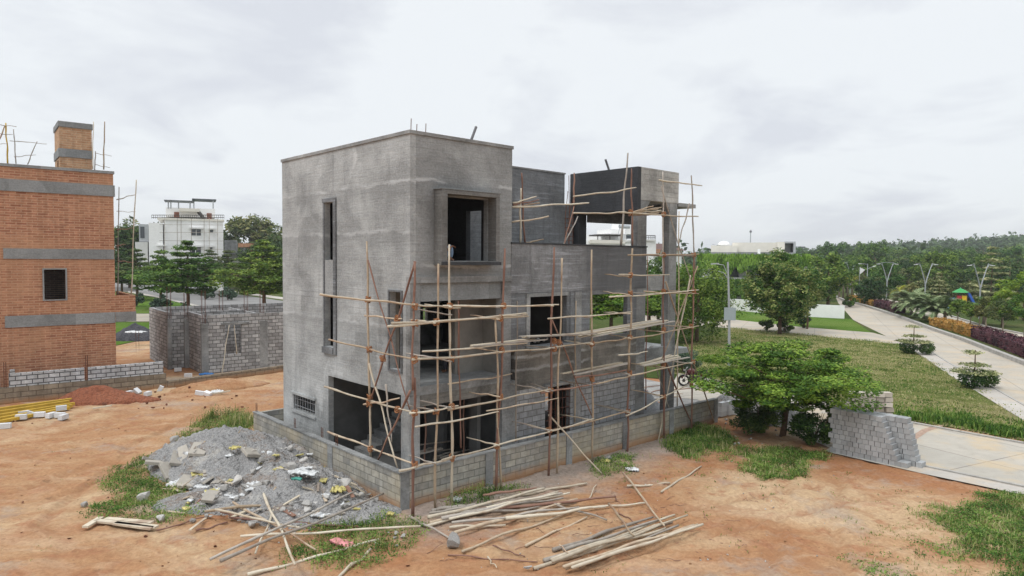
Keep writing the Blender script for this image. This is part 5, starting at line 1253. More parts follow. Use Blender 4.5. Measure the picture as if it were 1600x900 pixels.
mb = MB(); mb.wall((.003, .02), (1, 0), 0, .95, 4.02, 4.9, .2); mb.wall((.95, .22), (0, 1), 0, 4.7, 4.02, 4.9, .2); mb.build('balcony_parapet', M['brick'], bh)
wf = bb('window_frame', 'cband', [(-3.17, -3.1, -.05, .1, 4.72, 6.35), (-2.2, -2.13, -.05, .1, 4.72, 6.35), (-3.1, -2.2, -.05, .1, 6.29, 6.35), (-3.1, -2.2, -.05, .1, 4.72, 4.78)])
mb = MB()
for i in range(15): mb.tube([(-3.1, .06, 4.86 + i * .1), (-2.2, .06, 4.86 + i * .1)], .01, 4)
mb.build('window_bars', M['steel'], wf)
# stair tower
tx0, tx1, ty = -2.12, -.62, 2.6
tw = MB(); tw.wall((tx0, ty), (1, 0), 0, 1.5, 10.3, 13.9, .2); tw.wall((tx0, ty + 2.6), (0, -1), 0, 2.4, 10.3, 13.9, .2, holes=[(1.3, 2.0, 10.4, 12.2)]); tw.wall((tx1, ty + .2), (0, 1), 0, 2.4, 10.3, 13.9, .2); tw.wall((tx1, ty + 2.6), (-1, 0), .2, 1.3, 10.3, 13.9, .2)
t_ = tw.build('stair_tower', M['brick_pale'], bh)
bb('coping', 'cband', [(tx0 - .05, tx1 + .05, ty - .05, ty + 2.65, 13.9, 14.2)], t_)
bb('concrete_band', 'cband', [(tx0 - .05, tx1 + .05, ty - .05, ty - .002, 12.3, 12.75), (tx0 - .05, tx0 - .002, ty - .002, ty + 2.65, 12.3, 12.75)], t_)
# roof poles on the brick house, balcony scaffold
def bR(x, y, b=0.): return BF.W(BF.R(x, y, b))
G1 = 'poles on the brick house roof'
for it in [((12, 256), (9, 192), .055, 'yellow', 'thick yellow-green upright post on the brick house roof at the picture edge', 1.5), ((-8, 232), (8, 196), .05, 'pole', 'slanting pole beside the yellow post', 1.5), ((25, 256), (21, 202), .035, 'pole_grey', 'thin upright pole between the yellow post and the tower', 1.5),
           ((43, 257), (58, 221), .035, 'pole_grey', 'thin leaning pole nearer the brick tower', 1.5), ((15, 220), (73, 225), .025, 'pole_grey', 'long thin level pole reaching the brick tower', 1.5), ((22, 245), (56, 242), .025, 'pole_grey', 'short level pole low over the parapet', 1.5),
           ((-6, 194), (26, 198), .025, 'pole_grey', 'topmost level stick at the yellow post', 1.45), ((-6, 209), (20, 210), .02, 'pole_grey', 'second level stick at the yellow post', 1.45), ((-6, 224), (12, 225), .02, 'pole_grey', 'third level stick at the yellow post', 1.45),
           ((145, 264), (146, 190), .035, 'pole_pale', 'thin upright right beside the brick tower', 2.), ((162, 265), (163.5, 190), .045, 'pole', 'free-standing upright at the right end of the roof', 2.), ((148, 266), (149, 236), .04, 'pole_grey', 'short stub at the foot of the tower upright', 2.),
           ((149, 239), (175, 244), .02, 'pole_grey', 'thin level stick at the right end of the roof, upper', 2.), ((148, 257), (172, 262), .02, 'pole_grey', 'thin level stick at the right end of the roof, lower', 2.)]:
    pole('roof_pole', it[4], 'scaffold pole', bR(*it[0], it[5]), bR(*it[1], it[5]), it[2], it[3], G1, amp=.03)
G2 = 'poles standing on the brick balcony'
for it in [((184, 460), (186, 292), .04, 'pole_grey', 'left upright on the brick balcony'), ((205, 461), (213, 281), .045, 'pole_pale', 'right paler upright on the brick balcony'), ((182, 312), (212, 304), .035, 'pole_grey', 'highest cross pole of the brick balcony scaffold'), ((182, 330), (212, 331), .02, 'pole_grey', 'thin second cross pole of the brick balcony scaffold'),
           ((181, 359), (209, 356), .035, 'pole_red', 'third cross pole of the brick balcony scaffold'), ((181, 384), (196, 382), .035, 'pole_red', 'short fourth cross pole of the brick balcony scaffold'), ((184, 408), (209, 410), .035, 'pole_red', 'lowest cross pole of the brick balcony scaffold')]:
    pole('scaffold_pole', it[4], 'scaffold pole', bR(*it[0], .6), bR(*it[1], .6), it[2], it[3], G2, amp=.04)
# pale block wall in front of the brick house
bw = empty('pale_block_wall', 'low pale block wall on a stone plinth in front of the brick house', 'wall', BF.o, BF.ang)
y0 = -1.5
mb = MB(); mb.wall((-12, y0), (1, 0), 0, 14.1, -.3, .74, .32); mb.build('plinth', M['plinth'], bw)
mb = MB(); mb.wall((-4.66, y0 + .05), (1, 0), 0, 3.05, .741, 1.38, .2); mb.wall((-1.47, y0 + .05), (1, 0), 0, 3.45, .741, 1.38, .2); mb.wall((-12, y0 + .05), (1, 0), 0, 7.0, .741, 1.38, .2); mb.box(-4.62, -4.42, y0 + .06, y0 + .24, 1.381, 1.56)
mb.build('blockwork', M['pale_block'], bw)
for cx in (-1.55, -4.85):
    mb = MB()
    for dx in (0, .08):
        for dy in (.06, .16): mb.tube([(cx + dx, y0 + dy, .72), (cx + dx + .01, y0 + dy, 2.0 if cx > -3 else 1.95)], .014, 5)
    for k in range(7): mb.tube([(cx - .01, y0 + .05, .8 + .16 * k), (cx + .09, y0 + .05, .8 + .16 * k), (cx + .09, y0 + .17, .8 + .16 * k)], .008, 4)
    mb.build('rebar', M['rust'], bw)
# ================================================================== block-walled shell
sh = empty('block_shell', 'roofless grey blockwork ground floor shell with rusty bars standing up, beside the brick house', 'building', KF.o, KF.ang)
def kk(name, mat, boxes, parent=None):
    mb = MB()
    for q in boxes: mb.box(*q)
    return mb.build(name, M[mat], parent or sh)
Hs = 3.5
mb = MB(); mb.wall((.35, 0), (1, 0), 0, 8.5, -.3, Hs, .2, holes=[(.98, 1.95, 1.05, 2.85)]); mb.build('block_wall', M['grey_block'], sh)
mb = MB(); mb.wall((0, 3.3), (0, -1), 0, 3.1, -.3, Hs, .2); mb.build('block_wall', M['grey_block'], sh)
mb = MB(); mb.wall((-1.2, 3.3), (1, 0), 0, 1.2, -.3, Hs, .2, holes=[(.95, 1.2, .1, 2.3)]); mb.build('block_wall', M['grey_block'], sh)
mb = MB(); mb.wall((-1.2, 8.8), (0, -1), 0, 5.3, -.3, Hs, .2); mb.build('block_wall', M['grey_block'], sh)
mb = MB(); mb.wall((8.85, 8.8), (-1, 0), 0, 10.0, -.3, Hs, .2, holes=[(2, 3, 1, 2.6)]); mb.wall((8.85, .2), (0, 1), 0, 8.4, -.3, Hs, .2); mb.wall((4.1, .2), (0, 1), 0, 8.4, -.3, Hs - .2, .2); mb.wall((.2, 4.6), (1, 0), 0, 3.7, -.3, Hs - .1, .2, holes=[(1.4, 2.3, 0, 2.2)]); mb.build('inner_wall', M['grey_block'], sh)
for c_ in ((-.02, .37, -.02, .22, -.3, 3.0), (3.42, 3.9, -.02, .22, -.3, 3.0), (-1.22, -.98, 3.1, 3.3, -.3, 3.1), (-.25, .0, 3.05, 3.3, -.3, 3.1)): kk('column', 'rough', [c_])
for cx, cy, h in ((.15, .1, 5.0), (3.6, .1, 4.9), (-1.1, 3.2, 5.1), (-.12, 3.2, 4.7), (2.4, 4.7, 4.8), (4.0, 4.6, 4.7)):
    mb = MB()
    for dx, dy in ((0, 0), (.2, 0), (0, .18), (.2, .18)): mb.tube([(cx + dx - .1, cy + dy - .05, 2.9), (cx + dx - .1 + .03 * (dx - .1), cy + dy - .05, h - .2 * dx)], .011, 4)
    for k in range(6): mb.tube([(cx - .11, cy - .06, 3.0 + .1 * k), (cx + .11, cy - .06, 3.0 + .1 * k), (cx + .11, cy + .14, 3.0 + .1 * k)], .008, 4)
    mb.build('rebar', M['rust'], sh)
kk('window_lintel', 'rough', [(1.1, 2.75, -.08, .22, 2.86, 2.98)])
kW = lambda x, y, b: KF.W(KF.R(x, y, b))
pole('prop', 'long pale wooden prop leaning under the shell window lintel, left one', 'prop', kW(346, 588, -1.0), kW(358, 508, -.15), .04, 'pole_pale', 'props under the shell window')
pole('prop', 'short pale wooden prop standing in the shell window, right one', 'prop', kW(370, 553, .0), kW(366, 508, -.12), .04, 'pole_pale', 'props under the shell window')
# trestle
p = gp(250, 572); e_ = empty('trestle', 'small dark wooden trestle at the end of the pale block wall', 'trestle', (p.x + .6, p.y + 1.2, 0), .5); mb = MB(); mb.bar((-.5, 0, 1.), (.5, 0, 1.), .08); mb.build('top_bar', M['brown'], e_)
for a, b_ in (((-.45, -.35, 0), (-.4, 0, 1)), ((-.45, .35, 0), (-.4, 0, 1)), ((.45, -.35, 0), (.4, 0, 1)), ((.45, .35, 0), (.4, 0, 1))): MB().tube([a, b_], .035, 6).build('leg', M['brown'], e_)
# kerb wall of the plot
o_ = tag(MB().bar((*gp(262, 605)[:2], .1), (*gp(452, 578)[:2], .1), .25, .5).build('plot_kerb_wall', M['plinth']), 'long low dusty kerb wall in front of the block shell', 'wall')
# rebar stubs and dark heap between the houses
p = gp(194, 565)
for q, lab in ((0, 'left'), (1.8, 'right')):
    tag(MB().tube([(0, 0, 0), (0, 0, 1.8), (.2, 0, 1.8), (.2, 0, 0)], .02, 4).build('column_starter_bars', M['rust'], None, loc=(p.x - .3 + q, p.y + 2, 0)), lab + ' pair of rusty starter bars standing between the brick house and the shell', 'rebar')
# ================================================================== far buildings, left
def facade(root, D, holesW, px, zt=None): pass
WF = Frame(dp(284, 400, 138)[:2], R(25))
wb = empty('white_building', 'large white three storey building with dark canopy roofs and thin scaffolding, far left', 'building', WF.o, WF.ang)
fw = lambda x, y, b=0.: WF.R(x, y, b)
def wbox(name, mat, x0, y0, x1, y1, b0, b1, parent=None, proud=0):
    a = fw(x0, y0, b0); c_ = fw(x1, y1, b0)
    return MB().box(a.x, c_.x, b0, b1, c_.z, a.z).build(name, M[mat], parent or wb)
wbox('body', 'white', 256, 343, 350, 470, 0, 14)
wbox('wing', 'white', 232, 348, 256, 470, -.5, 12)
wbox('wing', 'offwhite', 211, 378, 232, 470, .5, 10)
wbox('stair_bay', 'galv', 217, 350, 232, 377.7, 1.5, 10)
wbox('stair_bay_opening', 'glass', 219, 354, 226, 372, 1.4, 1.52)
wbox('parapet', 'cream', 246, 340, 350.5, 346, -.2, 14.2)
wbox('penthouse', 'white', 259, 324, 336, 340.1, 3, 11)
wbox('penthouse_balcony', 'cream', 280, 325, 312, 331, 1, 3)
wbox('door', 'brown', 272, 331, 280, 341, 2.9, 3.01); wbox('door', 'brown', 323, 333, 331, 343, 2.9, 3.01)
for (x0, y0, x1, y1, b0) in ((256, 312, 304, 315.5, 2), (300, 310, 338, 314, 4)):
    r_ = wbox('canopy_roof', 'roofdark', x0, y0, x1, y1 - 1, b0, b0 + 6)
mb = MB()
for x in (263, 267, 279, 297, 303, 333):
    a = fw(x, 314, 3); c_ = fw(x, 326, 3); mb.tube([a, c_], .12, 5)
mb.build('canopy_posts', M['galv'], wb)
mb = MB()
for x0, x1, y in ((237, 350, 336), (237, 350, 340)):
    a = fw(x0, y, -.1); c_ = fw(x1, y, -.1); mb.tube([a, c_], .06, 4)
for i in range(40):
    x = 237 + i * 2.9; mb.tube([fw(x, 336, -.1), fw(x, 341.5, -.1)], .04, 3)
mb.build('roof_railing', M['steel'], wb)
MB().bar(fw(310, 331, 2.), fw(319, 342, .5), .5).build('roof_stair', M['steel'], wb)
for (x0, y0, x1, y1) in ((299, 358, 314, 368), (297, 386, 314, 396), (248, 385, 257, 393), (328, 359, 333, 363), (328, 386.5, 332, 390)):
    wn = wbox('window', 'glass', x0, y0, x1, y1, -.06, -.002); c_ = wbox('sunshade', 'white', x0 - 3, y0 - 3, x1 + 3, y0 - .5, -.9, -.06, wn)
    if x1 - x0 > 6:
        a = fw((x0 + x1) / 2, y0, 0); b_ = fw((x0 + x1) / 2, y1, 0); MB().box(a.x - .06, a.x + .06, -.12, -.062, b_.z, a.z).build('mullion', M['white'], wn)
G3 = 'thin scaffold poles on the white building'
for i, x in enumerate((257, 277, 283, 299, 319, 327, 340)):
    tag(MB().tube([fw(x, 341, -1.4) - Vector((0, 0, 0)), fw(x, 415, -1.4)], .05, 4).build('thin_pole', M['pole_grey'], None, loc=WF.o, rz=WF.ang), ORD[i] + ' thin upright pole from the left on the white building front', 'scaffold pole', G3)
for i, y in enumerate((351, 363, 376, 389, 400)):
    tag(MB().tube([fw(249, y, -1.5), fw(349, y + .5, -1.5)], .035, 4).build('thin_ledger', M['pole_grey'], None, loc=WF.o, rz=WF.ang), ORD[i] + ' thin level pole from the top on the white building front', 'scaffold pole', G3)
NF = Frame(dp(380, 400, 150)[:2], R(21)); nb = empty('grey_building', 'unfinished grey concrete building right of the white building', 'building', NF.o, NF.ang)
def nbox(name, mat, x0, y0, x1, y1, b0, b1, r_=None, Fm=None):
    Fm = Fm or NF; a = Fm.R(x0, y0, b0); c_ = Fm.R(x1, y1, b0); return MB().box(a.x, c_.x, b0, b1, c_.z, a.z).build(name, M[mat], r_ or nb)
nbox('parapet', 'rough', 350.5, 375, 370, 394, 0, 10); nbox('body', 'offwhite', 363, 397, 387, 425, 1, 10); nbox('slab', 'cband', 350.5, 394.2, 390, 397, -.5, 10.2); nbox('slab', 'offwhite', 350.5, 401, 363, 403, .5, 9); nbox('opening', 'glass', 351, 397, 363, 415, 3, 9); nbox('wing', 'rough', 376, 386, 384, 394, 1, 9)
TF = Frame(dp(394, 400, 140)[:2], R(21)); tb = empty('small_brick_tower', 'small brown brick tower house with red roof rubble beyond the left trees', 'building', TF.o, TF.ang)
nbox('body', 'brick_pale', 388, 387, 402, 420, 0, 5, tb, TF); nbox('roof', 'brick', 372, 380, 404, 386.5, -.5, 6, tb, TF); nbox('opening', 'glass', 384, 388, 387.8, 410, .2, 3, tb, TF)
# ================================================================== far buildings behind the portal
CF = Frame(dp(960, 400, 92)[:2], R(15)); cbd = empty('white_villa', 'white flat-roofed villa with pergola and water tank seen through the portal', 'building', CF.o, CF.ang)
cx = lambda n, m_, x0, y0, x1, y1, b0, b1: nbox(n, m_, x0, y0, x1, y1, b0, b1, cbd, CF)
cx('body', 'white', 918, 376, 1006, 440, 0, 12); cx('parapet', 'cream', 922, 374.5, 985, 381, -.3, 0); cx('upper_block', 'offwhite', 946, 365, 980, 375, 2, 9); cx('upper_block', 'white', 954, 358, 1000, 366, 4, 9); cx('stair_head', 'white', 978, 343, 997, 366, 3, 8); cx('water_tank', 'offwhite', 977, 337, 990, 344, 3.5, 7); cx('window', 'glass', 979, 367, 986, 373, 1.9, 2.0)
mb = MB()
for x in (934, 953, 970): mb.tube([CF.R(x, 366, .5), CF.R(x, 375, .5)], .07, 4)
a = CF.R(933, 366.5, .5); c_ = CF.R(972, 364, .5); mb.box(a.x, c_.x, .5, 3.5, a.z - .15, a.z + .05); mb.build('pergola', M['steel'], cbd)
mb = MB(); a = CF.R(975, 354, 1.5); mb.tube([(a.x - .7, 1.5, a.z), (a.x + .8, 1.5, a.z)], .28, 8); mb.tube([(a.x - .6, 1.5, a.z), (a.x - 1.2, 1.2, a.z - 2)], .04, 4); mb.tube([(a.x + .4, 1.5, a.z), (a.x - .2, 1.2, a.z - 2)], .04, 4); mb.build('solar_heater', M['galv'], cbd)
DF = Frame(dp(1015, 400, 86)[:2], R(15)); db = empty('white_tower_house', 'narrow white tower house with roof railing between the two free columns', 'building', DF.o, DF.ang)
dx_ = lambda n, m_, x0, y0, x1, y1, b0, b1: nbox(n, m_, x0, y0, x1, y1, b0, b1, db, DF)
dx_('body', 'white', 1003, 377, 1024, 450, 0, 5); dx_('cap', 'offwhite', 1002, 374, 1025, 377, -.2, 5.2)
mb = MB()
for x in (1010, 1013, 1016, 1019, 1022, 1024): mb.tube([DF.R(x, 368, 0), DF.R(x, 374, 0)], .04, 3)
mb.tube([DF.R(1010, 368, 0), DF.R(1024, 368, 0)], .05, 3); mb.tube([DF.R(1010, 371, 0), DF.R(1024, 371, 0)], .03, 3); mb.build('railing', M['steel'], db)
EF = Frame(dp(1050, 400, 150)[:2], R(12)); eb = empty('brown_roof_house', 'far house with low brown hipped roof between the free column and the scaffold', 'house', EF.o, EF.ang)
a = EF.R(1022, 391, 0); c_ = EF.R(1073, 391, 0); e1 = EF.R(1048, 380, 0); MB().box(a.x + .8, c_.x - .8, .8, 9, 0, a.z).build('wall', M['white'], eb)
MB().add([(a.x, 0, a.z), (c_.x, 0, a.z), (c_.x, 10, a.z), (a.x, 10, a.z), (a.x + 2.4, 5, e1.z), (c_.x - 2.8, 5, e1.z)], [(0, 1, 5, 4), (1, 2, 5), (2, 3, 4, 5), (3, 0, 4), (3, 2, 1, 0)]).build('roof', simple('brown_tiles', (.12, .07, .06), .8), eb)
nbox('lean_to', 'brick', 1020, 389, 1032, 396, -1, 0, eb, EF)
# ================================================================== ivy-covered building
VF = Frame(dp(1180, 400, 112)[:2], R(-17)); vb = empty('ivy_building', 'long low building with green creeper curtains and a white roof block, beyond the field', 'building', VF.o, VF.ang)
vx = lambda n, m_, x0, y0, x1, y1, b0, b1: nbox(n, m_, x0, y0, x1, y1, b0, b1, vb, VF)
vx('body', 'offwhite', 1100, 400, 1262, 480, 2.2, 16); vx('floor_slab', 'offwhite', 1092, 398, 1266, 404, -.2, 16); vx('floor_slab', 'offwhite', 1096, 433, 1264, 438, .2, 16); vx('column', 'white', 1177, 404, 1186, 433, .4, 1.3); vx('column', 'white', 1177, 438, 1184, 480, .4, 1.3)
vx('opening', 'glass', 1112, 419, 1125, 433, 2.0, 2.19); vx('opening', 'glass', 1130, 419, 1154, 433, 2.0, 2.19)
vx('roof_block', 'cream', 1111, 383.5, 1152, 394, 3, 12); vx('roof_block', 'cream', 1145, 379, 1216, 394, 4, 14); vx('roof_block', 'cream', 1215, 378, 1226, 394, 2, 14); vx('roof_frame', 'galv', 1226, 377.5, 1243, 380, 2, 10); vx('roof_frame', 'galv', 1240, 380, 1243, 396, 2, 10); vx('roof_block', 'white', 1226, 381, 1235, 394, 5, 10); vx('roof_parapet', 'cband', 1111, 394, 1242, 398, 1.8, 15)
vx('chimney', 'white', 1184, 389, 1188, 398.5, 1.2, 2.2)
mb = MB(); a = VF.R(1131, 383, 5); mb.lathe([(0.01, .7), (.7, .55), (1.0, .2), (1.0, 0)], 14, (a.x, 5, a.z)); mb.build('roof_dome', M['white'], vb, smooth=True)
def creeper(x0, x1, yt, yb, b0, seed, dens, leafm='leaf_mid', var=.35):
    a = VF.R(x0, yt, b0); c_ = VF.R(x1, yb, b0); rg = np.random.default_rng(seed); n = int((c_.x - a.x) * (a.z - c_.z) * dens); X_ = rg.uniform(a.x, c_.x, n); t = rg.random(n); L_ = (a.z - c_.z) * (1 - var + var * 2 * hnoise(X_ * 1.3, X_ * 0, seed)); Z_ = a.z - t * L_
    C = np.stack([X_, b0 + rg.uniform(-.25, .15, n) - .2 * hnoise(X_ * 2, Z_, 3), Z_], 1); u = np.stack([rg.normal(0, .15, n), rg.normal(0, .15, n), -np.ones(n)], 1); u /= np.linalg.norm(u, axis=1)[:, None]; nn = np.stack([rg.normal(0, .5, n), -np.ones(n), rg.normal(0, .2, n)], 1)
    w_ = np.cross(nn, u); w_ /= np.linalg.norm(w_, axis=1)[:, None]; s = rg.uniform(.2, .45, n)[:, None]
    V = np.stack([C - u * s, C + w_ * s * .25, C + u * s, C - w_ * s * .25], 1).reshape(-1, 3); return npmesh('creeper', V, np.arange(n * 4).reshape(-1, 4))
link('creeper', creeper(1090, 1266, 397.5, 422, -.3, 1, 110), leafmat('creeper_leaves', (.07, .14, .015), (.14, .28, .03), (.26, .42, .07)), vb)['label'] = 'long hanging curtain of bright green creeper under the roof'
link('creeper', creeper(1098, 1176, 436, 466, .0, 2, 90), leafmat('creeper_leaves', (.04, .09, .014), (.08, .17, .025), (.15, .25, .045)), vb)['label'] = 'lower darker curtain of creeper'
link('creeper', creeper(1184, 1262, 436, 466, .0, 4, 70), M['leaf_mid'], vb)
# garden wall
pts = [gp(x, y) for x, y in ((1085, 478), (1118, 482), (1190, 489), (1262, 495), (1319, 498))]
mb = MB()
for a, b_ in zip(pts, pts[1:]): mb.bar(Vector((a.x, a.y, .8)), Vector((b_.x, b_.y, .8)), .25, 1.6)
tag(mb.build('garden_wall', M['white']), 'long white garden wall before the ivy building', 'wall')
# distant mast and towers on the horizon
e_ = empty('mast', 'far thin mast with a ball on top above the ivy building roof', 'mast', dp(1172, 405, 500)[:2] + (0,) if False else tuple(dp(1172, 405, 500)[:2]) + (0,))
MB().tube([(0, 0, 0), (0, 0, 28)], .35, 5).build('pole', M['galv'], e_); MB().lathe([(.05, 27), (.9, 28), (.9, 28.6), (.05, 29.6)], 8).build('tank', M['rod'], e_)
for i, (x, y, w_, lab) in enumerate([(1104, 387, 10, 'tiny bluish far building left of the white roof block'), (1252, 383, 12, 'tiny pale far building right of the white roof block')]):
    p = dp(x, 400, 620); h = 7 + (406 - y) * 620 / F; e_ = empty('far_building', lab, 'building', (p.x, p.y, 0)); MB().box(-w_ * .3, w_ * .3, 0, 8, 0, h).build('body', M['galv'], e_)
    mb = MB()
    for k in range(4): mb.box(-w_ * .28, w_ * .28, -.05, 0, h - 1.5 - k * 3, h - .5 - k * 3)
    mb.build('window', M['glass'], e_)
# ================================================================== heaps
rp = random.Random(23)
def heap(name, label, c, rx, ry, h, mat, rz=0., n=46, seed=1, rough=.16, cat='heap', kind=None, extra=()):
    t = np.linspace(-1.25, 1.25, n); A, B = np.meshgrid(t, t); r_ = np.sqrt(A ** 2 + B ** 2)
    z = h * np.clip(1 - r_, 0, None) ** .75 * (1 + .0 * A)
    z = np.where(r_ < 1, h * (1 - r_ ** 1.5), 0)
    for ax, ay, ar, ah in extra: z = np.maximum(z, ah * np.clip(1 - (np.sqrt((A - ax) ** 2 + (B - ay) ** 2) / ar) ** 1.5, 0, None))
    z = z * (.8 + .5 * fbm(A * 2.2 + seed, B * 2.2, seed)) + (fbm(A * 9, B * 9, seed + 3) - .5) * rough * np.clip(z * 4, 0, 1) + (fbm(A * 24, B * 24, seed + 5) - .5) * rough * .7 * np.clip(z * 4, 0, 1)
    z = np.where(z < .02, -.25, z)
    V = np.stack([A.ravel() * rx, B.ravel() * ry, z.ravel()], 1); I = np.arange(n - 1)[:, None] * n + np.arange(n - 1)[None, :]; Fq = np.stack([I, I + 1, I + 1 + n, I + n], -1).reshape(-1, 4)
    o = link(name, npmesh(name, V, Fq), mat, None, (c[0], c[1], c[2] if len(c) > 2 else 0), rz); tag(o, label, cat, None, kind); 
    def hz(x, y):
        dx, dy = x - c[0], y - c[1]; a = (dx * math.cos(rz) + dy * math.sin(rz)) / rx; b_ = (-dx * math.sin(rz) + dy * math.cos(rz)) / ry
        i = int(round((a + 1.25) / 2.5 * (n - 1))); j = int(round((b_ + 1.25) / 2.5 * (n - 1)))
        return float(max(0, z[j, i])) if 0 <= i < n and 0 <= j < n else 0.
    return hz
def gravelmat(name, a, b_, c_, sc=16):
    ma, nt, b = newmat(name); tc = N(nt, 'ShaderNodeTexCoord').outputs['Object']
    vo = N(nt, 'ShaderNodeTexVoronoi'); vo.inputs['Scale'].default_value = sc; L(nt, tc, vo.inputs['Vector'])
    n = noise(nt, tc, 1.2, 5, .65); f = noise(nt, tc, 12, 4, .8)
    c = mixc(nt, .5, ramp(nt, n, [(.3, a), (.5, b_), (.7, c_)]), ramp(nt, f, [(.3, a), (.5, b_), (.72, c_)]))
    c = mixc(nt, rng_(nt, vo.outputs['Distance'], .5, .75, 0, .35), c, tuple(q * .5 for q in a))
    if sc == 16:
        c = mixc(nt, rng_(nt, noise(nt, tc, .9, 6, .75, loc=(4, 4, 4)), .53, .60, 0, .6), c, (.24, .17, .12)); c = mixc(nt, rng_(nt, noise(nt, tc, 1.4, 6, .8, loc=(1, 8, 4)), .55, .62, 0, .6), c, (.52, .50, .46))
    L(nt, c, b.inputs['Base Color']); b.inputs['Roughness'].default_value = .95; bump(nt, b, mth(nt, 'ADD', f, vo.outputs['Distance']), .06); return ma
M['gravel'] = gravelmat('grey_gravel', (.21, .205, .20), (.34, .335, .33), (.50, .49, .48))
M['sand'] = gravelmat('grey_sand', (.30, .31, .33), (.37, .38, .40), (.46, .47, .48), 30)
M['redsoil'] = gravelmat('red_soil', (.17, .055, .03), (.27, .09, .045), (.37, .15, .08), 9)
M['darkheap'] = gravelmat('dark_gravel', (.03, .03, .035), (.06, .06, .07), (.12, .12, .13), 9)
c0 = HF.W((-2.5, 6.4, 0)); hz1 = heap('gravel_heap', 'big heap of grey gravel and rubble piled against the left compound wall', c0, 4.2, 2.4, 1.1, M['gravel'], HF.ang + R(100), seed=3, n=110, rough=.42)
c1 = HF.W((-2.3, 2.6, 0)); hz2 = heap('gravel_heap', 'smaller grey sand heap in the corner of the compound wall', c1, 2.6, 1.9, .8, M['gravel'], HF.ang + R(100), seed=5, n=80, rough=.3)
c2 = HF.W((13.3, 2.6, 0)); heap('sand_heap', 'pale grey sand heap behind the free columns', c2, 2.6, 1.7, 1.5, M['sand'], HF.ang, seed=6, rough=.05)
c3 = gg(163, 626); hz3 = heap('red_soil_heap', 'dark red soil heap below the pale block wall', (c3.x - .2, c3.y, 0), 2.2, 1.0, .65, M['redsoil'], R(10), seed=8, extra=((.8, -.1, .5, .2),))
c4 = gg(345, 605); hz4 = heap('soil_heap', 'low orange soil heap before the block shell', (c4.x, c4.y, 0), 2.6, 1.0, .45, M['dirt'], R(30), seed=9)
c5 = gp(211, 530); heap('dark_heap', 'black gravel heap between the brick house and the shell', (c5.x, c5.y, 0), 2.1, 1.6, 1.2, M['darkheap'], 0, seed=10)
c6 = gg(1150, 640); heap('gravel_heap', 'grey gravel heap between the wall end and the dark bush', (c6.x, c6.y, 0), 1.6, 1.0, .8, M['gravel'], 0, seed=11)
c7 = gg(1215, 655); heap('gravel_heap', 'grey gravel heap behind the layered tree trunk', (c7.x, c7.y, 0), 1.8, 1.0, .8, M['gravel'], .5, seed=12)
c8 = gg(350, 782); hz5 = heap('rubble_heap', 'low spread of brownish rubble in front of the big gravel heap', (c8.x, c8.y, 0), 2.0, 1.1, .3, M['gravel'], .2, seed=14, rough=.4)
c9 = gg(500, 800); hz6 = heap('rubble_heap', 'low spread of brownish rubble before the smaller sand heap', (c9.x, c9.y, 0), 2.4, 1.1, .25, M['gravel'], .1, seed=15, rough=.4)
def zz(x, y):
    return max(hz5(x, y), hz6(x, y), gz(x, y), hz1(x, y), hz2(x, y), hz3(x, y), hz4(x, y))
def on_top(px, py):
    p = gp(px, py)
    for _ in range(6):
        p = gp(px, py, zz(p.x, p.y))
    return p
# ------------------------------------------------------------------ stones
def rock_mesh(seed, flat=.6):
    r_ = random.Random(seed); bm = __import__('bmesh').new(); import bmesh
    bmesh.ops.create_icosphere(bm, subdivisions=2, radius=1); bmesh.ops.scale(bm, vec=(1, r_.uniform(.6, .95), 1), verts=bm.verts)
    pl = [(Vector((r_.gauss(0, 1), r_.gauss(0, 1), r_.gauss(0, 1))).normalized(), r_.uniform(.25, .62)) for _ in range(9)]
    for v in bm.verts:
        for n, d in pl:
            k = v.co.dot(n) - d
            if k > 0: v.co -= n * k
        v.co.z *= flat
    me = bpy.data.meshes.new('rock'); bm.to_mesh(me); bm.free(); return me
rocks = [rock_mesh(i, (.7, .5, .85, .6)[i % 4]) for i in range(6)]
def put(name, me, mat, p, s, label, cat, group=None, rot=None, sink=.3):
    o = link(name, me, M[mat]); o.location = (p[0], p[1], p[2] + s * (.6 - sink)); o.scale = (s, s, s) if not isinstance(s, tuple) else s
    o.rotation_euler = rot or (rp.uniform(-.3, .3), rp.uniform(-.3, .3), rp.uniform(0, 6.3)); return tag(o, label, cat, group)
named = [(712, 853, .33, 'pale grey boulder by the end of the first pole pile'), (825, 889, .13, 'small round grey stone at the left end of the second pole pile'), (244, 688, .3, None), (226, 779, .26, 'pale stone in the grass left of the rubble'), (134, 789, .14, 'lone reddish brick piece on the dirt far left'),
         (393, 823, .26, 'grey block stone under the crossed poles'), (248, 812, .17, 'grey stone at the end of the pale planks'), (948, 720, .22, 'pale stone at the foot of the far compound wall'), (272, 690, .3, 'flat pale rock lying at the upper edge of the grass strip'), (1304, 705, .25, 'grey stone at the foot of the block stack')]
for x, y, s, lab in named:
    if lab is None: continue
    put('stone', rocks[int(x) % 6], 'rock', on_top(x, y), s, lab, 'stone')
for i in range(165):
    u_, v_ = rp.random(), rp.random()
    if i < 120: x, y = 262 + 290 * u_, 705 + 90 * v_ + 8 * math.sin(u_ * 9); 
    else: x, y = 420 + 180 * u_, 770 + 35 * v_
    if inpoly(np.array([x]), np.array([y]), [(245, 745), (300, 700), (400, 670), (480, 690), (560, 745), (600, 790), (540, 805), (380, 800), (275, 790)])[0]:
        put('stone', rocks[i % 6], 'rock', on_top(x, y), rp.choice((.07, .09, .1, .13, .18, .24)), 'grey broken stone lying on the big rubble heap', 'stone', 'broken stones on the rubble heap')
for i in range(26):
    x, y = rp.uniform(1110, 1250), rp.uniform(650, 700)
    put('stone', rocks[i % 6], 'rock', gg(x, y), rp.uniform(.05, .13), 'small pale stone strewn round the foot of the layered tree', 'stone', 'stones under the layered tree')
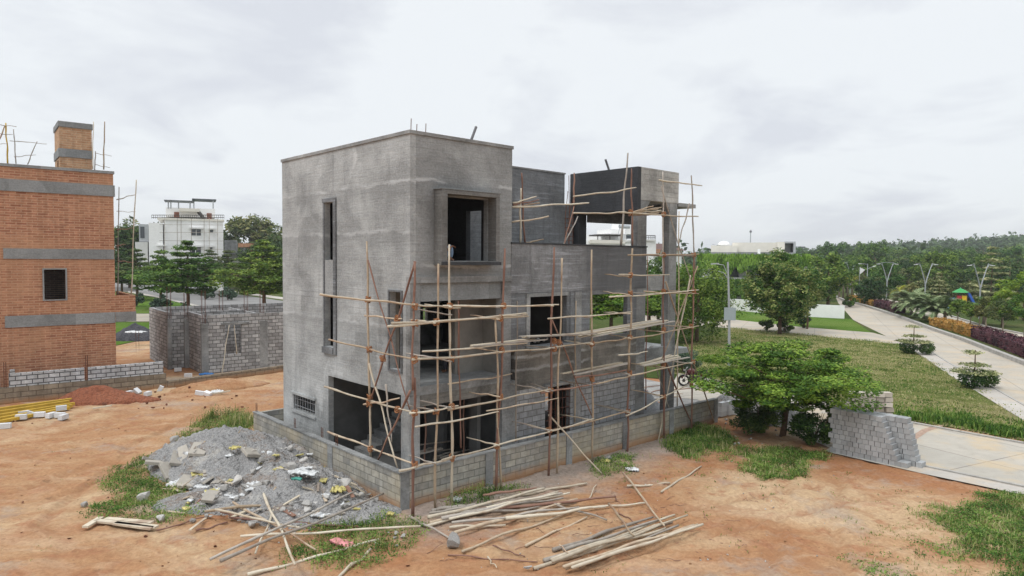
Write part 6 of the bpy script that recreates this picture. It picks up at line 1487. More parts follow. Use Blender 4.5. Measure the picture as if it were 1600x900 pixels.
for i in range(22):
    x, y = rp.uniform(420, 650), rp.uniform(800, 850)
    put('stone', rocks[i % 6], 'rock', gg(x, y), rp.uniform(.04, .12), 'grey stone among the crossed poles in front', 'stone', 'stones among the crossed poles')
for i in range(30):
    x, y = rp.uniform(150, 380), rp.uniform(600, 640)
    put('clod', rocks[i % 6], 'redsoil', on_top(x, y), rp.uniform(.05, .14), 'reddish clod scattered along the dirt track edge', 'clod', 'clods along the dirt track')
for i in range(60):
    x, y = rp.uniform(640, 1300), rp.uniform(700, 890)
    put('pebble', rocks[i % 6], 'rock', gg(x, y), rp.uniform(.015, .045), 'small pebble on the orange dirt in front of the house', 'pebble', 'pebbles on the dirt')
# broken concrete slabs at the left of the heap
def slabmesh(w, l, t, seed):
    r_ = random.Random(seed); poly = [(w * sx_ * r_.uniform(.7, 1.1), l * sy_ * r_.uniform(.75, 1.1)) for sx_, sy_ in ((-1, -1), (1, -1), (1.1, .2), (.8, 1), (-1, 1))]
    return MB().prism(poly, -t / 2, t / 2)
for i, (x, y, w_, l, rx, ry, rz, lab) in enumerate([(262, 730, .28, .75, .25, .1, 2.2, 'long broken slab edge sticking out at the left end of the rubble'), (283, 722, .4, .6, .1, .3, .4, 'broad broken concrete slab at the left end of the rubble'), (300, 716, .35, .7, .3, -.1, 1.0, 'tilted pale broken slab on the rubble, upper left'),
        (262, 742, .22, .4, .5, .2, .9, 'thick dark broken slab low on the left of the rubble'), (312, 708, .3, .6, .1, .1, .2, 'flat slab at the top left of the rubble'), (330, 742, .2, .3, .8, .3, .5, 'upright broken slab among the yellow sacks'), (392, 713, .25, .3, .2, .3, .8, 'thin slate grey piece in the middle of the gravel'),
        (290, 760, .28, .35, .3, .2, .1, 'chunky concrete piece among the white sacks'), (243, 727, .12, .5, .5, .2, 2.4, 'long thin broken slab lying over the grass'), (330, 782, .22, .25, .3, 0, 0, 'square grey block at the front of the rubble')]):
    p = on_top(x, y); o = slabmesh(w_, l, .1, i).build('broken_concrete', M['slabrock'], None, loc=(p.x, p.y, p.z + .12), bevel=.01); o.rotation_euler = (rx, ry, rz); tag(o, lab, 'slab')
# sacks and litter: crumpled sheets
def crumple(w_, l, h, seed, n=12):
    t = np.linspace(-1, 1, n); A, B = np.meshgrid(t, t); rg = np.random.default_rng(seed)
    z = h * (fbm(A * 2.4 + seed, B * 2.4, seed) + .6 * rg.random(A.shape) - .3) * (1.15 - .7 * np.maximum(abs(A), abs(B)))
    jx = rg.normal(0, .06, A.shape); jy = rg.normal(0, .06, A.shape); e_ = 1 + .3 * (hnoise(A * 2, B * 2, seed) - .5)
    V = np.stack([((A + jx) * w_ * e_).ravel(), ((B + jy) * l * e_).ravel(), np.maximum(z, .005).ravel()], 1)
    V2 = V.copy(); V2[:, 2] -= .025
    I = np.arange(n - 1)[:, None] * n + np.arange(n - 1)[None, :]; Fq = np.stack([I, I + 1, I + 1 + n, I + n], -1).reshape(-1, 4); return npmesh('sack', np.concatenate([V, V2]), np.concatenate([Fq, Fq[:, ::-1] + n * n]))
for i, (x, y, w_, l, h, mt, lab, nm) in enumerate([(445, 684, .75, .45, .3, 'sackw', 'crumpled grey-white sheet lying over the wall top at the heap', 'torn_sheet'), (418, 690, .3, .15, .1, 'sackb', 'bright blue plastic scrap hanging under the sheet', 'plastic_scrap'), (480, 694, .35, .2, .15, 'sacky', 'yellow-green torn sack against the wall', 'torn_sack'),
        (466, 700, .22, .2, .2, 'sackw', 'small white crumpled bag high on the gravel', 'torn_sack'), (475, 741, .38, .2, .18, 'sackw', 'bright white torn sack in the middle right of the gravel', 'torn_sack'), (400, 765, .3, .25, .3, 'sackw', 'pale twisted sack at the front of the heap', 'torn_sack'),
        (335, 771, .26, .16, .16, 'sacky', 'bright yellow sack at the front of the rubble', 'torn_sack'), (318, 742, .35, .22, .14, 'sacky', 'yellow and pink torn sack by the broken slabs', 'torn_sack'), (330, 733, .2, .2, .16, 'sackr', 'pinkish torn sack beside the yellow one', 'torn_sack'), (280, 757, .3, .22, .16, 'sackw', 'white torn sack low left in the rubble', 'torn_sack'),
        (316, 763, .25, .14, .12, 'sackw', 'small white sack right of the low left one', 'torn_sack'), (322, 718, .45, .12, .1, 'sackw', 'long white sack strip by the top slabs', 'torn_sack'), (367, 702, .14, .14, .14, 'sacky', 'lemon yellow bag at the top of the rubble', 'torn_sack'), (364, 716, .14, .08, .08, 'sackg', 'small dark green plastic piece on the gravel', 'plastic_scrap'),
        (529, 768, .2, .2, .22, 'sacky', 'olive yellow bag on the smaller heap', 'torn_sack'), (464, 750, .14, .08, .08, 'sackg', 'small turquoise scrap below the bright white sack', 'plastic_scrap'), (534, 851, .32, .14, .14, 'sackr', 'pink and white torn sack between the crossed poles', 'torn_sack'), (713, 783, .13, .1, .16, 'sackw', 'white paper scrap leaning at the compound wall foot', 'paper_scrap'),
        (946, 722, .16, .12, .12, 'sacky', 'yellow bag in the weeds by the wall', 'torn_sack'), (988, 735, .22, .12, .1, 'sackw', 'white torn bag on the dirt near the weeds', 'torn_sack'), (610, 805, .1, .1, .1, 'sacky', 'small yellow scrap in the plants at the wall corner', 'plastic_scrap'), (497, 806, .25, .14, .1, 'sackw', 'pale scrap under the crossed poles', 'torn_sack'),
        (322, 586, .4, .2, .15, 'sackb', 'dark blue cloth bundle by the shell corner', 'cloth'), (340, 614, .3, .2, .2, 'sackw', 'white scrap sack among the wood bits by the soil heap', 'torn_sack'), (209, 606, .35, .2, .3, 'sackr', 'red and white sack leaning at the pale block wall', 'torn_sack'), (212, 520, .7, .4, .2, 'sackw', 'white sheet spread on the black heap', 'torn_sheet')]):
    p = on_top(x, y) if x != 212 else gp(x, y, 1.0)
    o = link(nm, crumple(w_, l, h, 40 + i), M[mt], None, (p.x, p.y, p.z + .03), rp.uniform(-.6, .6) + HF.ang * (i == 0)); tag(o, lab, 'sheet' if 'sheet' in nm else 'sack' if 'sack' in nm else 'scrap')
    if i == 0: o.location.z += .22
for i in range(90):
    x, y = rp.uniform(270, 560), rp.uniform(705, 800)
    p = on_top(x, y); o = link('litter_scrap', crumple(rp.uniform(.05, .17), rp.uniform(.04, .11), .08, 90 + i, 5), M[rp.choice(['sackw', 'sackw', 'slabrock', 'sacky'])], None, (p.x, p.y, p.z + .03), rp.uniform(0, 6)); tag(o, 'tiny scrap of pale litter strewn on the rubble heap', 'litter', 'litter on the rubble heap')
# ------------------------------------------------------------------ loose pale blocks
def blockmb(l=.4, w_=.2, h=.2): return MB().box(-l / 2, l / 2, -w_ / 2, w_ / 2, 0, h)
bo = blockmb().build('block', M['whiteblock'], bevel=.008); bme = bo.data; bpy.data.objects.remove(bo)
def block(name, x, y, rot, lab, grp, mt='whiteblock', dz=0., me=None):
    p = on_top(x, y); o = link(name, me or bme, M[mt]); o.location = (p.x, p.y, p.z + dz); o.rotation_euler = rot; return tag(o, lab, 'block', grp)
G5 = 'loose blocks beside the yellow beams'
for x, y, rt_, lab in [(8, 669, (0, 0, .4), 'single pale block lying alone at the left picture edge'), (33, 655, (0, 0, .4), 'leftmost pale block of the row by the yellow beams'), (36, 649, (0, 0, .4), 'pale block behind the leftmost one of the row'), (48, 651, (0, .5, .5), 'pale block tilted against its neighbour in the row by the beams'), (62, 651, (0, 0, .3), 'long-side pale block in the middle of the row by the beams'),
        (80, 652, (0, 0, 1.4), 'pale block set end-on right of the middle of the row'), (94, 652, (0, 0, .0), 'topmost rear block of the right cluster by the beams'), (96, 648, (0, 0, .6), 'long pale block lying across the right cluster by the beams'), (99, 655, (0, 0, 1.5), 'small-looking end-on block at the right end by the beams')]:
    block('loose_block', x, y, rt_, lab, G5, dz=.2 if 'across' in lab else 0)
G6 = 'loose blocks under the pale block wall'
for x, y, rt_, lab in [(169, 613, (0, 0, .2), 'left one of two pale blocks side by side above the red soil'), (182, 611, (0, 0, -.5), 'right one of two pale blocks side by side above the red soil'), (202, 605, (0, -.9, .4), 'pale block tipped upright against the wall'), (201, 617, (0, 0, 1.3), 'pale block lying end-on below the tipped one'), (215, 614, (.3, .5, -.4), 'pale block sliding on the red sack'),
        (231, 618, (0, 0, 1.5), 'square-looking pale block at the wall end'), (253, 610, (0, -1.1, .3), 'pale block standing tilted at the end of the wall'), (294, 589, (0, 0, .2), 'grey block lying by the blue cloth'), (278, 580, (0, 0, .5), 'small pale block by the trestle'), (311, 617, (0, .2, .3), 'pale block piece among the wood bits'), (325, 618, (.2, .2, -.4), 'dusty brown block among the wood bits'), (378, 603, (0, .2, .9), 'lone pale block on the dirt beside the grey house')]:
    block('loose_block', x, y, rt_, lab, G6)
for i, (x, y, l, a, lab) in enumerate([(318, 606, 1.3, -.5, 'pale stick leaning on the soil heap'), (345, 617, .9, .3, 'angled brown board beside the soil heap'), (300, 597, 1.2, -.6, 'thin pale stick by the grey block'), (160, 640, .8, .1, 'dusty stone slab at the foot of the red soil'), (312, 597, .9, .5, 'short pale stick crossing near the shell')]):
    p = on_top(x, y); o = MB().bar((-l / 2, 0, .06), (l / 2, 0, .18), .1, .06).build('board', M['plank'], None, loc=p, rz=a); tag(o, lab, 'board')
# yellow beams at the left edge
for i in range(5):
    a = on_top(-30, 668 - 4.4 * i); b_ = on_top(108 + 4 * (i % 3), 640 - 2.4 * i); a.z += .08 + .03 * i; b_.z += .08 + .03 * i
    o = MB().bar((0, 0, 0), b_ - a, .16, .12).build('yellow_beam', M['yellow'], None, loc=a); tag(o, ('frontmost', 'second', 'third', 'fourth', 'rearmost')[i] + ' of the long yellow beams lying below the pale block wall', 'beam', 'yellow beams')
# planks on the ground
for (a, b_, lab) in [((133, 827), (158, 812), 'short squared timber lying at an angle left of the pale planks'), ((150, 817), (245, 827), 'front pale plank on the dirt below the grass'), ((165, 814), (238, 820), 'rear pale plank on the dirt below the grass'), ((180, 821), (238, 829), 'shorter pale plank overlapping the front one')]:
    p, q = on_top(*a), on_top(*b_); p.z += .06; q.z += .06; tag(MB().bar((0, 0, 0), q - p, .16, .05).build('plank', M['plank'], None, loc=p), lab, 'plank')
# ------------------------------------------------------------------ poles lying on the ground
def gpole(a, b_, lab, r=.045, mt='pole', z=.05, grp=None, z2=None):
    p, q = gp(*a), gp(*b_); p.z = max(gz(p.x, p.y), 0 if False else gz(p.x, p.y)) + z; q.z = gz(q.x, q.y) + (z if z2 is None else z2)
    return pole('loose_pole', lab, 'pole', p, q, r, mt, grp, amp=.05, taper=.65, n=10)
G7 = 'poles lying crossed in front of the rubble heap'
X1 = [((404, 772), (461, 902), 'thick pale pole slanting down steeply through the crossed poles', .05, 'pole_pale', .35), ((428, 760), (447, 784), 'short pale pole on the gravel above the crossing', .045, 'pole_pale', .5), ((441, 770), (399, 873), 'pale pole slanting the other way behind the steep one', .045, 'pole_pale', .12),
      ((320, 811), (529, 786), 'long tan pole along the foot of the rubble', .05, 'pole', .25), ((357, 789), (493, 869), 'tan pole slanting right through the crossing', .045, 'pole', .18), ((337, 811), (477, 841), 'pale pole slanting gently right through the crossing', .045, 'pole_pale', .3), ((358, 813), (563, 826), 'brown pole lying nearly level behind the crossing', .045, 'pole_red', .1),
      ((376, 849), (657, 832), 'long pale pole lying nearly level before the crossing', .045, 'pole_pale', .2), ((329, 901), (556, 788), 'long grey pole running from the lower left to the wall corner, upper', .05, 'pole_grey', .42), ((345, 903), (599, 790), 'long grey pole running from the lower left to the wall corner, lower', .05, 'pole_grey', .38), ((387, 900), (592, 843), 'pale pole at the bottom edge below the pink sack', .05, 'pole_pale', .08),
      ((529, 900), (579, 861), 'short thick pale pole at the bottom edge', .055, 'pole_pale', .06), ((306, 828), (356, 816), 'short brown stick left of the grey block stone', .035, 'pole_red', .05), ((245, 830), (330, 806), 'dark thin branch left of the crossing', .03, 'pole_red', .05), ((455, 806), (500, 830), 'dark branch under the crossed poles', .03, 'pole_red', .05)]
for a, b_, lab, r, mt, z in X1: gpole(a, b_, lab, r, mt, z, G7)
G8 = 'first pile of poles along the compound wall'
X2 = [((675, 799), (742, 788), 'pole_grey'), ((682, 801), (749, 792), 'pole_grey'), ((671, 811), (768, 794), 'pole_grey'), ((669, 818), (850, 772), 'pole_pale'), ((666, 823), (872, 769), 'pole_pale'), ((672, 820), (876, 773), 'pole'), ((690, 816), (878, 778), 'pole_grey'), ((702, 822), (871, 782), 'pole_pale'), ((702, 827), (790, 822), 'pole_pale'), ((710, 838), (902, 783), 'pole'), ((706, 825), (905, 800), 'pole_grey'),
      ((755, 784), (838, 771), 'pole_red'), ((780, 780), (917, 757), 'pole_pale'), ((740, 806), (900, 788), 'pole_grey'), ((760, 800), (890, 776), 'pole_pale'), ((790, 818), (946, 802), 'pole_pale'), ((700, 812), (860, 781), 'pole'), ((712, 807), (880, 784), 'pole_grey'), ((780, 800), (962, 783), 'pole_red')]
for i, (a, b_, mt) in enumerate(X2): gpole(a, b_, ('pale', 'weathered')[mt in ('pole_grey', 'pole_red')] + ' pole in the pile lying along the compound wall', .05 + .012 * (i % 3 == 0), mt, .06 + .05 * (i % 4), G8)
G9 = 'second pile of poles at the front right'
X3 = [((864, 862), (1020, 812), 'pole_grey'), ((861, 880), (1054, 811), 'pole_pale'), ((863, 887), (1074, 814), 'pole_pale'), ((850, 878), (1050, 817), 'pole_grey'), ((884, 892), (1084, 825), 'pole'), ((893, 898), (1098, 831), 'pole_pale'), ((834, 889), (1040, 830), 'pole_pale'), ((905, 888), (1060, 826), 'pole_grey'), ((880, 868), (1030, 822), 'pole_grey'), ((915, 880), (1068, 830), 'pole'), ((900, 870), (1045, 822), 'pole_pale'), ((880, 896), (1090, 828), 'pole')]
for i, (a, b_, mt) in enumerate(X3): gpole(a, b_, ('pale', 'grey')[mt == 'pole_grey'] + ' pole in the neat pile at the front right', .055 + .01 * (i % 3 == 0), mt, .06 + .055 * (i % 3), G9)
G10 = 'single poles between the two piles'
for a, b_, lab, mt, z in [((973, 747), (1038, 834), 'long brown pole slanting onto the right pile', 'pole', .2), ((951, 800), (990, 853), 'brown pole lying across the middle of the right pile', 'pole', .25), ((980, 761), (1047, 757), 'pale pole lying level right of the weeds', 'pole_pale', .05), ((1033, 772), (1096, 728), 'lone pale pole furthest right on the dirt', 'pole_pale', .05), ((866, 792), (948, 816), 'grey pole slanting down right from the first pile', 'pole_grey', .1),
        ((920, 781), (932, 758), 'short pale stub above the dirt', 'pole_pale', .05), ((896, 797), (1008, 791), 'pale pole level between the two piles', 'pole_pale', .06), ((874, 863), (889, 875), 'short stub crossing the left end of the right pile', 'pole', .2), ((722, 866), (896, 798), 'long brown pole between boulder and first pile', 'pole', .07), ((821, 853), (917, 809), 'brown pole parallel to the right pile', 'pole', .05), ((640, 808), (706, 844), 'bent grey plank edge at the wall corner', 'pole_grey', .06), ((762, 870), (776, 890), 'tiny pale stick below the boulder', 'pole_pale', .03),
        ((770, 857), (820, 870), 'dark thin branch on the dirt below the brown pole', 'pole_red', .03), ((700, 868), (840, 878), 'long dark branch on the dirt near the boulder', 'pole_red', .03), ((965, 800), (1000, 818), 'thin dark twig right of the brown pole', 'pole_red', .02), ((960, 772), (970, 790), 'dark twig near the level pale pole', 'pole_red', .02)]:
    gpole(a, b_, lab, .045 if 'stub' not in lab and 'twig' not in lab and 'stick' not in lab and 'branch' not in lab else .025, mt, z, G10)
for i in range(70):
    x, y = rp.uniform(640, 1200), rp.uniform(755, 880); p = gp(x, y); a = rp.uniform(0, 3.14); l = rp.uniform(.15, .6); q = (p.x + math.cos(a) * l, p.y + math.sin(a) * l); b3 = Vector((p.x, p.y, gz(p.x, p.y) + .02))
    pole('twig', 'tiny dark twig on the dirt between the pole piles', 'twig', b3, Vector((q[0], q[1], gz(*q) + .02)), .009, 'pole_red', 'twigs on the dirt', amp=.05, n=4)
# ------------------------------------------------------------------ stepped stack of grey blocks
a0 = gp(1405, 731); a1 = gp(1314, 711); dirv = (a1 - a0); Lk = dirv.length; dirv.normalize(); nb_ = Vector((-dirv.y, dirv.x, 0))
if nb_.y < 0: nb_ = -nb_
ang = math.atan2(nb_.y, nb_.x); cnt = 0
GS = 'blocks of the long stepped stack'
bl = .4; bw_ = .2; bh_ = .178
sb = blockmb(bl - .012, bw_ - .014, bh_ - .009).build('b', M['blockobj'], bevel=.006); sbm = sb.data; bpy.data.objects.remove(sb)
for wythe in (0, 1):
    for k in range(9):
        start = (0.0 + .075 * k if k else -.25) if wythe == 0 else (-.55 if k == 0 else -.42 + .045 * k)
        n = int((Lk - start + .5) / bw_)
        if wythe == 1: n = min(n, 10 if k < 8 else n)
        if wythe == 0 and k == 8: pass
        for j in range(n):
            if cnt > 296: break
            s_ = start + j * bw_ * 1.0 + .5 * bw_ + rp.uniform(-.006, .006); p = a0 + dirv * s_ + nb_ * (bl * (.5 + wythe) + wythe * .03 + rp.uniform(-.012, .012)); o = link('concrete_block', sbm, M['blockobj'])
            o.location = (p.x, p.y, .03 + k * bh_); o.rotation_euler = (0, 0, ang + rp.uniform(-.02, .02)); tag(o, 'grey concrete block in the long stepped stack at the roadside', 'block', GS); cnt += 1
p = gp(1304, 705); 
# stone block pile behind it
GT = 'tan stone blocks piled behind the stack'
base = gp(1352, 672)
for k in range(6):
    for j in range(7 - (k > 3) * 2):
        s_ = 1.0 if k < 3 or j < 4 else .9
        q = gp(1366, 671) + Vector((-.36 * j, .03 * j, 0)) * 1 + Vector((rp.uniform(-.03, .03), rp.uniform(-.05, .05) + .0, 0)); o = link('stone_block', sbm, M['stoneblock']); o.location = (q.x + 1.25, q.y + 1.3, .03 + k * .22); o.rotation_euler = (rp.uniform(-.05, .05), rp.uniform(-.05, .05), rp.uniform(-.15, .15)); o.scale = (.88, 1.5, 1.08); tag(o, 'tan rough stone block in the pile behind the grey stack', 'block', GT)
for j in range(9):
    q = gp(1340 - 7 * j, 660 - 2 * j); o = link('stone_block', sbm, M['stoneblock']); o.location = (q.x + .5, q.y + .6, .03 + .2 * (j % 2)); o.rotation_euler = (0, rp.uniform(-.1, .1), rp.uniform(-.4, .4)); tag(o, 'tan rough stone block in the loose row left of its pile', 'block', 'tan stone blocks in the loose row')
# pale blocks by the wall end
for k in range(3):
    for j in range(2):
        p = gp(1127 + 12 * j, 652 - 2 * j); o = link('pale_block', bme, M['whiteblock']); o.location = (p.x + .1, p.y + .2, .02 + .21 * k); o.rotation_euler.z = .7; tag(o, 'pale block in the little stack at the compound wall end', 'block', 'pale blocks at the wall end')
# ------------------------------------------------------------------ lamps
def ylamp(name, label, x, ybase, D, h=7., grp=None, rz=0.):
    p = dp(x, ybase, D); e_ = empty(name, label, 'street lamp', (p.x, p.y, 0), rz, grp)
    MB().tube([(0, 0, 0), (0, 0, h * .52)], [.11, .09], 8).build('pole', M['galv'], e_)
    for s_ in (-1, 1):
        MB().tube([(0, 0, h * .52), (.28 * s_, 0, h * .66), (.75 * s_, 0, h * .84), (1.15 * s_, 0, h * .98)], [.08, .07, .055, .04], 6).build('arm', M['galv'], e_)
        MB().tube([(.95 * s_, 0, h * .9), (1.35 * s_, 0, h * .965), (1.75 * s_, 0, h * .95)], .03, 5).build('bracket', M['galv'], e_)
        MB().obox((1.8 * s_, 0, h * .945), (.28, 0, 0), (0, .1, 0), (0, 0, .035)).build('lamp_head', M['white'], e_)
    if D > 105 and x < 1400: MB().bar((-1.15, 0, h * .98), (1.15, 0, h * .98), .06).build('cross_bar', M['galv'], e_)
    return e_
GL = 'forked street lamps'
for x, D, lab in [(1531, 85, 'nearest forked street lamp, behind the playground to the right'), (1445, 100, 'forked street lamp between the palms and the playground'), (1385, 112, 'forked street lamp with cross bar above the far purple hedge'), (1328, 150, 'forked street lamp half hidden in the trees at the bend'), (1289, 160, 'farthest forked street lamp, beside the big round tree')]:
    ylamp('forked_street_lamp', lab, x, 470, D, 7., GL, .25)
p = dp(1354, 470, 125); e_ = empty('street_lamp', 'plain street lamp pole with two short level arms between the forked lamps', 'street lamp', (p.x, p.y, 0), .2)
MB().tube([(0, 0, 0), (0, 0, 6.6)], [.11, .07], 7).build('pole', M['galv'], e_)
MB().tube([(0, 0, 6.5), (-1.4, 0, 6.6)], .04, 5).build('arm', M['galv'], e_); MB().tube([(0, 0, 5.7), (1.2, 0, 6.1)], .04, 5).build('arm', M['galv'], e_)
MB().obox((-1.6, 0, 6.6), (.25, 0, 0), (0, .1, 0), (0, 0, .05)).build('lamp_head', M['white'], e_); MB().obox((1.4, 0, 6.15), (.25, 0, .05), (0, .1, 0), (0, 0, .05)).build('lamp_head', M['white'], e_)
p = dp(1342, 470, 118); e_ = empty('flag', 'small white flag on a thin pole by the far road bend', 'flag', (p.x, p.y, 0)); MB().tube([(0, 0, 0), (0, 0, 6)], .04, 5).build('pole', M['galv'], e_); MB().add([(0, 0, 6), (.9, 0, 5.6), (.5, .05, 5.1), (0, 0, 4.8), (0, .02, 6), (.9, .02, 5.6), (.5, .07, 5.1), (0, .02, 4.8)], [(0, 1, 2, 3), (7, 6, 5, 4)]).build('cloth', M['white'], e_)
# near street light with sign board
p = gp(1139, 573); e_ = empty('street_lamp', 'tall galvanised street lamp by the grass, with a square grey sign board', 'street lamp', (p.x, p.y, 0), 0)
MB().tube([(0, 0, -.1), (-.05, 0, 3.4), (-.2, 0, 6.6)], [.10, .08, .055], 8).build('pole', M['galv'], e_)
MB().tube([(-.17, 0, 6.0), (-.5, 0, 6.7), (-.95, -.1, 6.75)], .03, 6).build('arm', M['galv'], e_); MB().tube([(-.17, 0, 5.8), (-.45, .1, 6.2), (-.8, .15, 6.3)], .025, 6).build('arm', M['galv'], e_)
MB().obox((-1.1, -.1, 6.78), (.25, 0, .02), (0, .09, 0), (0, 0, .035)).build('lamp_head', M['galv'], e_)
MB().tube([(-.2, 0, 6.5), (-.22, 0, 6.9)], [.07, .06], 7).build('pole_cap', M['galv'], e_)
MB().obox((-.05, -.12, 3.5), (.38, 0, 0), (0, .02, 0), (0, 0, .42)).build('sign_board', simple('sign_grey', (.33, .38, .40), .5, .05), e_)
MB().obox((.05, -.12, .5), (.0, 0, 0), (0, .0, 0), (0, 0, .0)) 
# ------------------------------------------------------------------ playground
p = dp(1500, 474, 98); e_ = empty('playground_tower', 'colourful playground tower with green canopy, yellow and red panels and a blue slide', 'playground', (p.x, p.y, 0), R(-15)); e_.scale = (.68, .68, .68)
col = lambda n, c: simple(n, c, .4, .05)
MB().lathe([(.05, 4.75), (.5, 4.65), (1.0, 4.35), (1.55, 4.0), (1.6, 3.92)], 8).build('canopy', col('green_plastic_roof', (.03, .30, .07)), e_); MB().lathe([(.28, 4.62), (.1, 4.95), (.02, 4.98)], 8).build('roof_cap', col('green_cap', (.04, .33, .09)), e_)
for sx_, sy_ in ((-1, -1), (1, -1), (1, 1), (-1, 1)): MB().tube([(sx_ * .95, sy_ * .95, 0), (sx_ * .95, sy_ * .95, 4.0)], .07, 8).build('post', col('brown_post', (.12, .07, .04)), e_)
MB().box(-1, 1, -1, 1, 1.75, 1.85).build('deck', col('deck', (.2, .1, .05)), e_)
MB().box(-.9, -.05, -1.04, -.98, 1.9, 3.3).build('panel', col('red_panel', (.4, .04, .05)), e_); MB().box(.0, .85, -1.05, -.99, 1.9, 3.3).build('panel', col('yellow_panel', (.8, .5, .03)), e_); MB().box(.98, 1.04, -.9, .9, 1.9, 2.9).build('panel', col('blue_panel', (.03, .12, .6)), e_)
mb = MB(); prof_ = [(1.05, 3.6), (1.25, 3.6), (1.6, 3.0), (2.3, 1.6), (2.9, .5), (3.4, .3)]
for (x0, z0), (x1, z1) in zip(prof_, prof_[1:]):
    mb.add([(x0, -.9, z0), (x1, -.9, z1), (x1, -.1, z1), (x0, -.1, z0)], [(0, 1, 2, 3)])
    for y in (-.9, -.1): mb.bar((x0, y, z0 + .2), (x1, y, z1 + .2), .08, .45)
mb.build('slide', col('blue_slide', (.04, .12, .5)), e_)
mb = MB(); mb.tube([(-1.0, 0, 2.4), (-1.8, 0, 2.3), (-2.4, -.3, 1.4), (-2.5, -.6, .5)], .4, 8); mb.build('tube_slide', col('blue_tube', (.05, .25, .6)), e_)
# ------------------------------------------------------------------ motorcycle
mat_r = simple('dark_red_paint', (.085, .01, .014), .35, .1, 3, spec=.6); mat_t = simple('tyre_rubber', (.02, .02, .02), .8); mat_s = simple('black_seat', (.02, .02, .022), .6); mat_c = simple('chrome', (.5, .5, .5), .25, .05, 4, metal=.9)
p = gp(1087, 605); q1 = gp(1068, 601); mc = empty('motorcycle', 'dark red motorcycle parked on the gravel behind the far scaffold end, rear towards the viewer', 'motorcycle', (p.x, p.y, .03), R(-18) + math.pi)
def wheel(x):
    e2 = MB(); n = 22; R0 = .30
    for i in range(n):
        a, b2 = 2 * math.pi * i / n, 2 * math.pi * (i + 1) / n; e2.tube([(x + math.cos(a) * R0 * .93, 0, .31 + math.sin(a) * R0 * .93), (x + math.cos(b2) * R0 * .93, 0, .31 + math.sin(b2) * R0 * .93)], .06, 7, cap=False)
    w_ = e2.build('wheel', mat_t, mc, smooth=True); sp = MB()
    for i in range(6): a = math.pi * i / 3; sp.tube([(x, 0, .31), (x + math.cos(a) * .25, 0, .31 + math.sin(a) * .25)], .008, 5)
    sp.tube([(x, -.09, .31), (x, .09, .31)], .09, 8); sp.build('rim', M['steel'], w_)
wheel(.64); wheel(-.62)
mb = MB(); mb.tube([(.05, 0, .80), (.28, 0, .86), (.44, 0, .78)], [.13, .19, .09], 10); mb.build('tank', mat_r, mc, smooth=True)
mb = MB(); mb.tube([(.02, 0, .80), (-.3, 0, .80), (-.62, 0, .86)], [.13, .15, .09], 8); mb.build('seat', mat_s, mc, smooth=True)
mb = MB(); mb.tube([(-.25, .1, .68), (-.6, .08, .76), (-.82, .04, .84)], [.11, .12, .06], 8); mb.tube([(-.25, -.1, .68), (-.6, -.08, .76), (-.82, -.04, .84)], [.11, .12, .06], 8); mb.build('side_panel', mat_r, mc, smooth=True)
mb = MB(); mb.tube([(.52, .05, .85), (.64, .06, .31)], .025, 6); mb.tube([(.52, -.05, .85), (.64, -.06, .31)], .025, 6); mb.tube([(.45, -.34, 1.02), (.52, -.12, 1.0), (.52, .12, 1.0), (.45, .34, 1.02)], .015, 6); mb.build('fork_and_handlebar', mat_c, mc)
mb = MB(); mb.tube([(.1, 0, .5), (.1, 0, .72)], [.14, .10], 8); mb.bar((-.25, 0, .42), (.36, 0, .42), .28, .36); mb.build('engine', M['steel'], mc); MB().tube([(.2, -.12, .35), (-.2, -.15, .26), (-.75, -.16, .38)], [.02, .03, .05], 8).build('exhaust', mat_c, mc, smooth=True)
mb = MB(); mb.tube([(.95, 0, .55)] if 0 else [(.42 + .45 * math.cos(a) * .8, 0, .31 + .37 * math.sin(a)) for a in (0.3, .8, 1.3, 1.8)], .05, 6); mb.build('front_mudguard', mat_r, mc, smooth=True)
MB().lathe([(.02, -.06), (.09, -.02), (.09, .04)], 10, (.6, 0, .9)).build('headlight', mat_c, mc); MB().box(-.9, -.84, -.07, .07, .76, .84).build('tail_light', simple('tail_red', (.5, .02, .02), .3), mc); MB().box(-.93, -.91, -.09, .09, .56, .70).build('number_plate', M['white'], mc)
MB().tube([(-.62, 0, .31), (-.3, 0, .5), (.1, 0, .45), (.5, 0, .8)], .03, 6).build('frame', M['steel'], mc); MB().tube([(-.1, .1, .35), (-.15, .3, .02)], .015, 5).build('side_stand', M['steel'], mc)
# ------------------------------------------------------------------ bucket and timber inside
bk = HF.W(HF.L(561, 675, 2.0)); zb = .12 
bq = HF.loc(bk); bk = HF.W((2.9, HF.L(561, 668, 2.9).y, 0)); z0 = HF.L(561, 676, 2.9).z
e_ = empty('bucket', 'white paint bucket with a yellow label inside the wide ground floor opening', 'bucket', (bk.x, bk.y, max(.12, z0)))
MB().lathe([(.001, 0), (.17, 0), (.21, .44), (.22, .46), (.2, .46), (.17, .03), (.001, .03)], 18).build('body', M['white'], e_, smooth=True); MB().lathe([(.183, .12), (.203, .34)], 18).build('paper_label', simple('yellow_label', (.6, .45, .08), .6), e_, smooth=True)
if z0 > .2: 
    MB().box(-.6, 1.2, -.8, .6, -(z0 - .12), -.001).build('plaster_ledge', M['inner'], None, loc=(bk.x, bk.y, z0), rz=HF.ang); bpy.data.objects['plaster_ledge'].parent = None; tag(bpy.data.objects['plaster_ledge'], 'low grey masonry ledge carrying the bucket inside the ground floor', 'ledge')
for i in range(14):
    a = Vector((rp.uniform(.9, 2.6), rp.uniform(.9, 2.8), .2 + .04 * i)); dd_ = Vector((rp.uniform(.6, 1.4), rp.uniform(-.3, .3), rp.uniform(-.05, .1)))
    pole('stored_timber', 'piece of old timber stored on the dark ground floor', 'timber', HF.W(a), HF.W(a + dd_), .04, 'pole_grey', 'timber stored on the ground floor', n=3)
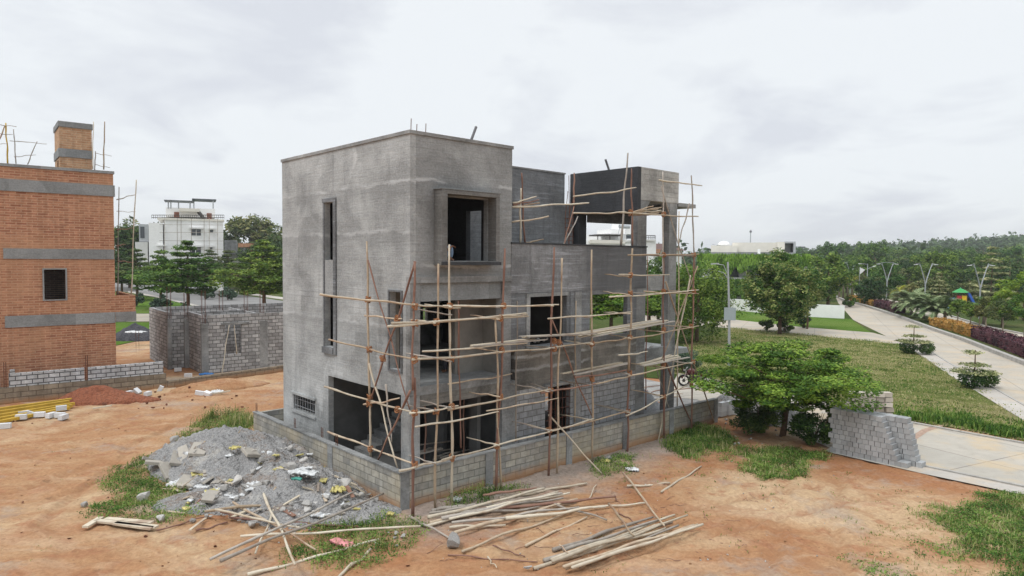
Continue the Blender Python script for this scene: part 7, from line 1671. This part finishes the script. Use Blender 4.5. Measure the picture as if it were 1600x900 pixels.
for i, (a_, b__) in enumerate([(.6, .7), (1.6, 1.5), (2.8, 1.0), (1.2, 2.2)]):
    pole('floor_prop', ORD[i] + ' dark prop holding up the slab inside the ground floor', 'prop', HF.W((a_, b__, .12)), HF.W((a_ + .05, b__, 2.96)), .04, 'pole_red', 'props on the ground floor')
pole('floor_prop', 'thin prop standing in the balcony', 'prop', HF.W((2.55, .95, 3.2)), HF.W((2.6, .95, 6.07)), .03, 'pole_red')
for i in range(10):
    a = Vector((11.6 + rp.random() * 1.2, rp.uniform(.4, 2.2), 3.22)); put('stone', rocks[i % 6], 'rock', HF.W(a), rp.uniform(.08, .17), 'rubble piece on the bare landing slab', 'stone', 'rubble on the landing slab')
for i in range(8):
    a = HF.W((rp.uniform(5.0, 10.0), .35, 4.1)) if i > 3 else HF.W((rp.uniform(5, 6.4), .6, 4.1)); put('stone', rocks[i % 6], 'rock', a, rp.uniform(.07, .14), 'rubble piece on the window ledge of the grey house', 'stone', 'rubble on the window ledges')
# sheets of plywood / boards lying in the yard strip
for i in range(8):
    a = HF.W((rp.uniform(-.4, 3.5), rp.uniform(-.5, -.15), .1 + .02 * i)); o = MB().bar((0, 0, 0), HF.u * rp.uniform(.7, 1.4) + HF.v * rp.uniform(-.05, .1), .12, .05).build('board', M['pole_grey'], None, loc=a); tag(o, 'old board lying in the strip behind the compound wall', 'board', 'boards in the yard strip')
# ------------------------------------------------------------------ people
def skinfig(name, joints, edges, mat, parent=None, sub=2):
    me = bpy.data.meshes.new(name); me.from_pydata([j[0] for j in joints], edges, []); o = link(name, me, mat, parent)
    s = o.modifiers.new('skin', 'SKIN'); s.use_smooth_shade = True; me.skin_vertices.new() if not me.skin_vertices else None
    for i, j in enumerate(joints):
        sv_ = me.skin_vertices[0].data[i]; sv_.radius = (j[1], j[1] if len(j) < 3 else j[2]); sv_.use_root = (i == 0)
    u_ = o.modifiers.new('sub', 'SUBSURF'); u_.levels = sub; u_.render_levels = sub; return o
def seated(name, label, loc, rz, shirt, trousers, crouch=0.):
    """figure with hips at the origin, looking along +x, knees drawn up"""
    sk = simple('skin', (.18, .09, .055), .6, .08); e_ = empty(name, label, 'person', loc, rz)
    J = [((0, 0, .10), .13), ((.02, 0, .28), .12), ((.06, 0, .45), .14), ((.10, 0, .56), .07), ((.13, 0, .64), .055), ((.15, 0, .72), .09), ((.16, 0, .82), .085)]
    E_ = [(i, i + 1) for i in range(6)]
    for s_ in (-1, 1):
        n = len(J); J += [((.04, s_ * .09, .08), .09), ((.40, s_ * .12, .46), .065), ((.44, s_ * .12, .24), .055), ((.40, s_ * .12, .05), .04), ((.54, s_ * .13, .02), .035)]; E_ += [(0, n), (n, n + 1), (n + 1, n + 2), (n + 2, n + 3), (n + 3, n + 4)]
        n = len(J); J += [((.08, s_ * .19, .50), .055), ((.22, s_ * .24, .32), .042), ((.40, s_ * .18, .44), .03), ((.47, s_ * .16, .45), .035)]; E_ += [(2, n), (n, n + 1), (n + 1, n + 2), (n + 2, n + 3)]
        for f_ in range(4):
            m_ = len(J); J += [((.50, s_ * (.13 + .018 * f_), .44), .011), ((.545 - .004 * abs(f_ - 1), s_ * (.13 + .019 * f_), .415), .009), ((.555, s_ * (.13 + .019 * f_), .385), .008)]; E_ += [(n + 3, m_), (m_, m_ + 1), (m_ + 1, m_ + 2)]
        m_ = len(J); J += [((.48, s_ * .115, .43), .011), ((.50, s_ * .095, .40), .009)]; E_ += [(n + 3, m_), (m_, m_ + 1)]
    skinfig('body', J, E_, sk, e_)
    T = [((0, 0, .12), .15), ((.02, 0, .28), .14), ((.06, 0, .45), .16), ((.10, 0, .54), .09)]; Te = [(0, 1), (1, 2), (2, 3)]
    for s_ in (-1, 1): n = len(T); T += [((.08, s_ * .19, .50), .07), ((.19, s_ * .23, .36), .055)]; Te += [(2, n), (n, n + 1)]
    skinfig('shirt', T, Te, shirt, e_)
    Q = [((0, 0, .07), .15)]; Qe = []
    for s_ in (-1, 1): n = len(Q); Q += [((.05, s_ * .10, .08), .105), ((.40, s_ * .12, .46), .082), ((.44, s_ * .12, .24), .072), ((.41, s_ * .12, .09), .062)]; Qe += [(0, n), (n, n + 1), (n + 1, n + 2), (n + 2, n + 3)]
    skinfig('trousers', Q, Qe, trousers, e_)
    MB().lathe([(.001, .10), (.07, .085), (.1, .03), (.1, -.02), (.085, -.06)], 12, (.145, 0, .82)).build('hair', simple('black_hair', (.01, .01, .01), .8), e_, smooth=True)
    fm = MB(); fm.lathe([(.001, .012), (.012, 0), (.001, -.012)], 8, (.245, .03, .815)); fm.lathe([(.001, .012), (.012, 0), (.001, -.012)], 8, (.245, -.03, .815)); fm.bar((.235, -.025, .755), (.235, .025, .755), .01); fm.build('eyes_and_mouth', simple('eye_dark', (.02, .015, .015), .4), e_)
    MB().tube([(.235, 0, .82), (.262, 0, .79), (.24, 0, .78)], [.01, .018, .01], 6).build('nose', sk, e_, smooth=True)
    return e_
jeans = simple('blue_jeans', (.16, .23, .33), .8, .25, 14); khaki = simple('dark_trousers', (.05, .05, .06), .8)
pw = HF.R(712, 406, .15); seated('person', 'worker in pale blue jeans sitting in the protruding upper window with knees drawn up', HF.W((1.10, .16, 6.93)), HF.ang, simple('grey_shirt', (.25, .25, .27), .8), jeans)
pb = HF.R(712, 570, 1.6); seated('person', 'worker in a blue shirt crouching in the dark doorway of the balcony', HF.W((pb.x, 1.5, 3.2)), HF.ang + 2.6, simple('blue_shirt', (.03, .12, .3), .8), khaki)

for i in range(12):
    a = HF.W((rp.uniform(15.5, 19), rp.uniform(3, 6), .05 + .02 * i)); d_ = HF.u * rp.uniform(.8, 1.8) + HF.v * rp.uniform(-.8, .8)
    pole('timber_piece', 'piece of brown timber strewn on the pale ground behind the free columns', 'timber', a, a + d_, .035, rp.choice(['pole', 'pole_red']), 'timber behind the free columns', n=3)

for i in range(110):
    x, y = rp.uniform(0, 640), rp.uniform(640, 895)
    if x > 240 and 690 < y < 800: continue
    put('clod', rocks[i % 6], 'dirt' if i % 3 else 'redsoil', gg(x, y), rp.choice((.02, .03, .04, .06)), 'small earthen clod on the orange dirt in the left foreground', 'clod', 'clods on the left foreground dirt')
for i in range(90):
    x, y = rp.uniform(700, 1560), rp.uniform(730, 895)
    put('clod', rocks[i % 6], 'dirt' if i % 3 else 'rock', gg(x, y), rp.choice((.015, .025, .035, .05)), 'small earthen clod on the orange dirt in the right foreground', 'clod', 'clods on the right foreground dirt')

for i in range(38):
    x, y = rp.uniform(270, 580), rp.uniform(705, 815); p = on_top(x, y); a = rp.uniform(0, 6.28); l = rp.uniform(.25, .9); q = on_top(x + 1, y); e2 = Vector((p.x + math.cos(a) * l, p.y + math.sin(a) * l, 0)); e2.z = zz(e2.x, e2.y) + .08; p.z += .05
    o = MB().bar((0, 0, 0), e2 - p, rp.uniform(.03, .12), .025).build('wood_scrap', M[rp.choice(['pole_grey', 'plank', 'pole_red', 'pole'])], None, loc=p); tag(o, 'broken piece of wood mixed into the rubble beside the compound wall', 'wood scrap', 'wood scraps in the rubble')
for i in range(40):
    x, y = rp.uniform(280, 600), rp.uniform(765, 815); put('stone', rocks[i % 6], 'rock', on_top(x, y), rp.choice((.04, .06, .08, .11)), 'small broken stone at the spread-out front edge of the rubble', 'stone', 'stones at the front edge of the rubble')
for i in range(9):
    x, y = rp.uniform(275, 350), rp.uniform(708, 765); p = on_top(x, y); o = slabmesh(rp.uniform(.12, .25), rp.uniform(.2, .45), .07, 60 + i).build('broken_concrete', M['slabrock'], None, loc=(p.x, p.y, p.z + .1), bevel=.008); o.rotation_euler = (rp.uniform(-.6, .6), rp.uniform(-.6, .6), rp.uniform(0, 6)); tag(o, 'smaller broken concrete slab tumbled among the big ones left of the heap', 'slab', 'smaller broken slabs')

V_l, F_l, k = [], [], 0
for i in range(520):
    x, y = rp.uniform(262, 600), rp.uniform(700, 812)
    if not inpoly(np.array([x]), np.array([y]), [(255, 745), (300, 702), (400, 672), (480, 690), (560, 745), (605, 795), (560, 812), (380, 812), (285, 790)])[0]: continue
    p = on_top(x, y); me = rocks[i % 6]; s_ = rp.choice((.03, .04, .05, .065)); a = rp.uniform(0, 6.28)
    c_ = np.empty(len(me.vertices) * 3); me.vertices.foreach_get('co', c_); c_ = c_.reshape(-1, 3) * s_
    V_l.append(np.stack([p.x + c_[:, 0] * math.cos(a) - c_[:, 1] * math.sin(a), p.y + c_[:, 0] * math.sin(a) + c_[:, 1] * math.cos(a), p.z + c_[:, 2] + s_ * .3], 1))
    F_l.append(np.array([tuple(q.vertices) for q in me.polygons]) + k); k += len(me.vertices)
tag(link('rubble_fragments', npmesh('rubble_fragments', np.concatenate(V_l), np.concatenate(F_l)), island('stone_fragments', [(.2, (.18, .17, .16)), (.5, (.34, .32, .30)), (.8, (.56, .54, .5))])), kind='stuff')
for o in list(COL.objects):
    if o.parent is None and o.get('category') and not o.get('kind'): o['kind'] = 'thing'
# ================================================================== the air: thin even haze over the whole place
hm = bpy.data.materials.new('haze_air'); hm.use_nodes = True; nt = hm.node_tree
for n in list(nt.nodes): nt.nodes.remove(n)
o_ = N(nt, 'ShaderNodeOutputMaterial'); pv = N(nt, 'ShaderNodeVolumePrincipled'); pv.inputs['Color'].default_value = (.96, .98, 1.0, 1); pv.inputs['Density'].default_value = .0003; pv.inputs['Anisotropy'].default_value = .2
L(nt, pv.outputs[0], o_.inputs['Volume'])
tag(MB().box(-3600, 3600, -500, 4700, -6, 75).build('haze', hm), kind='stuff')
